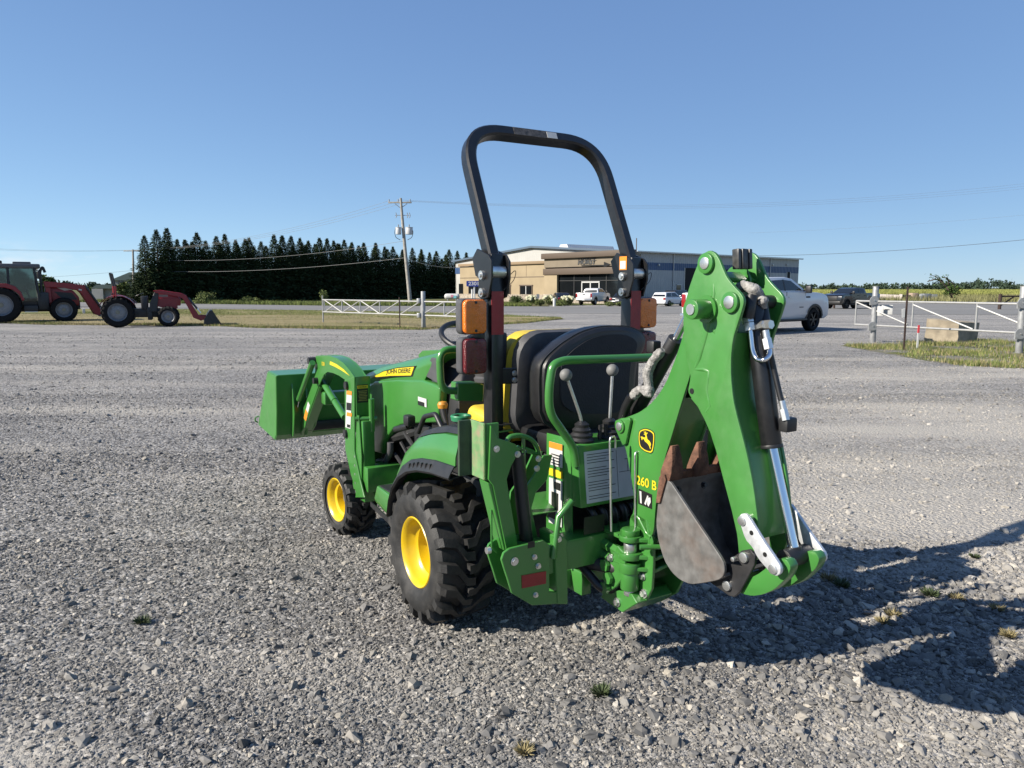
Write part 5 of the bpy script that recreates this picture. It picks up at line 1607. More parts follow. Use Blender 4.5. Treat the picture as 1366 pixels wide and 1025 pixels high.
prism('side_cutter', TXp(-XS - 0.001, [(881, 636), (888, 633), (890, 640), (881.5, 671), (876.5, 671)]), 'x', XS + 0.008, XS - 0.002, RUST, bkt2, 0.001)
lip = TXp(-XS, [(885, 630), (891, 632), (889, 642), (883, 645)])
prism('cutting_edge', lip, 'x', -XS, XS, RUST, bkt2, 0.002)
tipq = on_x(-XS, 888, 634)
for x_ in (-0.125, 0.0, 0.125):
    y_, z_ = tipq[1], tipq[2]
    secs = []
    for t_, w_, d_ in ((0, 0.030, 0.030), (0.25, 0.030, 0.034), (0.6, 0.024, 0.024), (1.0, 0.017, 0.006)):
        zc = z_ - 0.02 + 0.125 * t_
        yc = y_ + 0.012 - 0.020 * t_
        secs.append([(x_ - w_, yc - d_, zc), (x_ + w_, yc - d_, zc), (x_ + w_, yc + d_ * 0.6, zc), (x_ - w_, yc + d_ * 0.6, zc)])
    loft('tooth', secs, RUST, bkt2, bevel=0.003)
    bolt(bkt2, (x_, tipq[1] - 0.03, tipq[2] - 0.05), (0, -1, 0.2), 0.010, 0.012, DKSTEEL)
for s in (1, -1):
    ear_ = TXp(-0.122, [(984, 739), (989, 735), (1000, 733), (1007, 742), (1006, 754), (998, 770), (987, 790), (979, 797), (972, 795), (955, 783), (945, 776), (962, 760), (968, 752), (990, 756), (984, 747), (978, 743)])
    ea = prism('bucket_ear', ear_, 'x', -0.122 * s, -0.110 * s, DKSTEEL, bkt2, 0.002)
    for (u, v, r_) in ((993.5, 743.5, 0.017), (971, 781, 0.017), (979.5, 746, 0.008)):
        q_ = on_x(-0.122, u, v)
        cyl('ear_pin', (-0.132 * s, q_[1], q_[2]), (-0.06 * s, q_[1], q_[2]), r_, STEEL, ea, None, 20, 0.002)

# ------------------------------------------------------------------ setting: plants
SPRUCE = mat('spruce_needles', (0.042, 0.064, 0.024), 0.85, var=0.5, vscale=1.2, spec=0.15)
BARK = mat('bark', (0.075, 0.055, 0.04), 0.9, var=0.3, bump=0.5, bscale=12)
LEAF = mat('broad_leaves', (0.055, 0.095, 0.022), 0.7, var=0.45, vscale=1.5, spec=0.2)
LEAF2 = mat('pale_leaves', (0.13, 0.16, 0.05), 0.7, var=0.4, vscale=4, spec=0.2)
FLOWER = mat('cream_flower_heads', (0.55, 0.54, 0.36), 0.8, var=0.2, vscale=8)
GRASSB = mat('grass_blades', (0.150, 0.185, 0.050), 0.7, var=0.5, vscale=3, spec=0.2)
DRYB = mat('dry_grass_blades', (0.34, 0.285, 0.15), 0.8, var=0.35, vscale=3, spec=0.1)
BEAN = mat('bean_leaves', (0.25, 0.265, 0.075), 0.7, var=0.35, vscale=0.15, spec=0.2)
FARWOOD = mat('far_wood_leaves', (0.050, 0.075, 0.050), 0.9, var=0.35, vscale=0.05, spec=0.05)

def tris_at(P, size, rs, up_bias=0.0, elong=1.0):
    """random leaf triangles at points P; size per point"""
    n = len(P)
    a = rs.normal(0, 1, (n, 3)); a[:, 2] += up_bias
    a /= np.linalg.norm(a, axis=1, keepdims=True)
    b = np.cross(a, rs.normal(0, 1, (n, 3)))
    b /= np.linalg.norm(b, axis=1, keepdims=True)
    s = np.asarray(size).reshape(-1, 1)
    V = np.stack([P - b * s * 0.5, P + b * s * 0.5, P + a * s * elong], 1).reshape(-1, 3)
    return V, np.arange(3 * n).reshape(-1, 3)

def spruce_mesh(seed):
    """unit-height spruce crown"""
    rs = np.random.default_rng(seed)
    pts, dirs = [], []
    nl = 62
    for i in range(nl):
        t = (i / nl) ** 0.93
        z = 0.02 + 0.97 * t
        R = 0.175 * (1 - t) ** 0.82 * (1 + 0.22 * rs.normal()) + 0.002
        nb = int(14 - 4 * t)
        a0 = rs.uniform(0, 6.28)
        for k in range(nb):
            a = a0 + 6.283 * k / nb + rs.normal(0, 0.15)
            L = R * rs.uniform(0.72, 1.15)
            m = max(9, int(20 * L / 0.175))
            f = rs.uniform(0.12, 1, m) ** 0.8
            droop = -0.16 * L * f ** 1.5 + 0.05 * L * np.clip(f - 0.75, 0, 1)
            lat = rs.normal(0, 0.014, m) * (1.2 - 0.6 * f) * (0.25 + 0.75 * (1 - t))
            P = np.stack([np.cos(a) * L * f - np.sin(a) * lat, np.sin(a) * L * f + np.cos(a) * lat, z + droop + rs.normal(0, 0.011, m)], 1)
            pts.append(P)
            d = np.stack([np.cos(a) + rs.normal(0, .5, m), np.sin(a) + rs.normal(0, .5, m), rs.normal(-0.25, .35, m)], 1)
            dirs.append(d)
    P = np.concatenate(pts); D = np.concatenate(dirs)
    D /= np.linalg.norm(D, axis=1, keepdims=True)
    n = len(P)
    S = np.cross(D, rs.normal(0, 1, (n, 3))); S /= np.linalg.norm(S, axis=1, keepdims=True)
    k_ = (1.08 - 0.68 * P[:, 2:3]); w = rs.uniform(0.006, 0.012, (n, 1)) * k_; l = rs.uniform(0.018, 0.036, (n, 1)) * k_
    V = np.stack([P - S * w, P + S * w, P + D * l], 1).reshape(-1, 3)
    o = from_np('crown', V, np.arange(3 * n).reshape(-1, 3), SPRUCE)
    me = o.data
    bpy.data.objects.remove(o)
    return me
SPM = [spruce_mesh(s) for s in (1, 2, 3, 4, 5)]
def trunk_mesh():
    bm = bmesh.new()
    add_tube(bm, [(0, 0, -0.02), (0.002, 0, 0.3), (0, 0.002, 0.7), (0, 0, 0.98)], [0.018, 0.014, 0.008, 0.002], 8)
    o = finish('trunk', bm, BARK)
    me = o.data; bpy.data.objects.remove(o)
    return me
TRM = trunk_mesh()
def spruce(X, Y, h, i, wide=1.0, label=None, group='spruces of the windbreak'):
    t = thing('spruce_tree', label or 'dark spruce in the tall dense windbreak row across the road', 'tree', (X, Y, g(Y) - 0.05), RND.uniform(0, 6.28), group)
    for nm, me, s_ in (('crown', SPM[i % 5], (h * wide, h * wide, h)), ('trunk', TRM, (h, h, h))):
        o = bpy.data.objects.new(nm, me); COL.objects.link(o); o.parent = t; o.scale = s_
    return t
TOPS = [(192, 313), (208, 305), (222, 303), (236, 318), (250, 324), (262, 309), (274, 320), (288, 314), (299.5, 311), (314, 319), (332, 316), (348, 321), (365, 312), (376, 313), (388, 314), (400, 316.5),
        (411, 320), (426, 316.5), (436, 317), (445, 320), (459, 319), (469, 322), (485, 323), (501, 323), (513, 328), (524, 328), (537, 332), (550, 330), (562, 331.5), (573, 336), (582, 334), (599, 332), (610, 334), (622, 336), (638, 337)]
for i, (u, v) in enumerate(TOPS):
    Y = 98 + (u - 185) / 435 * 52
    P_ = at_depth(u, v, Y)
    lab = None
    if i == 0: lab = 'spruce at the road end of the windbreak, beside the plain pole'
    spruce(P_.x, Y, P_.z - g(Y), i, 1.55 + 0.25 * RND.random(), lab)
    spruce(P_.x + 1.6 + RND.uniform(-.5, .5), Y + 4.0, (P_.z - g(Y)) * RND.uniform(0.84, 0.96), i + 2, 1.9)

def leaf_cloud(rs, n, c, r, size, squash=0.8, clumps=9):
    cc = rs.normal(0, 1, (clumps, 3)); cc /= np.linalg.norm(cc, axis=1, keepdims=True)
    cc *= rs.uniform(0.3, 0.75, (clumps, 1))
    k = rs.integers(0, clumps, n)
    d = rs.normal(0, 1, (n, 3)); d /= np.linalg.norm(d, axis=1, keepdims=True)
    P = cc[k] + d * rs.uniform(0.15, 0.42, (n, 1)) ** 0.7
    P = P * np.array([r, r, r * squash]) + np.array(c)
    return P, np.full(n, size) * rs.uniform(0.6, 1.4, n)

def bush(name, label, cat, loc, r, h, m, n=900, size=0.07, group=None, flowers=0, seed=0):
    rs = np.random.default_rng(seed)
    t = thing(name, label, cat, loc, 0, group)
    P, S = leaf_cloud(rs, n, (0, 0, h * 0.5), r, size, h * 0.5 / r, 12)
    P[:, 2] = np.maximum(P[:, 2], 0.02)
    V, Fc = tris_at(P, S, rs, 0.4, 0.9)
    from_np('foliage', V, Fc, m, t)
    bm = bmesh.new()
    for k in range(5):
        a = rs.uniform(0, 6.28)
        add_tube(bm, [(0, 0, -0.03), (math.cos(a) * r * .3, math.sin(a) * r * .3, h * .4), (math.cos(a) * r * .6, math.sin(a) * r * .6, h * .75)], [0.03, 0.02, 0.008], 6)
    finish('stems', bm, BARK, t)
    if flowers:
        for k in range(flowers):
            d = rs.normal(0, 1, 3); d[2] = abs(d[2]) + 0.2; d /= np.linalg.norm(d)
            p = Vector((d[0] * r * 0.85, d[1] * r * 0.85, h * 0.5 + d[2] * h * 0.48))
            b2 = bmesh.new(); bmesh.ops.create_icosphere(b2, subdivisions=2, radius=r * 0.17)
            for v in b2.verts:
                v.co = v.co * (1 + rs.normal(0, 0.09)) + p
            finish('flower_head', b2, FLOWER, t, 20)
    return t

def broad_tree(name, label, u, vbase, vtop, Y, wpx, m=LEAF, seed=0, n=2600, size=0.32, group=None):
    rs = np.random.default_rng(seed)
    X = (u - CX) / F * Y
    z0 = g(Y); h = at_depth(u, vtop, Y).z - z0
    r = wpx * Y / F / 2
    t = thing(name, label, 'tree', (X, Y, z0), 0, group)
    P, S = leaf_cloud(rs, n, (0, 0, h * 0.58), r, size, h * 0.45 / r, 14)
    V, Fc = tris_at(P, S, rs, 0.2, 0.9)
    from_np('crown', V, Fc, m, t)
    bm = bmesh.new()
    add_tube(bm, [(0, 0, -0.1), (0.05, 0, h * 0.35), (0, 0.05, h * 0.8)], [h * 0.03, h * 0.02, h * 0.006], 8)
    for k in range(7):
        a = rs.uniform(0, 6.28); zz = h * rs.uniform(0.3, 0.6)
        add_tube(bm, [(0, 0, zz), (math.cos(a) * r * .35, math.sin(a) * r * .35, zz + h * .15), (math.cos(a) * r * .7, math.sin(a) * r * .7, zz + h * .24)], [h * 0.012, h * 0.008, h * 0.003], 6)
    finish('trunk', bm, BARK, t)
    return t
# greenery on the left skyline
broad_tree('broadleaf_tree', 'round green tree standing left of the green-roofed house', 127, 402, 383, 128, 22, seed=21)
broad_tree('broadleaf_tree', 'leafy tree seen above the loader of the big red tractor', 67, 400, 369, 140, 20, seed=22)
broad_tree('broadleaf_tree', 'tree behind the cab of the big red tractor', 33, 402, 358, 120, 26, seed=23)
broad_tree('broadleaf_tree', 'small tree right of the green-roofed house', 147, 402, 390, 135, 14, seed=24)
broad_tree('broadleaf_tree', 'tree at the verge left of the big red tractor cab', 4, 402, 362, 130, 28, seed=26)
broad_tree('broadleaf_tree', 'low leafy tree between the plain pole and the windbreak', 170, 403, 377, 104, 17, m=LEAF2, seed=25, n=1500)
bush('verge_shrub', 'pale leafy shrub at the foot of the windbreak beside the road', 'shrub', tuple(gp(275, 405.5)), 1.5, 1.5, LEAF2, 1300, 0.16, 'shrubs along the road edge', 0, 31)
bush('verge_shrub', 'small shrub with yellowish leaves below the windbreak near the gate', 'shrub', tuple(gp(335, 405)), 0.9, 0.9, LEAF2, 700, 0.14, 'shrubs along the road edge', 0, 32)
bush('verge_shrub', 'thin sapling shrub rising behind the left end of the pipe gate', 'shrub', tuple(gp(431, 405)), 0.8, 1.7, LEAF2, 500, 0.16, 'shrubs along the road edge', 0, 33)
bush('verge_shrub', 'low shrub at the road edge between two other shrubs', 'shrub', tuple(gp(325, 405.5)), 0.7, 0.7, LEAF2, 500, 0.13, 'shrubs along the road edge', 0, 34)

# far wood on the right skyline, one mass
def far_wood():
    rs = np.random.default_rng(77)
    Vs, n0, Fs = [], 0, []
    for k in range(900):
        u = rs.uniform(-500, 1900)
        Y = rs.uniform(640, 760)
        hp_ = rs.uniform(4.6, 6.8) + (3.2 if 1292 < u < 1340 else 0) + 0.9 * math.sin(u * 0.021)
        r = rs.uniform(4, 8)
        X = (u - CX) / F * Y
        P, S = leaf_cloud(rs, 60, (X, Y, hp_ * 0.48 - 0.4), r, 1.7, hp_ * 0.52 / r, 6)
        V, Fc = tris_at(P, S, rs, 0.2, 1.0)
        Vs.append(V); Fs.append(Fc + n0); n0 += len(V)
    o = from_np('far_wood', np.concatenate(Vs), np.concatenate(Fs), FARWOOD)
    tag(o, 'low dark wood along the horizon beyond the fields', 'wood', kind='stuff')
far_wood()

def blades(name, label, cat, P, hgt, wid, m, rs, lean=0.5):
    n = len(P)
    a = rs.uniform(0, 6.283, n)
    d = np.stack([np.cos(a), np.sin(a), np.zeros(n)], 1)
    l = rs.uniform(0, lean, (n, 1)) * hgt.reshape(-1, 1)
    b = rs.uniform(0, 6.283, n)
    e_ = np.stack([np.cos(b), np.sin(b), np.zeros(n)], 1)
    tip = P + e_ * l + np.array([0, 0, 1.0]) * hgt.reshape(-1, 1)
    w = wid.reshape(-1, 1)
    V = np.stack([P - d * w, P + d * w, tip], 1).reshape(-1, 3)
    o = from_np(name, V, np.arange(3 * n).reshape(-1, 3), m)
    if cat:
        tag(o, label, cat, kind='stuff')
    return o

def verge_grass():
    rs = np.random.default_rng(5)
    for nm, m, n, lab in (('verge_grass', GRASSB, 60000, 'green grass of the roadside verge'), ('verge_dry_grass', DRYB, 36000, 'dry yellow grass of the roadside verge')):
        x = rs.uniform(-32, 2.5, n)
        yn = np.array([verge_near(v) for v in x]); yf = np.array([verge_far(v) for v in x])
        t = rs.uniform(0, 1, n) ** 1.7 if nm == 'verge_dry_grass' else np.where(rs.uniform(0, 1, n) < 0.25, rs.uniform(0, 0.05, n), rs.uniform(0.25, 1, n))
        y = yn - 0.15 + (yf - yn) * t
        pat = np.sin(x * 0.9 + y * 0.35) + np.sin(y * 0.8 - x * 0.3 + 2)
        k = (t < 0.5) if nm == 'verge_dry_grass' else (pat < 1.1)
        x, y = x[k], y[k]
        z = np.interp(y, YB, GB)
        h = rs.uniform(0.04, 0.11, len(x)) * (1 + 0.6 * (rs.uniform(0, 1, len(x)) < 0.06))
        blades(nm, lab, 'grass', np.stack([x, y, z], 1), h, np.full(len(x), 0.010), m, rs)
    # ragged edge and island by the right gate
    for nm, m, n, lab in (('island_grass', GRASSB, 24000, 'green grass round the concrete block and gate posts'), ('island_dry_grass', DRYB, 12000, 'dry grass round the concrete block and gate posts')):
        x = rs.uniform(9.0, 14.4, n)
        yn = np.array([isl_near(v) for v in x]); yf = np.array([isl_far(v) for v in x])
        y = yn - 0.25 + (yf - yn + 0.3) * rs.uniform(0, 1, n)
        pat = np.sin(x * 2.1 + y * 1.3) + np.sin(y * 2.8 - x * 1.1 + 1)
        k = rs.uniform(0, 1, n) < np.clip(0.35 + 0.45 * pat, 0.02, 1)
        x, y = x[k], y[k]
        h = rs.uniform(0.03, 0.13, len(x))
        blades(nm, lab, 'grass', np.stack([x, y, np.zeros(len(x))], 1), h, np.full(len(x), 0.007), m, rs)
    # far verge below the windbreak and rough weeds before the field
    n = 24000
    x = rs.uniform(-60, 2, n); yf = np.array([road_far(v) for v in x]); y = yf + rs.uniform(0.0, 1, n) ** 2 * 9
    blades('roadside_weeds', 'unmown grass along the far side of the road', 'grass', np.stack([x, y, np.interp(y, YB, GB)], 1), rs.uniform(0.1, 0.55, n), np.full(n, 0.03), GRASSB, rs)
    n = 26000
    x = rs.uniform(44, 120, n); y = rs.uniform(104, 134, n)
    blades('field_edge_weeds', 'tall rough weeds along the near edge of the bean field', 'weeds', np.stack([x, y, np.full(n, -0.42)], 1), rs.uniform(0.4, 1.15, n), np.full(n, 0.05), mat('weed_blades', (0.19, 0.185, 0.075), 0.8, var=0.4, vscale=0.3), rs, 0.4)
    n = 60000
    y = 132 + rs.uniform(0, 1, n) ** 1.6 * 330; x = rs.uniform(0.24, 0.98, n) * y
    blades('bean_plants', 'yellowing bean crop covering the far field', 'crop', np.stack([x, y, np.full(n, 0.0)], 1), rs.uniform(0.55, 0.85, n), np.full(n, 0.16), BEAN, rs, 0.3)
verge_grass()

# weeds growing through the gravel
def weed(u, v, s, label, dry=False, seed=0):
    rs = np.random.default_rng(seed)
    p = gp(u, v)
    n = 170
    a = rs.uniform(0, 6.283, n); rr_ = s * rs.uniform(0, 1, n) ** 0.8
    P = np.stack([np.cos(a) * rr_ * 0.35, np.sin(a) * rr_ * 0.35, np.zeros(n)], 1)
    d = np.stack([np.cos(a), np.sin(a), rs.uniform(0.25, 1.5, n)], 1); d /= np.linalg.norm(d, axis=1, keepdims=True)
    S = np.cross(d, rs.normal(0, 1, (n, 3))); S /= np.linalg.norm(S, axis=1, keepdims=True)
    L = (s * rs.uniform(0.35, 0.9, n)).reshape(-1, 1); w = (s * 0.055)
    V = np.stack([P, P + d * L * 0.55 + S * w, P + d * L, P + d * L * 0.55 - S * w], 1).reshape(-1, 3)
    o = from_np('weed', V, np.arange(4 * n).reshape(-1, 4), DRYB if dry else mat('weed_leaves', (0.060, 0.085, 0.030), 0.7, var=0.4, vscale=30))
    o.location = (p.x, p.y, 0.004)
    return tag(o, label, 'weed', 'weeds in the gravel')
weed(803, 928, 0.058, 'bushy dark green weed growing alone in the gravel behind the machine', seed=1)
weed(190, 832, 0.050, 'flat dark weed alone in the gravel left of the machine', seed=2)
weed(700, 1005, 0.045, 'small pale weed at the very edge of the foreground gravel', True, seed=3)
SPR = 'sparse grass sprouting among the coarse stones in the shadow of the digging arm'
for i, (u, v) in enumerate(((1105, 775), (1122, 783), (1190, 822), (1178, 832), (1240, 795), (1330, 815), (1275, 800), (1300, 745), (1345, 850))):
    weed(u, v, 0.040 + 0.02 * RND.random(), SPR, i % 3 != 1, 40 + i)

# ------------------------------------------------------------------ poles and wires
POLEW = mat('weathered_pole', (0.34, 0.32, 0.28), 0.9, var=0.2, vscale=3, bump=0.3, bscale=8)
POLEG = mat('grey_metalwork', (0.30, 0.31, 0.32), 0.5, 0.4)
CAN = mat('transformer_grey', (0.55, 0.56, 0.56), 0.5, var=0.08)
WIRE = mat('wire', (0.045, 0.045, 0.048), 0.5)
WIREL = mat('bright_wire', (0.30, 0.30, 0.285), 0.5, 0.2)
pb = gp(547.5, 407.5)
PY = pb.y
pole = thing('utility_pole', 'leaning wooden utility pole carrying two transformer cans', 'pole', pb, 0)
def lp(u, v, dy=0.0):
    q = at_depth(u, v, PY + dy); return q - pb
bm = bmesh.new()
add_tube(bm, [lp(547.8, 411), lp(545, 380), lp(540.5, 335), lp(536.5, 290), lp(534.5, 264.5)], [0.24, 0.22, 0.19, 0.16, 0.13], 12)
finish('shaft', bm, POLEW, pole)
arm_ = box('crossarm', (lp(518, 271) + lp(549, 269.8)) / 2, ((lp(549, 270) - lp(518, 271)).length, 0.14, 0.16), POLEW, pole, 0.01)
for u in (519, 531, 547):
    cyl('insulator', lp(u, 270), lp(u, 266), 0.06, POLEG, arm_)
ab = box('cutout_bar', (lp(527, 287.5) + lp(546, 287.5)) / 2, ((lp(546, 287.5) - lp(527, 287.5)).length, 0.06, 0.06), POLEG, pole, 0)
for u in (528, 543, 546):
    tube('cutout', [lp(u, 284), lp(u + 1.2, 288), lp(u, 291)], 0.05, POLEG, ab, 0, 6)
for u, w_ in ((531.5, 0.31), (545.8, 0.40)):
    c0, c1 = lp(u, 313, -0.15), lp(u, 304, -0.15)
    tcn = cyl('transformer', c0, c1, w_, CAN, pole, None, 20, 0.04)
    cyl('bushing', c1, c1 + Vector((0, 0, 0.35)), 0.06, POLEG, tcn)
    cyl('lid', c1, c1 + Vector((0, 0, 0.05)), w_ * 1.06, CAN, tcn, None, 20)
    s_ = -1 if u < 540 else 1
    tube('lead', [c1 + Vector((s_ * 0.3, 0, 0)), c1 + Vector((s_ * 0.45, 0, -0.5)), c0 + Vector((s_ * 0.3, 0, -0.35)), c0 + Vector((s_ * -0.2, 0, -0.6))], 0.035, WIRE, tcn, 0.2, 6)
bm = bmesh.new()
add_tube(bm, [lp(527, 272), lp(533.5, 277)], 0.04, 5); add_tube(bm, [lp(543, 272), lp(536, 277)], 0.04, 5)
finish('arm_brace', bm, POLEG, pole)
p2b = gp(178.5, 403.2)
P2Y = p2b.y
pole2 = thing('utility_pole', 'plain wooden utility pole beside the end of the windbreak', 'pole', p2b, 0)
def l2(u, v): return at_depth(u, v, P2Y) - p2b
bm = bmesh.new()
add_tube(bm, [l2(178.8, 405), l2(178, 370), l2(177.3, 333)], [0.19, 0.16, 0.12], 10)
finish('shaft', bm, POLEW, pole2)
box('crossarm', (l2(166, 335) + l2(188, 335)) / 2, (2.5, 0.12, 0.13), POLEW, pole2, 0.01)
def wire(name, label, A, B, sag, r, m, grp='overhead wires', n=26):
    A, B = Vector(A), Vector(B)
    pts = [A.lerp(B, k / n) - Vector((0, 0, sag * 4 * (k / n) * (1 - k / n))) for k in range(n + 1)]
    bm = bmesh.new(); add_tube(bm, pts, r, 5)
    return tag(finish(name, bm, m), label, 'wire', grp)
W = lambda u, v, Y: at_depth(u, v, Y)
for i, u2 in enumerate((167, 176, 186)):
    wire('power_line', 'thin power line at crossarm height between the two poles', W(519 + 14 * i, 268, PY), W(u2, 334, P2Y), 1.2, 0.012, WIREL)
wire('telephone_cable', 'upper communication cable sagging in front of the windbreak', W(537, 322, PY), W(178, 346, P2Y), 0.9, 0.018, WIREL)
wire('telephone_cable', 'lower communication cable sagging in front of the windbreak', W(541, 344, PY), W(178, 361, P2Y), 0.7, 0.020, WIREL)
wire('telephone_cable', 'cable from the leaning pole to the tan building', W(541, 345, PY), W(640, 352, 118), 0.8, 0.035, WIREL)
for i, v in enumerate((266, 268.5, 271)):
    wire('power_line', 'thin power line leaving the leaning pole over the building', W(534 + 6 * i, 267 + i, PY), W(1700, 196 + 4 * i, 96), 3.0, 0.008, WIREL)
wire('power_line', 'dark cable rising to the right behind the backhoe boom', W(960, 341, 112), W(1560, 298, 70), 0.9, 0.022, WIRE)
wire('power_line', 'faint cable high over the field', W(1000, 311, 140), W(1600, 262, 120), 0.8, 0.010, WIREL)
for i, u2 in enumerate((167, 188)):
    wire('power_line', 'thin power line running on past the plain pole', W(u2, 334, P2Y), W(-120, 322 + 3 * i, 130), 0.6, 0.011, WIRE)
wire('telephone_cable', 'communication cable running on past the plain pole', W(178, 361, P2Y), W(-120, 373, 150), 0.6, 0.014, WIRE)

# ------------------------------------------------------------------ pipe gates
GATE = mat('gate_pipe', (0.40, 0.40, 0.39), 0.45, 0.25, var=0.1, vscale=12)
POSTM = mat('gate_post_galvanised', (0.36, 0.365, 0.365), 0.5, 0.35, var=0.15, vscale=9)
RUSTP = mat('rusty_post', (0.045, 0.026, 0.020), 0.85, var=0.35, vscale=20)
def gate_bits(root, pts_a, rails, verts, diags, r, base):
    def at(t, z): return pts_a[0].lerp(pts_a[1], t) * 1.0 + Vector((0, 0, z)) - base
    for z in rails:
        cyl('rail', at(0, z), at(1, z), r, GATE, root, None, 10)
    for t in verts:
        cyl('upright', at(t, rails[1]), at(t, rails[0]), r * 0.85, GATE, root, None, 8)
    for t0, z0, t1, z1 in diags:
        cyl('brace', at(t0, z0), at(t1, z1), r * 0.85, GATE, root, None, 8)
gl, gpst = Vector((-8.35, 33.3, 0)), gp(565, 438.2)
gd = (gpst - gl).normalized(); gr_ = gpst + gd * 3.3
Lg = (gr_ - gl).length
ga = thing('pipe_gate', 'long white truss pipe gate in front of the grass verge', 'gate', gl, 0)
def tu(u):      # where along the gate a pixel column falls
    k = (u - CX) / F
    d = gr_ - gl
    return (k * gl.y - gl.x) / (d.x - k * d.y)
us = [434, 457.5, 481.7, 507.5, 534, 562, 593, 622, 646]
tv = [tu(u) for u in us]
zt, zb = 1.03, 0.50
dg = []
for a, b in zip(tv[:3], tv[1:4]):
    dg += [(a, zb, b, zt), (a, zt, b, zb)]
for a, b in zip(tv[3:-1], tv[4:]):
    dg += [(a, zb, b, zt)]
gate_bits(ga, (gl, gr_), (zt, zb), tv, dg, 0.030, gl)
gp1 = thing('gate_post', 'thick steel hinge post of the truss gate before the windbreak', 'post', gpst, 0)
cyl('pipe', (0, 0, -0.1), (0, 0, 1.42), 0.085, POSTM, gp1, None, 18, 0.01)
for z in (1.06, 0.50):
    cyl('hinge_clamp', Vector((-0.16, 0.02, z - 0.09)), Vector((-0.16, 0.02, z + 0.09)), 0.10, POSTM, gp1, None, 14, 0.02)
rp_ = gp(533.5, 439)
o = cyl('steel_post', (0, 0, -0.1), (0, 0, 1.20), 0.022, RUSTP, None, None, 8); o.location = rp_
tag(o, 'thin dark steel post beside the truss gate', 'post')
e1 = gl + Vector((-0.02, 0.02, 0))
o = cyl('steel_post', (0, 0, -0.1), (0, 0, 1.22), 0.03, POSTM, None, None, 8); o.location = e1
tag(o, 'thin pale post at the free end of the truss gate', 'post')
# right gate
pa, pb_ = gp(1164, 457), gp(1359, 471.5)
dr_ = (pb_ - pa).normalized()
g0, g1 = pa - dr_ * 0.62, pb_ + dr_ * 2.2
gb = thing('pipe_gate', 'pale diagonal-braced pipe gate across the drive by the concrete block', 'gate', g0, 0)
def tu2(u):
    k = (u - CX) / F
    d = g1 - g0
    return (k * g0.y - g0.x) / (d.x - k * d.y)
tv2 = [0.0, tu2(1215.5), tu2(1300.5), tu2(1395), 1.0]
dg2 = [(0.0, 1.14, tv2[1] - 0.02, 0.56)] + [(a, 1.10, b - 0.01, 0.52) for a, b in zip(tv2[1:-1], tv2[2:])]
gate_bits(gb, (g0, g1), (1.175, 0.49), tv2, dg2, 0.028, g0)
for p_, lab in ((pa, 'steel gate post with two white papers beside the drive'), (pb_, 'steel gate post with hinge plates in the grass past the concrete block')):
    t_ = thing('gate_post', lab, 'post', p_, 0)
    cyl('pipe', (0, 0, -0.1), (0, 0, 1.58), 0.082, POSTM, t_, None, 18, 0.01)
    cyl('cap', (0, 0, 1.58), (0, 0, 1.60), 0.09, POSTM, t_, None, 18, 0.005)
    for z in (1.20, 0.47):
        hp_ = bmesh.new()
        q = Vector((-0.07, -0.10, z))
        add_cyl(hp_, q + Vector((0, -0.015, 0)), q + Vector((0, 0.015, 0)), 0.125, None, 18)
        add_box(hp_, q + Vector((0, 0.03, -0.05)), (0.22, 0.05, 0.16))
        finish('hinge_plate', hp_, POSTM, t_)
        bolt(t_, q + Vector((0, -0.015, 0)), (0, -1, 0), 0.018, 0.02, STEEL)
sg = box('paper_sign', (0, 0, 0), (0.33, 0.012, 0.27), WHITED, None, 0.002)
sg.rotation_euler = (0, 0, -0.55); sg.location = pa + Vector((0.27, -0.12, 0.94))
tag(sg, 'white notice sheet fixed to the drive gate', 'sign')
sg2 = box('paper_sign', (0, 0, 0), (0.16, 0.012, 0.27), WHITED, None, 0.002)
sg2.rotation_euler = (0, 0, -0.55); sg2.location = pa + Vector((0.09, -0.16, 0.90))
tag(sg2, 'narrow white sheet overlapping the larger notice on the gate', 'sign')
box('sign_print', (0.03, -0.0068, 0.0), (0.12, 0.002, 0.03), GREYP, sg, 0)
tp_ = gp(1205.5, 467)
tpo = thing('steel_post', 'thin rusty post with a white reflector tag beside the drive gate', 'post', tp_, 0)
prism('angle_bar', [(-0.018, -0.018), (0.018, -0.018), (0.018, -0.010), (-0.010, -0.010), (-0.010, 0.018), (-0.018, 0.018)], 'z', -0.1, 1.58, RUSTP, tpo, 0)
prism('tag', [(-0.13, 1.02), (-0.05, 1.05), (-0.04, 0.82), (-0.11, 0.81)], 'y', -0.03, -0.02, WHITED, tpo, 0.002)
sk_ = gp(1223.5, 465)
stk_ = thing('survey_stake', 'short white stake with a red top in the grass', 'stake', sk_, 0)
prism('stake', [(-0.022, -0.05), (0.022, -0.05), (0.024, 0.40), (-0.020, 0.40)], 'y', -0.012, 0.012, WHITED, stk_, 0.002)
prism('red_top', [(-0.0205, 0.40), (0.0245, 0.40), (0.026, 0.60), (-0.0195, 0.60)], 'y', -0.013, 0.013, mat('red_paint_stake', (0.62, 0.05, 0.06), 0.6), stk_, 0.002)
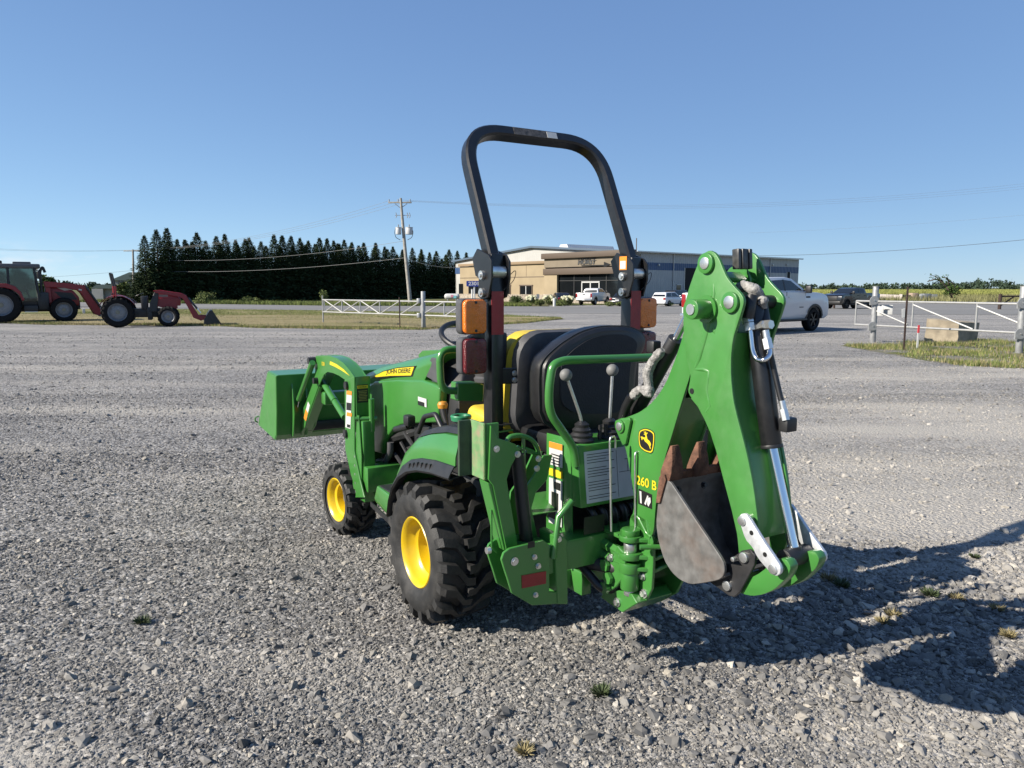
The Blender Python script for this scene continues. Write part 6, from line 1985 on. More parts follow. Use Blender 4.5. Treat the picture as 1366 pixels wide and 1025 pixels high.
# concrete block
CONC = mat('weathered_concrete', (0.34, 0.285, 0.205), 0.92, var=0.28, vscale=4, bump=0.6, bscale=22, dirt=0.5, dirtcol=(0.26, 0.21, 0.15))
cb_ = gp(1232, 455.5); cm = gp(1271, 458); 
d1 = (cm - cb_); d1.z = 0; L1 = d1.length; d1.normalize()
d2 = Vector((-d1.y, d1.x, 0))
bw, bh = 1.05, 0.70
a2 = math.radians(24)
bm = bmesh.new()
c4 = [Vector((0, 0, 0)), Vector((0.74, -0.42, 0)), Vector((1.62, 0.10, 0)), Vector((0.88, 0.60, 0))]
top_ = [Vector((0.06, 0.02, 0.70)), Vector((0.78, -0.36, 0.60)), Vector((1.68, 0.14, 0.57)), Vector((0.94, 0.62, 0.66))]
vs_ = [bm.verts.new(p) for p in c4 + top_]
for f_ in ((3, 2, 1, 0), (4, 5, 6, 7), (0, 1, 5, 4), (1, 2, 6, 5), (2, 3, 7, 6), (3, 0, 4, 7)):
    bm.faces.new([vs_[k] for k in f_])
bmesh.ops.subdivide_edges(bm, edges=bm.edges[:], cuts=6, use_grid_fill=True)
rs_ = np.random.default_rng(3)
for v in bm.verts:
    v.co += Vector(rs_.normal(0, 0.006, 3))
blk = finish('concrete_block', bm, CONC, None, 35)
blk.location = cb_ + Vector((0.02, 0.02, -0.03))
tag(blk, 'large weathered tan concrete block in the grass behind the drive gate', 'block')
# blue house-number sign on its post
sp_ = at_depth(632, 440, 26.0); sp_.z = 0
sn = thing('number_sign', 'blue house-number sign on a white post behind the tractor light', 'sign', sp_, 0)
cyl('post', (0.03, 0, -0.05), (0.03, 0, 1.62), 0.028, WHITED, sn, None, 12)
BLUEP = mat('blue_sign', (0.012, 0.03, 0.22), 0.4)
zc = at_depth(631, 378.5, 26.0).z
sb_ = prism('blade', rr_pts(-0.24, 0.24, zc - 0.10, zc + 0.09, 0.02), 'y', -0.045, -0.030, BLUEP, sn, 0.001)
text_on('lettering', '2301', sb_, (0.0, -0.0455, zc - 0.062), (1, 0, 0), UP, 0.125, WHITED, width=0.34, align='CENTER')
cyl('post_sleeve', (-0.05, 0.05, 0.9), (-0.05, 0.05, 1.52), 0.035, WHITED, sn, None, 12)

# ------------------------------------------------------------------ tan and white commercial building
def wave_mat(name, col, scale, depth, axis=1, rough=0.45):
    m = bpy.data.materials.new(name); m.use_nodes = True
    nt = m.node_tree; b = nt.nodes['Principled BSDF']
    b.inputs['Roughness'].default_value = rough
    tc = _n(nt, 'ShaderNodeTexCoord'); wv = _n(nt, 'ShaderNodeTexWave')
    wv.wave_type = 'BANDS'; wv.bands_direction = 'XYZ'[axis]; wv.wave_profile = 'SAW' if False else 'SIN'
    wv.inputs['Scale'].default_value = scale
    nt.links.new(tc.outputs['Object'], wv.inputs['Vector'])
    no = _n(nt, 'ShaderNodeTexNoise'); no.inputs['Scale'].default_value = 0.6; no.inputs['Detail'].default_value = 6
    nt.links.new(tc.outputs['Object'], no.inputs['Vector'])
    mr = _n(nt, 'ShaderNodeMapRange'); mr.inputs[3].default_value = 0.82; mr.inputs[4].default_value = 1.12
    nt.links.new(no.outputs[0], mr.inputs[0])
    sc = _n(nt, 'ShaderNodeVectorMath', operation='SCALE'); sc.inputs[0].default_value = tuple(q * ALB for q in col)
    nt.links.new(mr.outputs[0], sc.inputs['Scale']); nt.links.new(sc.outputs[0], b.inputs['Base Color'])
    bp = _n(nt, 'ShaderNodeBump'); bp.inputs['Strength'].default_value = 1.0; bp.inputs['Distance'].default_value = depth
    nt.links.new(wv.outputs[0], bp.inputs['Height']); nt.links.new(bp.outputs[0], b.inputs['Normal'])
    return m
SIDWH = wave_mat('white_ribbed_siding', (0.50, 0.495, 0.465), 0.75, 0.05, 1)
SIDGR = wave_mat('grey_ribbed_siding', (0.42, 0.43, 0.44), 0.75, 0.05, 0)
SIDBL = wave_mat('blue_ribbed_siding', (0.035, 0.085, 0.20), 0.75, 0.05, 0)
SIDBY = wave_mat('blue_ribbed_siding_end', (0.035, 0.085, 0.20), 0.75, 0.05, 1)
STUCCO = mat('tan_stucco', (0.36, 0.285, 0.18), 0.9, var=0.08, vscale=0.7, bump=0.2, bscale=30)
STUCCO2 = mat('taupe_stucco', (0.225, 0.185, 0.135), 0.9, var=0.08, vscale=0.7)
TRIM = mat('brown_cornice', (0.105, 0.076, 0.054), 0.7, var=0.1)
STONEB = mat('stone_veneer', (0.34, 0.29, 0.23), 0.9, var=0.35, vscale=3.5, bump=0.4, bscale=6)
GLASSD = mat('dark_window_glass', (0.010, 0.012, 0.014), 0.06, var=0.2, vscale=0.3, spec=0.6)
ALU = mat('white_aluminium', (0.62, 0.62, 0.60), 0.4, 0.2)
ROOFM = wave_mat('white_metal_roof', (0.60, 0.61, 0.62), 0.75, 0.04, 0)
TRIMB = mat('blue_grey_trim', (0.09, 0.13, 0.18), 0.5)
DARKIN = mat('dark_interior', (0.012, 0.012, 0.013), 0.9)
BX, BY, BZ, BR = 15.2, 94.0, -0.42, math.atan2(0.644, 0.765)
bX, bYv = (math.cos(BR), math.sin(BR)), (-math.sin(BR), math.cos(BR))
def onb(axis, c, u, v):
    """building-frame point on the plane local-x = c or local-y = c"""
    r = ray(u, v)
    ax = bX if axis == 'x' else bYv
    d0 = -(BX * ax[0] + BY * ax[1])
    t = (c - d0) / (r[0] * ax[0] + r[1] * ax[1])
    X, Y, Z = r[0] * t - BX, r[1] * t - BY, HC + r[2] * t - BZ
    return (X * bX[0] + Y * bX[1], X * bYv[0] + Y * bYv[1], Z)
bd = thing('commercial_building', 'long white metal building with a tan stucco front and big dark shop window', 'building', (BX, BY, BZ), BR)
ridge = onb('x', 0, 716, 329.5); le = onb('x', 0, 607.5, 348.5)
WG, LS = le[1], 39.0
ez, rz_ = 6.45, ridge[2]
yr = WG / 2
prism('gable_wall', [(0.15, -0.4), (WG, -0.4), (WG, le[2] - 0.1), (yr, rz_ - 0.1), (0.15, ez - 0.1)], 'x', 0, 0.2, SIDWH, bd, 0)
lw = box('side_wall', (LS / 2, 0.10, 1.9), (LS, 0.2, 4.6), SIDGR, bd, 0)
zb0, zb1 = 4.2, 5.15
box('side_band', (LS / 2, 0.09, (zb0 + zb1) / 2), (LS, 0.2, zb1 - zb0), SIDBL, bd, 0)
box('side_wall', (LS / 2, 0.10, (zb1 + ez) / 2 - 0.05), (LS, 0.2, ez - zb1 - 0.1), SIDGR, bd, 0)
box('rear_wall', (LS - 0.1, WG / 2, 2.9), (0.2, WG - 0.4, 6.6), SIDWH, bd, 0)
box('far_wall', (LS / 2, WG - 0.1, 2.9), (LS, 0.2, 6.6), SIDWH, bd, 0)
prism('roof', [(-0.5, ez - 0.12), (yr, rz_ - 0.04), (WG + 0.5, le[2] - 0.12), (WG + 0.5, le[2] + 0.05), (yr, rz_ + 0.14), (-0.5, ez + 0.05)], 'x', -0.35, LS + 0.3, ROOFM, bd, 0)
prism('gable_trim', [(-0.52, ez - 0.2), (yr, rz_ - 0.12), (WG + 0.52, le[2] - 0.2), (WG + 0.52, le[2] + 0.07), (yr, rz_ + 0.16), (-0.52, ez + 0.07)], 'x', -0.47, -0.36, TRIMB, bd, 0)
prism('roof_vent', [(yr - 1.0, rz_ + 0.1), (yr + 1.0, rz_ + 0.1), (yr + 0.7, rz_ + 0.6), (yr - 0.7, rz_ + 0.6)], 'x', 6, 16, ROOFM, bd, 0)
a_, b_ = onb('x', 0, 609, 359), onb('x', 0, 616, 366)
box('gable_band', (-0.01, WG - 1.35, (zb0 + zb1) / 2), (0.1, 2.7, zb1 - zb0), SIDBY, bd, 0)
# tan wing left of the entrance
yl, yr2 = onb('x', -0.35, 613.5, 360)[1], onb('x', -0.35, 727, 360)[1]
zt_ = onb('x', -0.35, 660, 353)[2]
wing = box('stucco_wing', (-0.17, (yl + yr2) / 2, (zt_ - 0.4) / 2), (0.34, yl - yr2, zt_ + 0.4), STUCCO, bd, 0)
box('cornice', (-0.25, (yl + yr2) / 2, zt_ + 0.05), (0.75, yl - yr2 + 0.3, 0.42), mat('tan_cornice', (0.28, 0.20, 0.12), 0.8), wing, 0.04)
box('band_groove', (-0.345, (yl + yr2) / 2, onb('x', -0.35, 690, 370)[2]), (0.03, yl - yr2 - 0.1, 0.10), TRIM, wing, 0)
for u in (702, 637):
    yy = onb('x', -0.35, u, 360)[1]
    box('joint_groove', (-0.345, yy, (zt_ - 0.3 + onb('x', -0.35, 690, 370)[2]) / 2), (0.02, 0.05, zt_ - 0.3 - onb('x', -0.35, 690, 370)[2]), TRIM, wing, 0)
box('stone_base', (-0.40, (yl + yr2) / 2, 0.35), (0.14, yl - yr2 + 0.1, 1.3), STONEB, wing, 0.02)
for (u0, u1) in ((694, 710), (672, 681), (625.5, 642), (650, 658)):
    y0_, y1_ = onb('x', -0.36, u0, 385)[1], onb('x', -0.36, u1, 385)[1]
    z1_, z0_ = onb('x', -0.36, (u0 + u1) / 2, 381.5)[2], 1.02
    wd = box('window', (-0.35, (y0_ + y1_) / 2, (z0_ + z1_) / 2), (0.06, y0_ - y1_, z1_ - z0_), GLASSD, bd, 0)
    for yy in (y0_, y1_, (y0_ + y1_) / 2):
        box('frame', (-0.40, yy, (z0_ + z1_) / 2), (0.08, 0.14, z1_ - z0_ + 0.1), TRIM if yy != (y0_ + y1_) / 2 else ALU, wd, 0)
    box('frame', (-0.40, (y0_ + y1_) / 2, z1_ + 0.06), (0.10, y0_ - y1_ + 0.3, 0.16), TRIM, wd, 0)
    box('sill', (-0.42, (y0_ + y1_) / 2, z0_ - 0.06), (0.16, y0_ - y1_ + 0.3, 0.12), STONEB, wd, 0)
dy_ = onb('x', 0, 617.5, 390)[1]
dd = box('door', (-0.385, dy_ + 0.0, 1.35), (0.06, 1.1, 2.5), GLASSD, bd, 0)
# entrance block
ex = -1.6
ye0, ye1 = onb('x', ex, 726, 360)[1], onb('x', ex, 843, 360)[1]
zt2 = onb('x', ex, 780, 341)[2]
zg1 = onb('x', ex, 785, 366)[2]; zg0 = 0.55
yg0, yg1 = onb('x', ex, 743, 380)[1], onb('x', ex, 829, 380)[1]
ent = part('entrance_block', bd)
wE = ye0 - ye1
box('fascia', (ex + 0.15, (ye0 + ye1) / 2, (zt2 + zg1) / 2 + 0.5), (0.3, wE, zt2 - zg1 - 1.0), STUCCO2, ent, 0)
box('cornice', (ex + 0.02, (ye0 + ye1) / 2, zt2 + 0.10), (0.9, wE + 0.5, 0.75), TRIM, ent, 0.08)
box('lintel_band', (ex + 0.10, (ye0 + ye1) / 2, zg1 + 0.42), (0.55, wE + 0.2, 0.84), TRIM, ent, 0.05)
for y0_, y1_ in ((ye0, yg0), (yg1, ye1)):
    box('pier', (ex + 0.15, (y0_ + y1_) / 2, (zg1 - 0.4) / 2), (0.36, y0_ - y1_, zg1 + 0.4), STUCCO, ent, 0.03)
    box('stone_base', (ex + 0.05, (y0_ + y1_) / 2, 0.45), (0.3, y0_ - y1_ + 0.2, 1.3), STONEB, ent, 0.03)
box('return_wall', (ex / 2 + 0.1, ye0 - 0.1, (zt2 - 0.4) / 2), (-ex - 0.1, 0.2, zt2 + 0.4), STUCCO2, ent, 0)
box('return_wall', (ex / 2 + 0.1, ye1 + 0.1, (zt2 - 0.4) / 2), (-ex - 0.1, 0.2, zt2 + 0.4), STUCCO2, ent, 0)
box('parapet_roof', (ex / 2, (ye0 + ye1) / 2, zt2 - 0.1), (-ex, wE - 0.4, 0.1), ROOFM, ent, 0)
shop = box('shop_window', (ex + 0.45, (yg0 + yg1) / 2, (zg1 + zg0) / 2), (0.06, yg0 - yg1, zg1 - zg0), GLASSD, bd, 0)
for k in range(1, 4):
    yy = yg0 + (yg1 - yg0) * k / 4
    box('mullion', (ex + 0.40, yy, (zg1 + zg0) / 2), (0.08, 0.09, zg1 - zg0), mat('dark_mullion', (0.05, 0.05, 0.05), 0.5), shop, 0)
box('transom', (ex + 0.40, (yg0 + yg1) / 2, zg0 + 2.35), (0.08, yg0 - yg1, 0.08), MATS['dark_mullion'], shop, 0)
y0_, y1_ = onb('x', ex, 774, 385)[1], onb('x', ex, 797, 385)[1]
for yy in (y0_, (y0_ + y1_) / 2, y1_):
    box('door_frame', (ex + 0.33, yy, 1.45), (0.10, 0.16, 2.5), ALU, shop, 0)
box('door_frame', (ex + 0.33, (y0_ + y1_) / 2, 2.70), (0.10, y0_ - y1_ + 0.16, 0.18), ALU, shop, 0)
box('bulkhead', (ex + 0.42, (yg0 + yg1) / 2, 0.2), (0.12, yg0 - yg1, 0.75), STONEB, shop, 0)
# sign letters and arrow
SIGN = mat('sign_letters', (0.020, 0.020, 0.021), 0.4, 0.3)
sa, sb2 = onb('x', ex - 0.03, 771, 353.5), onb('x', ex - 0.03, 795, 353.5)
sgn = prism('sign_arrow', [(p[1], p[2]) for p in (onb('x', ex, u, v) for u, v in ((776, 354), (806, 353.4), (806, 349.5), (815, 353), (808, 356.5), (804, 354.8), (776, 355.2)))], 'x', ex - 0.06, ex - 0.002, SIGN, bd, 0)
text_on('lettering', 'HORST', sgn, (ex - 0.06, sa[1], sa[2]), (0, -1, 0), UP, 0.85, SIGN, width=abs(sa[1] - sb2[1]), depth=0.01, shear=0.2)
text_on('lettering', 'HORST', sgn, (ex - 0.063, sa[1] - 0.05, sa[2] + 0.06), (0, -1, 0), UP, 0.50, mat('sign_letter_face', (0.12, 0.12, 0.12), 0.35, 0.5), width=abs(sa[1] - sb2[1]), depth=0.012, shear=0.2)
# long side: bay doors, small windows, lamps
for (u0, u1, vt) in ((913, 945, 358), (957, 990, 360), (1004, 1012, 363), (1049, 1053, 363)):
    x0_, x1_ = onb('y', 0, u0, 380)[0], onb('y', 0, u1, 380)[0]
    z1_ = onb('y', 0, (u0 + u1) / 2, vt)[2]
    dr2 = box('bay_door', ((x0_ + x1_) / 2, -0.005, z1_ / 2 - 0.1), (x1_ - x0_, 0.04, z1_ + 0.2), DARKIN, bd, 0)
    box('frame', (x0_ - 0.06, -0.03, z1_ / 2 - 0.1), (0.12, 0.06, z1_ + 0.2), ALU, dr2, 0)
    box('frame', (x1_ + 0.06, -0.03, z1_ / 2 - 0.1), (0.12, 0.06, z1_ + 0.2), ALU, dr2, 0)
for (u0, u1, v0, v1) in ((902.5, 908, 380, 388), (853, 858, 378, 388)):
    x0_, x1_ = onb('y', 0, u0, 384)[0], onb('y', 0, u1, 384)[0]
    z1_, z0_ = onb('y', 0, u0, v0)[2], onb('y', 0, u0, v1)[2]
    w_ = box('window', ((x0_ + x1_) / 2, -0.005, (z0_ + z1_) / 2), (x1_ - x0_, 0.05, z1_ - z0_), GLASSD, bd, 0)
    box('frame', ((x0_ + x1_) / 2, -0.04, z1_), (x1_ - x0_ + 0.1, 0.04, 0.08), ALU, w_, 0)
for u in (878, 1030, 1049):
    q = onb('y', 0, u, 353.5)
    box('wall_lamp', (q[0], -0.12, q[2]), (0.25, 0.22, 0.25), ALU, bd, 0.03)
for u in (898, 1027):
    x0_ = onb('y', 0, u, 360)[0]
    cyl('downpipe', (x0_, -0.08, -0.3), (x0_, -0.08, ez - 0.1), 0.06, ALU, bd, None, 8)
box('gutter', (LS / 2, -0.56, ez - 0.03), (LS + 0.4, 0.14, 0.16), ALU, bd, 0)
# roof mast
q = onb('x', ex, 846, 340)
cyl('roof_mast', (2.0, 1.5, 6.3), (2.0, 1.5, 8.2), 0.06, TRIM, bd, None, 8)

# planting before the building
bush('front_shrub', 'dark green clipped shrub before the tan wing of the building', 'shrub', tuple(gp(688.5, 407.8)), 0.85, 1.15, LEAF, 1400, 0.10, 'shrubs before the building', 0, 61)
for i, (u, v, r_, h_, lab) in enumerate(((709, 407.5, 0.9, 1.05, 'flowering shrub with cream heads just right of the dark clipped shrub'), (732, 407.8, 0.95, 1.05, 'cream-flowered shrub beside the small white bollard'),
                                    (757, 408, 1.0, 1.05, 'cream-flowered shrub beside the white pickup at the building'), (721, 408.2, 0.7, 0.7, 'low grassy shrub between two cream-flowered shrubs'), (746, 408.6, 0.8, 0.65, 'low shrub right of the small white bollard'))):
    bush('front_shrub', lab, 'shrub', tuple(gp(u, v)), r_, h_, LEAF2, 1300, 0.10, 'shrubs before the building', 16 if i < 3 else 0, 62 + i)
for i, (u, v) in enumerate(((812, 409), (826, 409), (893, 409), (838, 409))):
    bush('front_weed', 'low weed tuft at the parking edge before the building', 'weed', tuple(gp(u, v)), 0.55, 0.5, LEAF2, 500, 0.10, 'weed tufts before the parked cars', 0, 80 + i)
p_ = gp(739.3, 409)
t_ = thing('bollard', 'small white bollard among the shrubs before the building', 'bollard', p_, 0)
lathe('bollard_body', [(0, 0.14), (0.75, 0.14), (0.86, 0.10), (0.90, 0.0)], (0, 0, 0), 'z', WHITED, t_, 16)
p_ = gp(717.5, 407)
t_ = thing('parking_sign', 'small grey sign plate on a short post by the building', 'sign', p_, 0)
cyl('post', (0, 0, -0.1), (0, 0, 1.2), 0.04, POLEG, t_, None, 8)
prism('plate', rr_pts(-0.17, 0.17, 0.75, 1.25, 0.04), 'y', -0.07, -0.045, POLEG, t_, 0)

# propane tank left of the building
p_ = at_depth(603, 402.5, 108); p_.z = g(108)
tk = thing('propane_tank', 'white horizontal tank with a colourful panel left of the building', 'tank', p_, 0)
lathe('vessel', [(-1.1, 0.0), (-1.05, 0.25), (-0.9, 0.38), (-0.7, 0.42), (0.7, 0.42), (0.9, 0.38), (1.05, 0.25), (1.1, 0.0)], (0, 0, 0.72), 'x', WHITED, tk, 24)
box('pink_panel', (0.05, -0.44, 0.80), (0.35, 0.03, 0.30), mat('pink_panel', (0.65, 0.25, 0.35), 0.5), tk, 0)
box('teal_panel', (0.45, -0.44, 0.66), (0.40, 0.03, 0.35), mat('teal_panel', (0.20, 0.55, 0.60), 0.5), tk, 0)
for x_ in (-0.6, 0.6):
    box('leg', (x_, 0, 0.15), (0.15, 0.6, 0.45), POSTM, tk, 0.01)

# house beyond the road on the left
HZ = 125.0
hq = at_depth(172, 400, HZ); hq.z = g(HZ)
hs = thing('house', 'red and white house with a dark green hipped roof behind the pole', 'house', hq, 0.25)
HW = mat('house_cream', (0.52, 0.50, 0.46), 0.8); HR = mat('house_red', (0.20, 0.045, 0.04), 0.8); GRF = mat('green_roof', (0.016, 0.035, 0.028), 0.8)
box('wall', (0, 0, 0.9), (7.5, 6, 1.9), HW, hs, 0); box('upper_wall', (0.8, 0, 2.0), (4.2, 5.5, 0.5), HR, hs, 0)
box('upper_wall', (0.8, 0, 2.7), (4.2, 5.5, 1.0), HW, hs, 0)
loft('roof', [[(-1.9, -3.4, 3.15), (3.5, -3.4, 3.15), (3.5, 3.4, 3.15), (-1.9, 3.4, 3.15)], [(0.4, -0.4, 4.5), (1.4, -0.4, 4.5), (1.4, 0.4, 4.5), (0.4, 0.4, 4.5)]], GRF, hs)
loft('porch_roof', [[(-4.6, -4.0, 1.85), (4.0, -4.0, 1.85), (4.0, -2.7, 1.95), (-4.6, -2.7, 1.95)], [(-4.0, -3.2, 2.35), (3.5, -3.2, 2.35), (3.5, -2.7, 2.45), (-4.0, -2.7, 2.45)]], GRF, hs)
for x_ in (-0.4, 0.7, 1.8):
    w_ = box('window', (x_, -2.76, 2.75), (0.75, 0.06, 0.75), GLASSD, hs, 0)
    box('frame', (x_, -2.80, 2.75), (0.06, 0.05, 0.8), ALU, w_, 0)
box('white_shed', (-3.6, -3.4, 0.9), (1.6, 1.4, 1.8), HW, hs, 0)

# odds and ends before the bean field
def at_ground(u, v):
    return gp(u, v)
WOODP = mat('weathered_planks', (0.36, 0.27, 0.21), 0.9, var=0.25, vscale=3)
p_ = gp(1160, 402.5)
for i, dx in enumerate((0, 1.25, 2.5)):
    t_ = thing('pallet_stack', 'stack of reddish wooden pallets by the far edge of the road', 'pallets', p_ + Vector((-2.2 + dx, 0.3 * i, 0)), 0.15 * i, 'pallet stacks by the road')
    for k in range(7):
        box('pallet', (0, 0, 0.10 + 0.16 * k), (1.1, 1.0, 0.11), mat('pallet_wood', (0.42, 0.26, 0.20), 0.9, var=0.2, vscale=5), t_, 0)
p_ = gp(1187, 402)
t_ = thing('culvert_pipe', 'short pale concrete pipe lying by the far edge of the road', 'pipe', p_ + Vector((0, 0, 0)), -0.5)
bm = bmesh.new(); add_cyl(bm, (-1.6, 0, 0.55), (1.6, 0, 0.42), 0.50, None, 20); finish('pipe_barrel', bm, mat('pale_concrete', (0.55, 0.48, 0.42), 0.85), t_)
lathe('pipe_collar', [(1.2, 0.52), (1.2, 0.60), (1.6, 0.60), (1.6, 0.42)], (0, 0, 0.44), 'x', MATS['pale_concrete'], t_, 20)
p_ = gp(1229, 402)
t_ = thing('stacked_crates', 'dark and pale crates piled by the far edge of the road', 'crates', p_, 0.1)
for (x_, w_, h_, m_) in ((-2.6, 1.2, 0.9, DKSTEEL), (-1.3, 0.9, 1.2, WOODP), (-0.4, 0.5, 1.0, WHITED), (0.6, 1.1, 1.1, POLEG), (1.7, 0.9, 1.0, POSTM)):
    box('crate', (x_, 0, h_ / 2), (w_, 1.0, h_), m_, t_, 0.03)
p_ = gp(1262, 401.5)
t_ = tag(box('pipe_length', (0, 0, 0), (6.5, 0.35, 0.25), WHITED, None, 0.05), 'long pale pipe length lying along the far road edge', 'pipe')
t_.location = p_ + Vector((0, 0, 0.12)); t_.rotation_euler = (0, 0, 0.1)
p_ = gp(1333, 413)
t_ = thing('wooden_post', 'dark wooden corner post with a slanting brace beyond the drive gate', 'post', p_, 0)
cyl('post', (0, 0, -0.1), (0, 0, 1.35), 0.14, RUSTP, t_, None, 12)
cyl('brace', (0.1, 0, 0.35), (1.6, 0.6, 1.1), 0.07, RUSTP, t_, None, 8)
cyl('rail', (0, 0, 1.15), (2.6, 1.0, 1.15), 0.07, RUSTP, t_, None, 8)
p_ = gp(1112.5, 411.5)
t_ = thing('wooden_post', 'slim dark post beside the parked dark pickup', 'post', p_, 0)
cyl('post', (0, 0, -0.1), (0.02, 0, 1.45), 0.10, RUSTP, t_, None, 10)
cyl('post_cap', (0.02, 0, 1.45), (0.02, 0, 1.50), 0.11, RUSTP, t_, None, 10)
# leaning scrubby tree on the right
ST = 92.0
sq = at_depth(1268, 400, ST); sq.z = g(ST)
t_ = thing('scrub_tree', 'wind-bent scrubby tree with bare arching limbs before the field', 'tree', sq, 0)
bm = bmesh.new()
rs_ = np.random.default_rng(9)
limbs = [[(1270, 397), (1266, 388), (1258, 378), (1248, 369), (1240, 367)], [(1266, 388), (1256, 374), (1246, 373), (1237, 376)], [(1264, 384), (1266, 376), (1262, 371), (1259, 370)], [(1269, 394), (1274, 386), (1271, 378), (1264, 372)], [(1268, 392), (1276, 386), (1281, 384)]]
LP = []
for l_ in limbs:
    pp = [at_depth(u, v, ST + rs_.uniform(-.6, .6)) - sq for u, v in l_]
    add_tube(bm, pp, [0.12 - 0.024 * k for k in range(len(pp))], 6)
    for a_, b_ in zip(pp[:-1], pp[1:]):
        for k in range(12):
            LP.append(a_.lerp(b_, rs_.uniform(0, 1)) + Vector(rs_.normal(0, 0.22, 3)))
finish('trunk', bm, BARK, t_)
for k in range(420):
    a_ = at_depth(rs_.normal(1270, 5), rs_.normal(388, 3), ST) - sq
    LP.append(a_ + Vector((0, rs_.normal(0, 0.5), 0)))
LP = np.array([list(p) for p in LP])
V, Fc = tris_at(LP, rs_.uniform(0.12, 0.30, len(LP)), rs_, 0.2, 1.0)
from_np('crown', V, Fc, LEAF, t_)

# ------------------------------------------------------------------ vehicles
CARW = mat('white_car_paint', (0.72, 0.725, 0.735), 0.28, var=0.02, coat=0.6)
CARD = mat('dark_car_paint', (0.014, 0.015, 0.018), 0.25, var=0.05, coat=0.7)
CARB = mat('black_car_paint', (0.010, 0.010, 0.011), 0.22, var=0.05, coat=0.8)
CGLASS = mat('car_glass', (0.012, 0.015, 0.018), 0.04, var=0.05, spec=0.7)
CTRIM = mat('car_black_trim', (0.018, 0.018, 0.019), 0.5, var=0.1)
CTYRE = mat('car_tyre', (0.012, 0.012, 0.0125), 0.85, var=0.2, spec=0.2)
CRIM = mat('dark_alloy', (0.030, 0.030, 0.032), 0.3, 0.6)
SRIM = mat('silver_alloy', (0.42, 0.42, 0.43), 0.35, 0.7)
LAMPR = mat('car_tail_lamp', (0.30, 0.010, 0.010), 0.2, coat=0.5)
LAMPC = mat('car_head_lamp', (0.60, 0.62, 0.65), 0.12, 0.3)
PLATE = mat('number_plate', (0.60, 0.60, 0.62), 0.5)

def wall_prism(name, pts, hw, m, parent, bevel=0.02, seg=2):
    """side outline (x,z) given a width hw(z)"""
    bm = bmesh.new()
    a = [bm.verts.new((x, -hw(z), z)) for x, z in pts]
    b = [bm.verts.new((x, hw(z), z)) for x, z in pts]
    bm.faces.new(a); bm.faces.new(b[::-1])
    n = len(pts)
    for i in range(n):
        bm.faces.new((a[i], b[i], b[(i + 1) % n], a[(i + 1) % n]))
    bmesh.ops.recalc_face_normals(bm, faces=bm.faces)
    bev(bm, bevel, seg, 22)
    return finish(name, bm, m, parent, 40)

def arch(cx, r, z0, n=9, rev=False):
    a0 = math.asin(max(-1, min(1, (z0 - 0.0) / r))) if False else 0
    o = []
    for k in range(n + 1):
        a = math.pi * k / n
        o.append((cx + r * math.cos(a), z0 + r * math.sin(a) * 0.98))
    return o      # from front (cx+r) to rear (cx-r)

def car_wheel(root, x, y, R, w, rim_m, side, spokes=6):
    wh = part('wheel', root)
    wh.location = (x, y, R)
    h = w / 2
    lathe('tyre', [(-h, R * 0.66), (-h, R * 0.9), (-h * 0.7, R), (h * 0.7, R), (h, R * 0.9), (h, R * 0.66)], (0, 0, 0), 'y', CTYRE, wh, 32)
    s = side
    bm = bmesh.new()
    add_lathe(bm, [(s * h * 0.95, R * 0.68), (s * h * 0.8, R * 0.63), (s * h * 0.1, R * 0.60), (s * h * 0.1, 0.0)], (0, 0, 0), 'y', 32)
    for k in range(spokes):
        a = 2 * math.pi * k / spokes
        d = Vector((math.cos(a), 0, math.sin(a)))
        add_box(bm, d * R * 0.36 + Vector((0, s * h * 0.62, 0)), (R * 0.6, h * 0.35, R * 0.13), Matrix.Rotation(-a, 3, 'Y'))
    add_cyl(bm, (0, s * h * 0.2, 0), (0, s * h * 0.85, 0), R * 0.15, None, 14)
    finish('rim', bm, rim_m, wh)
    return wh

def side_panel(name, pts, hwf, s, m, parent, out=0.004, th=0.01):
    bm = bmesh.new()
    a = [bm.verts.new((x, s * (hwf(z) + out), z)) for x, z in pts]
    b = [bm.verts.new((x, s * (hwf(z) - th), z)) for x, z in pts]
    bm.faces.new(a); bm.faces.new(b[::-1])
    for i in range(len(pts)):
        bm.faces.new((a[i], b[i], b[(i + 1) % len(pts)], a[(i + 1) % len(pts)]))
    return finish(name, bm, m, parent)

def slope_panel(name, p0, p1, w0, w1, m, parent, out=0.006):
    """glass across the width between two outline points"""
    (x0, z0), (x1, z1) = p0, p1
    nx, nz = (z1 - z0), -(x1 - x0)
    L = math.hypot(nx, nz); nx, nz = nx / L * out, nz / L * out
    bm = bmesh.new()
    q = [(x0 + nx, -w0, z0 + nz), (x0 + nx, w0, z0 + nz), (x1 + nx, w1, z1 + nz), (x1 + nx, -w1, z1 + nz)]
    q2 = [(a - nx * 2, b, c - nz * 2) for a, b, c in q]
    A = [bm.verts.new(v) for v in q]; B = [bm.verts.new(v) for v in q2]
    bm.faces.new(A); bm.faces.new(B[::-1])
    for i in range(4):
        bm.faces.new((A[i], B[i], B[(i + 1) % 4], A[(i + 1) % 4]))
    return finish(name, bm, m, parent)

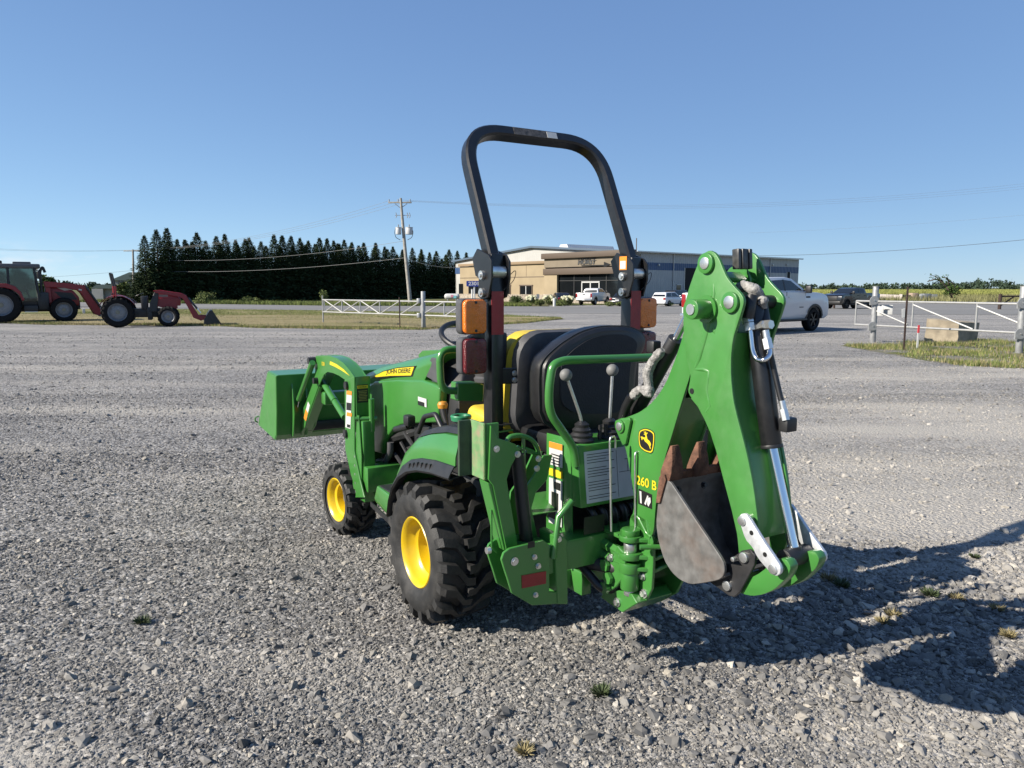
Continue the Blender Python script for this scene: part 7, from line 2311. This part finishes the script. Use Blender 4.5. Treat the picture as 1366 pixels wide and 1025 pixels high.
def pickup(label, loc, rz, paint, rim, group=None, scale=1.0, trim=CTRIM):
    t = thing('pickup_truck', label, 'pickup', loc, rz, group)
    t.scale = (scale,) * 3
    hb = lambda z: 1.0 - 0.03 * abs(z - 0.9) - (0.05 if z < 0.5 else 0)
    R, xr, xf = 0.415, 1.22, 4.95
    body = [(0.02, 0.62), (0.0, 1.38), (2.02, 1.42), (4.12, 1.42), (4.35, 1.415), (5.05, 1.39), (5.50, 1.345), (5.72, 1.27), (5.82, 1.14), (5.87, 0.85), (5.85, 0.55), (5.70, 0.44)]
    body += [(x, z) for x, z in arch(xf, 0.52, 0.44)] + [(3.0, 0.42)] + [(x, z) for x, z in arch(xr, 0.52, 0.44)] + [(0.3, 0.52)]
    bo = wall_prism('body', body, hb, paint, t, 0.03)
    hc = lambda z: 0.93 - 0.30 * (z - 1.42)
    cab = [(2.04, 1.41), (2.16, 1.80), (2.40, 1.91), (3.30, 1.93), (3.72, 1.87), (4.52, 1.41)]
    cb2 = wall_prism('cab', cab, hc, paint, t, 0.035, 3)
    # bed opening
    box('bed', (1.05, 0, 1.415), (1.80, 1.62, 0.05), CTRIM, t, 0.01)
    for s in (-1, 1):
        side_panel('side_window', [(2.30, 1.46), (2.38, 1.80), (3.12, 1.83), (3.12, 1.46)], hc, s, CGLASS, cb2)
        side_panel('side_window', [(3.20, 1.46), (3.20, 1.83), (3.62, 1.80), (4.22, 1.46)], hc, s, CGLASS, cb2)
        side_panel('pillar_trim', [(3.12, 1.45), (3.12, 1.84), (3.20, 1.84), (3.20, 1.45)], hc, s, CTRIM, cb2, 0.007)
        # doors, with seams cut as dark strips, handles, arches, sills, mirrors
        for x0, x1 in ((2.10, 3.14), (3.18, 4.30)):
            d_ = side_panel('door', [(x0, 0.60), (x0, 1.40), (x1, 1.40), (x1, 0.60)], hb, s, paint, t, 0.008)
            side_panel('handle', [(x0 + 0.10, 1.20), (x0 + 0.10, 1.25), (x0 + 0.32, 1.25), (x0 + 0.32, 1.20)], hb, s, CTRIM if paint is not CARW else CARW, d_, 0.035)
        for x0, x1 in ((2.075, 2.10), (3.14, 3.18), (4.30, 4.325)):
            side_panel('door_seam', [(x0, 0.58), (x0, 1.41), (x1, 1.41), (x1, 0.58)], hb, s, CTRIM, t, 0.003)
        for cx_ in (xr, xf):
            o_ = [(x, z) for x, z in arch(cx_, 0.555, 0.44, 12)]; i_ = [(x, z) for x, z in arch(cx_, 0.47, 0.44, 12)]
            side_panel('wheel_arch_trim', o_ + i_[::-1], hb, s, trim, t, 0.014, 0.05)
        box('running_board', (3.1, s * 0.97, 0.44), (2.6, 0.18, 0.07), CTRIM, t, 0.02)
        mr_ = box('mirror', (4.30, s * 1.12, 1.50), (0.14, 0.22, 0.26), CTRIM, t, 0.04)
        cyl('mirror_arm', (4.30, s * 0.92, 1.46), (4.30, s * 1.05, 1.48), 0.03, CTRIM, mr_, None, 8)
        side_panel('badge', [(4.36, 1.20), (4.36, 1.26), (4.62, 1.26), (4.62, 1.20)], hb, s, CTRIM, t, 0.006)
        side_panel('badge', [(3.95, 0.86), (3.95, 0.89), (4.2, 0.89), (4.2, 0.86)], hb, s, CTRIM, t, 0.010)
        box('tail_lamp', (0.03, s * 0.90, 1.12), (0.10, 0.17, 0.44), LAMPR, t, 0.02)
        box('head_lamp', (5.72, s * 0.80, 1.06), (0.20, 0.36, 0.22), LAMPC, t, 0.04)
        for x_ in (xr, xf):
            car_wheel(t, x_, s * 0.84, R, 0.28, rim, s)
    slope_panel('windshield', (4.44, 1.46), (3.78, 1.84), 0.80, 0.74, CGLASS, cb2)
    slope_panel('rear_window', (2.17, 1.80), (2.06, 1.48), 0.72, 0.78, CGLASS, cb2)
    box('grille', (5.85, 0, 0.95), (0.06, 1.1, 0.42), CTRIM, t, 0.02)
    box('front_bumper', (5.84, 0, 0.60), (0.14, 1.8, 0.22), CTRIM, t, 0.04)
    box('rear_bumper', (-0.06, 0, 0.60), (0.20, 1.85, 0.20), mat('chrome_bumper', (0.55, 0.55, 0.56), 0.2, 0.8), t, 0.03)
    tg = box('tailgate', (-0.012, 0, 1.05), (0.04, 1.58, 0.58), paint, t, 0.02)
    box('tailgate_handle', (-0.036, 0, 1.22), (0.03, 0.30, 0.09), CTRIM, tg, 0.01)
    box('number_plate', (-0.17, 0, 0.62), (0.02, 0.32, 0.16), PLATE, t, 0)
    box('underbody', (2.9, 0, 0.46), (5.0, 1.5, 0.20), CTRIM, t, 0)
    return t

def car(name, cat, label, loc, rz, paint, L, W, H, belt, roof, rim=SRIM, group=None):
    """roof: outline of the glasshouse (x,z), front is +x"""
    t = thing(name, label, cat, loc, rz, group)
    hb = lambda z: W / 2 - 0.04 * abs(z - 0.6)
    R = 0.33
    xr, xf = L * 0.19, L * 0.80
    body = [(0.0, 0.48), (0.02, belt - 0.08), (0.12, belt), (L * 0.70, belt), (L * 0.92, belt - 0.16), (L - 0.02, belt - 0.34), (L, 0.42), (L - 0.1, 0.26)]
    body += arch(xf, 0.38, 0.28) + arch(xr, 0.38, 0.28) + [(0.1, 0.32)]
    wall_prism('body', body, hb, paint, t, 0.04)
    hc = lambda z: W / 2 - 0.07 - 0.32 * (z - belt)
    gh = wall_prism('cabin', roof, hc, paint, t, 0.05, 3)
    xs = [p[0] for p in roof]; zt_ = max(p[1] for p in roof)
    r0, r1, r2, r3 = roof[0], roof[1], roof[-2], roof[-1]
    for s in (-1, 1):
        a0 = r0[0] + 0.22; a1 = r1[0] + 0.15; b1 = r2[0] - 0.08; b0 = r3[0] - 0.30
        xm = (a1 + b1) / 2
        side_panel('side_window', [(a0, belt + 0.04), (a1, zt_ - 0.10), (xm - 0.04, zt_ - 0.08), (xm - 0.04, belt + 0.04)], hc, s, CGLASS, gh)
        side_panel('side_window', [(xm + 0.04, belt + 0.04), (xm + 0.04, zt_ - 0.08), (b1, zt_ - 0.10), (b0, belt + 0.04)], hc, s, CGLASS, gh)
        box('tail_lamp', (0.03, s * (W / 2 - 0.17), belt - 0.16), (0.10, 0.26, 0.22), LAMPR, t, 0.02)
        box('head_lamp', (L - 0.14, s * (W / 2 - 0.22), belt - 0.30), (0.20, 0.34, 0.16), LAMPC, t, 0.03)
        box('mirror', (L * 0.66, s * (W / 2 + 0.06), belt + 0.10), (0.12, 0.16, 0.14), paint, t, 0.03)
        for x_ in (xr, xf):
            car_wheel(t, x_, s * (W / 2 - 0.12), R, 0.22, rim, s, 5)
        side_panel('door_seam', [(xm - 0.012, 0.35), (xm - 0.012, belt - 0.01), (xm + 0.012, belt - 0.01), (xm + 0.012, 0.35)], hb, s, CTRIM, t, 0.003)
    slope_panel('rear_window', (r1[0] + 0.00, r1[1] - 0.06), (r0[0] + 0.06 * (r1[0] - r0[0]), r0[1] + 0.08), hc(zt_) - 0.10, hc(belt) - 0.10, CGLASS, gh)
    slope_panel('windshield', (r3[0] - 0.05, r3[1] + 0.04), (r2[0] + 0.02, r2[1] - 0.04), hc(belt) - 0.08, hc(zt_) - 0.08, CGLASS, gh)
    box('number_plate', (-0.012, 0, belt - 0.30), (0.02, 0.45, 0.13), PLATE, t, 0)
    box('rear_bumper', (0.0, 0, 0.42), (0.10, W - 0.16, 0.22), paint, t, 0.04)
    box('underbody', (L / 2, 0, 0.30), (L * 0.9, W * 0.8, 0.14), CTRIM, t, 0)
    return t

# white pickup parked at the gate: placed by its front right wheel
def place_by(rz, lx, ly, world):
    c, s = math.cos(rz), math.sin(rz)
    return (world[0] - (lx * c - ly * s), world[1] - (lx * s + ly * c), world[2])
rzA = math.radians(37)
fw = Vector(((1080 - CX) / F * 27.4, 27.4, 0.0))
pickup('white crew-cab pickup with black wheels parked behind the backhoe', place_by(rzA, 4.95, -0.84, fw), rzA, CARW, CRIM, scale=1.0)
fd = Vector(((1132 - CX) / F * 70, 70, g(70)))
rzD = math.radians(212)
pickup('black pickup with a front push bar parked on the road by the field', place_by(rzD, 3.0, 0, fd), rzD, CARB, CRIM, trim=CTRIM)
c_ = Vector(((787 - CX) / F * 88, 88, g(88)))
rzB = math.radians(62)
pickup('white pickup seen from behind before the shop window', place_by(rzB, 2.0, 0, c_), rzB, CARW, SRIM)
c_ = Vector(((829 - CX) / F * 84, 84, g(84))); rzC = math.radians(60)
car('parked_car', 'car', 'dark saloon parked beside the white pickup before the shop window', place_by(rzC, 1.5, 0, c_), rzC, CARD, 4.7, 1.85, 1.45, 0.92, [(0.75, 0.92), (1.35, 1.38), (2.6, 1.44), (3.4, 0.93)])
c_ = Vector(((889 - CX) / F * 81, 81, g(81))); rzE = math.radians(48)
car('parked_car', 'car', 'white hatchback parked below the blue wall band', place_by(rzE, 1.9, 0, c_), rzE, CARW, 4.3, 1.82, 1.52, 0.98, [(0.10, 0.98), (0.42, 1.47), (2.35, 1.52), (3.2, 0.99)])
c_ = Vector(((903 - CX) / F * 92, 92, g(92)))
car('parked_car', 'car', 'dark estate car half hidden behind the white hatchback', place_by(rzE, 2.2, 0, c_), rzE, CARD, 4.8, 1.9, 1.75, 1.08, [(0.10, 1.08), (0.40, 1.66), (2.9, 1.72), (3.7, 1.09)])
c_ = Vector(((921 - CX) / F * 84, 84, g(84)))
car('parked_car', 'car', 'white car peeping out from behind the backhoe boom', place_by(rzE, 1.0, 0, c_), rzE, CARW, 4.3, 1.8, 1.5, 0.96, [(0.30, 0.96), (0.75, 1.44), (2.4, 1.48), (3.2, 0.97)])
c_ = Vector(((750 - CX) / F * 89, 89, g(89))); rzF = math.radians(100)
car('parked_car', 'car', 'dark car behind the flowering shrubs before the shop window', place_by(rzF, 1.5, 0, c_), rzF, CARD, 4.6, 1.85, 1.45, 0.90, [(0.75, 0.90), (1.35, 1.36), (2.6, 1.42), (3.4, 0.91)])

# ------------------------------------------------------------------ red tractors
REDP = mat('red_tractor_paint', (0.25, 0.007, 0.014), 0.42, var=0.08, coat=0.08, dirt=0.08, dirtcol=(0.12, 0.03, 0.03))
SILV = mat('silver_rim', (0.26, 0.27, 0.29), 0.5, 0.3, var=0.1)
DKG = mat('dark_grey_casting', (0.022, 0.023, 0.025), 0.55, var=0.3)
class Fr:
    def __init__(s, ox, oy, heading):
        s.th = heading - math.pi / 2
        s.o = (ox, oy)
        s.r = (math.cos(s.th), math.sin(s.th)); s.f = (-math.sin(s.th), math.cos(s.th))
    def on_x(s, x, u, v):
        q = ray(u, v)
        t = (x + s.o[0] * s.r[0] + s.o[1] * s.r[1]) / (q[0] * s.r[0] + q[1] * s.r[1])
        X, Y = q[0] * t - s.o[0], q[1] * t - s.o[1]
        return (X * s.r[0] + Y * s.r[1], X * s.f[0] + Y * s.f[1], HC + q[2] * t)
    def P(s, x, pts): return [s.on_x(x, u, v)[1:] for u, v in pts]

def bar_tyre(name, W_, R, rr, nl, lug, m, parent):
    """agricultural chevron tread"""
    bm = bmesh.new()
    h = W_ / 2; rc = R - lug
    prof = [(-h * 0.75, rr - 0.01), (-h * 0.95, rr + (rc - rr) * 0.25), (-h, rr + (rc - rr) * 0.55), (-h * 0.96, rc - 0.05), (-h * 0.85, rc - 0.015), (0, rc)]
    prof = prof + [(-a, b) for a, b in prof[-2::-1]]
    add_lathe(bm, prof, (0, 0, 0), 'x', 44)
    R0 = lambda x: rc - 0.03 - max(0, abs(x) / h - 0.85) * 0.4
    R1 = lambda x: R - 0.01 * (x / h) ** 2 - max(0, abs(x) / h - 0.9) * 0.5
    for i in range(nl):
        da = 2 * math.pi / nl; a = da * i
        for s in (-1, 1):
            off = 0 if s < 0 else da * 0.5
            add_lug(bm, 0, [(s * h * -0.05, a + off + da * 0.75), (s * h * 0.5, a + off + da * 0.3), (s * h * 0.98, a + off)], R0, R1, 0.30 * da * R * 0.42)
    return finish(name, bm, m, parent, angle=30)

# --- large cab tractor
hd = math.radians(33)
fwd = Vector((math.cos(hd), math.sin(hd), 0)); rgt = Vector((math.sin(hd), -math.cos(hd), 0))
rw = Vector(((4.6 - CX) / F * 33.2, 33.2, 0))
rt = rw - rgt * 0.90
A = Fr(rt.x, rt.y, hd)
BT = thing('cab_tractor', 'large red cab tractor with front loader at the edge of the lot', 'tractor', (rt.x, rt.y, 0), A.th)
wb = A.on_x(0.90, 85.5, 415)[1]
for s in (-1, 1):
    tractor_wheel(s * 0.84, 0.0, 0.80, 0.50, 0.80, 0.46, 20, 0.045, s, dish=0.16, tread=bar_tyre, rim_m=SILV, tyre_m=CTYRE, root=BT, nb=8)
    tractor_wheel(s * 0.82, wb, 0.555, 0.42, 0.56, 0.33, 18, 0.035, s, dish=0.12, tread=bar_tyre, rim_m=SILV, tyre_m=CTYRE, root=BT, nb=8)
box('chassis', (0, wb * 0.5, 0.75), (0.55, wb + 0.6, 0.55), DKG, BT, 0.04)
box('front_weight_block', (0, wb + 0.55, 0.75), (0.5, 0.3, 0.4), DKG, BT, 0.04)
hdp = A.P(0.38, [(60, 386), (62, 380), (80, 382), (98, 388), (106, 397), (106, 408), (60, 408)])
prism('hood', hdp, 'x', -0.38, 0.38, REDP, BT, 0.06, 3)
prism('hood_stripe', A.P(0.385, [(76, 384), (86, 384.2), (97, 386.5), (86, 388)]), 'x', 0.383, 0.392, WHITED, BT, 0)
prism('hood_grille', A.P(0.385, [(72, 389), (96, 391), (104, 400), (84, 400)]), 'x', 0.383, 0.390, DKG, BT, 0)
box('front_axle_block', (0, wb, 0.55), (1.3, 0.22, 0.24), DKG, BT, 0.03)
# cab
cabz = A.on_x(0.6, 30, 356)[2]
CGT = mat('tinted_cab_glass', (0.25, 0.34, 0.33), 0.03, trans=1.0, var=0.02)
yb_, yf_ = A.on_x(0.70, 2, 380)[1] - 0.15, A.on_x(0.70, 51, 380)[1]
cabp = part('cab', BT)
box('roof', (0, (yb_ + yf_) / 2 - 0.05, cabz + 0.03), (1.42, yf_ - yb_ + 0.35, 0.20), mat('cab_roof_grey', (0.10, 0.10, 0.105), 0.5), cabp, 0.06)
box('roof_hatch', (0, (yb_ + yf_) / 2 + 0.2, cabz + 0.17), (0.7, 0.7, 0.12), MATS['cab_roof_grey'], cabp, 0.04)
for s in (-1, 1):
    for y_, y2_, nm in ((yb_, yb_ + 0.05, 'rear_pillar'), ((yb_ + yf_) / 2 - 0.35, (yb_ + yf_) / 2 - 0.35, 'middle_pillar'), (yf_, yf_ - 0.12, 'front_pillar')):
        cyl(nm, (s * 0.72, y_, 1.15), (s * 0.66, y2_, cabz), 0.05, DKG, cabp, None, 8)
    gy0, gy1 = (yb_ + yf_) / 2 - 0.30, yf_ - 0.06
    prism('door_glass', [(gy0, 0.95), (gy1, 0.95), (gy1 - 0.10, cabz - 0.06), (gy0, cabz - 0.06)], 'x', s * 0.69, s * 0.683, CGT, cabp, 0)
    prism('rear_side_glass', [(yb_ + 0.06, 1.45), (gy0 - 0.1, 1.45), (gy0 - 0.1, cabz - 0.06), (yb_ + 0.1, cabz - 0.06)], 'x', s * 0.69, s * 0.683, CGT, cabp, 0)
    box('cab_mirror', (s * 0.95, yf_ + 0.05, cabz - 0.35), (0.10, 0.10, 0.35), DKG, cabp, 0.03)
    cyl('mirror_arm', (s * 0.68, yf_ - 0.05, cabz - 0.1), (s * 0.95, yf_ + 0.05, cabz - 0.15), 0.02, DKG, cabp, None, 8)
    fn_o = A.P(0.86, [(-14, 381), (-6, 378.5), (8, 378.5), (20, 382), (28, 390), (33, 400), (30, 402), (25, 393), (17, 387), (6, 384), (-6, 384), (-14, 387)])
    prism('fender', fn_o, 'x', s * 0.58, s * 1.02, REDP, BT, 0.02)
    box('cab_step', (s * 0.62, yf_ - 0.35, 0.62), (0.35, 0.55, 0.30), DKG, BT, 0.03)
    box('step_plate', (s * 0.72, yf_ - 0.35, 0.48), (0.30, 0.50, 0.03), STEEL, BT, 0)
    cyl('work_lamp', (s * 0.5, yb_ + 0.15, cabz + 0.12), (s * 0.5, yb_ + 0.15, cabz + 0.26), 0.07, DKG, cabp, None, 12)
prism('windscreen', [(-0.62, 1.30), (0.62, 1.30), (0.60, cabz - 0.06), (-0.60, cabz - 0.06)], 'y', yf_ - 0.03, yf_ - 0.02, CGT, cabp, 0)
box('cab_floor', (0, (yb_ + yf_) / 2, 0.95), (1.25, yf_ - yb_, 0.35), DKG, cabp, 0.03)
box('driver_seat', (0, yb_ + 0.45, 1.45), (0.5, 0.45, 0.6), DKG, cabp, 0.08)
cyl('steering_column', (0, yf_ - 0.35, 1.1), (0, yf_ - 0.55, 1.65), 0.05, DKG, cabp, None, 10)
tube('exhaust_stack', [(0.55, yf_ + 0.12, 1.3), (0.55, yf_ + 0.10, cabz - 0.2), (0.55, yf_ + 0.22, cabz + 0.02), (0.55, yf_ + 0.3, cabz - 0.25)], 0.06, DKG, BT, 0.1, 10)
box('side_tank', (0.52, yf_ + 0.15, 0.95), (0.35, 0.45, 0.8), DKG, BT, 0.05)
for s in (-1, 1):
    ao = A.P(0.62, [(58, 375.5), (75, 376.5), (100, 379), (113, 381), (118, 384.5), (136, 416), (133, 421), (127, 420), (108, 391), (104, 387.5), (85, 384), (60, 383)])
    prism('loader_arm', ao, 'x', s * 0.66, s * 0.54, REDP, BT, 0.012)
    prism('loader_mast', A.P(0.55, [(60, 380), (67, 382), (70, 404), (62, 406)]), 'x', s * 0.58, s * 0.40, REDP, BT, 0.02)
    c0, c1 = A.on_x(0.62, 114, 383), A.on_x(0.62, 134, 410)
    cyl('tilt_cylinder', (s * 0.70, c0[1], c0[2] + 0.02), (s * 0.70, c1[1], c1[2]), 0.05, BLACK, BT, None, 10)
    prism('arm_badge', A.P(0.665, [(105, 385.5), (109, 386), (109, 388), (105, 387.5)]), 'x', s * 0.661, s * 0.668, WHITED, BT, 0)
qe = A.on_x(0.6, 133, 418)
box('loader_crossbar', (0, qe[1] - 0.1, qe[2] + 0.1), (1.3, 0.16, 0.16), DKG, BT, 0.02)
box('implement_carrier', (0, qe[1] + 0.02, qe[2] + 0.12), (1.2, 0.10, 0.55), SILV, BT, 0.02)

# --- small open tractor
hd = math.radians(23)
rgt = Vector((math.sin(hd), -math.cos(hd), 0))
rw = Vector(((159 - CX) / F * 29.5, 29.5, 0))
rt = rw - rgt * 0.78
B = Fr(rt.x, rt.y, hd)
SM = thing('open_tractor', 'smaller red open tractor with roll bar and loader at the edge of the lot', 'tractor', (rt.x, rt.y, 0), B.th)
wb2 = B.on_x(0.70, 224.5, 422)[1]
for s in (-1, 1):
    tractor_wheel(s * 0.66, 0.0, 0.60, 0.40, 0.60, 0.34, 18, 0.045, s, dish=0.12, tread=bar_tyre, rim_m=SILV, tyre_m=CTYRE, root=SM, nb=8)
    tractor_wheel(s * 0.60, wb2, 0.405, 0.30, 0.41, 0.235, 16, 0.032, s, steer=math.radians(-8), dish=0.09, tread=bar_tyre, rim_m=SILV, tyre_m=CTYRE, root=SM, nb=6)
box('transmission', (0, wb2 * 0.35, 0.55), (0.40, wb2 * 1.0, 0.36), DKG, SM, 0.04)
box('front_axle_block', (0, wb2, 0.42), (1.0, 0.16, 0.18), DKG, SM, 0.02)
prism('hood', B.P(0.26, [(208, 392), (220, 389.5), (234, 393), (241, 399), (241, 408), (208, 408)]), 'x', -0.26, 0.26, REDP, SM, 0.04, 3)
prism('side_panel', B.P(0.24, [(207, 398), (236, 399), (237, 412), (222, 412), (207, 408)]), 'x', -0.275, 0.275, REDP, SM, 0.015)
prism('hood_stripe', B.P(0.262, [(212, 393), (224, 393.5), (224, 396), (212, 396)]), 'x', 0.262, 0.268, mat('silver_stripe', (0.25, 0.22, 0.22), 0.4), SM, 0)
box('dash', (0, wb2 * 0.52, 0.95), (0.45, 0.25, 0.55), DKG, SM, 0.03)
tube('steering_wheel', [(0.18 * math.cos(a * math.pi / 8), wb2 * 0.42 + 0.15 * math.sin(a * math.pi / 8), 1.28 + 0.06 * math.sin(a * math.pi / 8)) for a in range(17)], 0.016, BLACK, SM, 0, 6)
box('seat', (0, 0.05, 0.95), (0.45, 0.42, 0.12), DKG, SM, 0.04)
box('seat_back', (0, -0.18, 1.15), (0.42, 0.10, 0.35), DKG, SM, 0.04)
for s in (-1, 1):
    secs = []
    for k in range(13):
        a = math.radians(28 + 125 * k / 12)
        secs.append([(s * 0.44, 0.70 * math.cos(a), 0.60 + 0.68 * math.sin(a)), (s * 0.80, 0.70 * math.cos(a), 0.60 + 0.66 * math.sin(a))])
    solid_sheet('fender', secs, 0.02, REDP, SM)
    cyl('roll_bar_base', B.on_x(0.42, 152.5, 397)[0:1] * 0 or (s * 0.40, B.on_x(0.42, 152.5, 394)[1], 0.85), (s * 0.40, B.on_x(0.42, 151, 382)[1], B.on_x(0.42, 151, 382)[2]), 0.045, REDP, SM, None, 8)
    cyl('roll_bar', (s * 0.40, B.on_x(0.42, 151, 382)[1], B.on_x(0.42, 151, 382)[2] - 0.02), (s * 0.40, B.on_x(0.42, 146.5, 365.5)[1], B.on_x(0.42, 146.5, 365.5)[2]), 0.042, DKG, SM, None, 8)
    box('fender_lamp', (s * 0.62, -0.15, 1.32), (0.12, 0.08, 0.08), REDL, SM, 0.01)
    ao = B.P(0.44, [(204, 388), (212, 387), (232, 390), (240, 391), (248, 394), (265, 421), (276, 421), (280, 424), (268, 428), (258, 424), (250, 409), (244, 399), (238, 396), (208, 391)])
    prism('loader_arm', ao, 'x', s * 0.48, s * 0.39, REDP, SM, 0.01)
    prism('loader_mast', B.P(0.40, [(206, 390), (212, 391), (209, 416), (199, 416), (200, 404)]), 'x', s * 0.42, s * 0.30, DKG, SM, 0.01)
    c0, c1 = B.on_x(0.44, 251, 398), B.on_x(0.44, 263, 412)
    cyl('tilt_cylinder', (s * 0.44, c0[1], c0[2]), (s * 0.44, c1[1], c1[2]), 0.038, BLACK, SM, None, 8)
    c2 = B.on_x(0.44, 268, 418)
    cyl('tilt_rod', (s * 0.44, c1[1], c1[2]), (s * 0.44, c2[1], c2[2]), 0.018, CHROME, SM, None, 8)
    box('bracket', (s * 0.36, wb2 * 0.62, 0.52), (0.10, 0.16, 0.5), DKG, SM, 0.02)
rt_ = B.on_x(0.42, 146.5, 365.5)
cyl('roll_bar_top', (-0.42, rt_[1], rt_[2]), (0.42, rt_[1], rt_[2]), 0.042, DKG, SM, None, 8)
bkp = B.P(0.62, [(273, 426), (280, 415), (283.5, 414.5), (295.5, 432.5), (291, 433), (273, 432)])
BKM = mat('black_bucket', (0.016, 0.017, 0.020), 0.5, var=0.3)
sb_ = part('loader_bucket', SM)
prism('bucket_side', bkp, 'x', 0.66, 0.64, BKM, sb_, 0)
prism('bucket_side', bkp, 'x', -0.66, -0.64, BKM, sb_, 0)
solid_sheet('bucket_shell', [[(-0.645, a, b), (0.645, a, b)] for a, b in (bkp[3], bkp[5], bkp[0], bkp[1], bkp[2])], 0.015, BKM, sb_)
# small white utility box on the verge
p_ = gp(112, 419)
t_ = tag(box('utility_box', (0, 0, 0.15), (0.16, 0.32, 0.34), WHITED, None, 0.01), 'small white utility box on the grass between the red tractors', 'box')
t_.location = p_ + Vector((0, 0, 0)); t_.rotation_euler = (0, 0, 0.5)
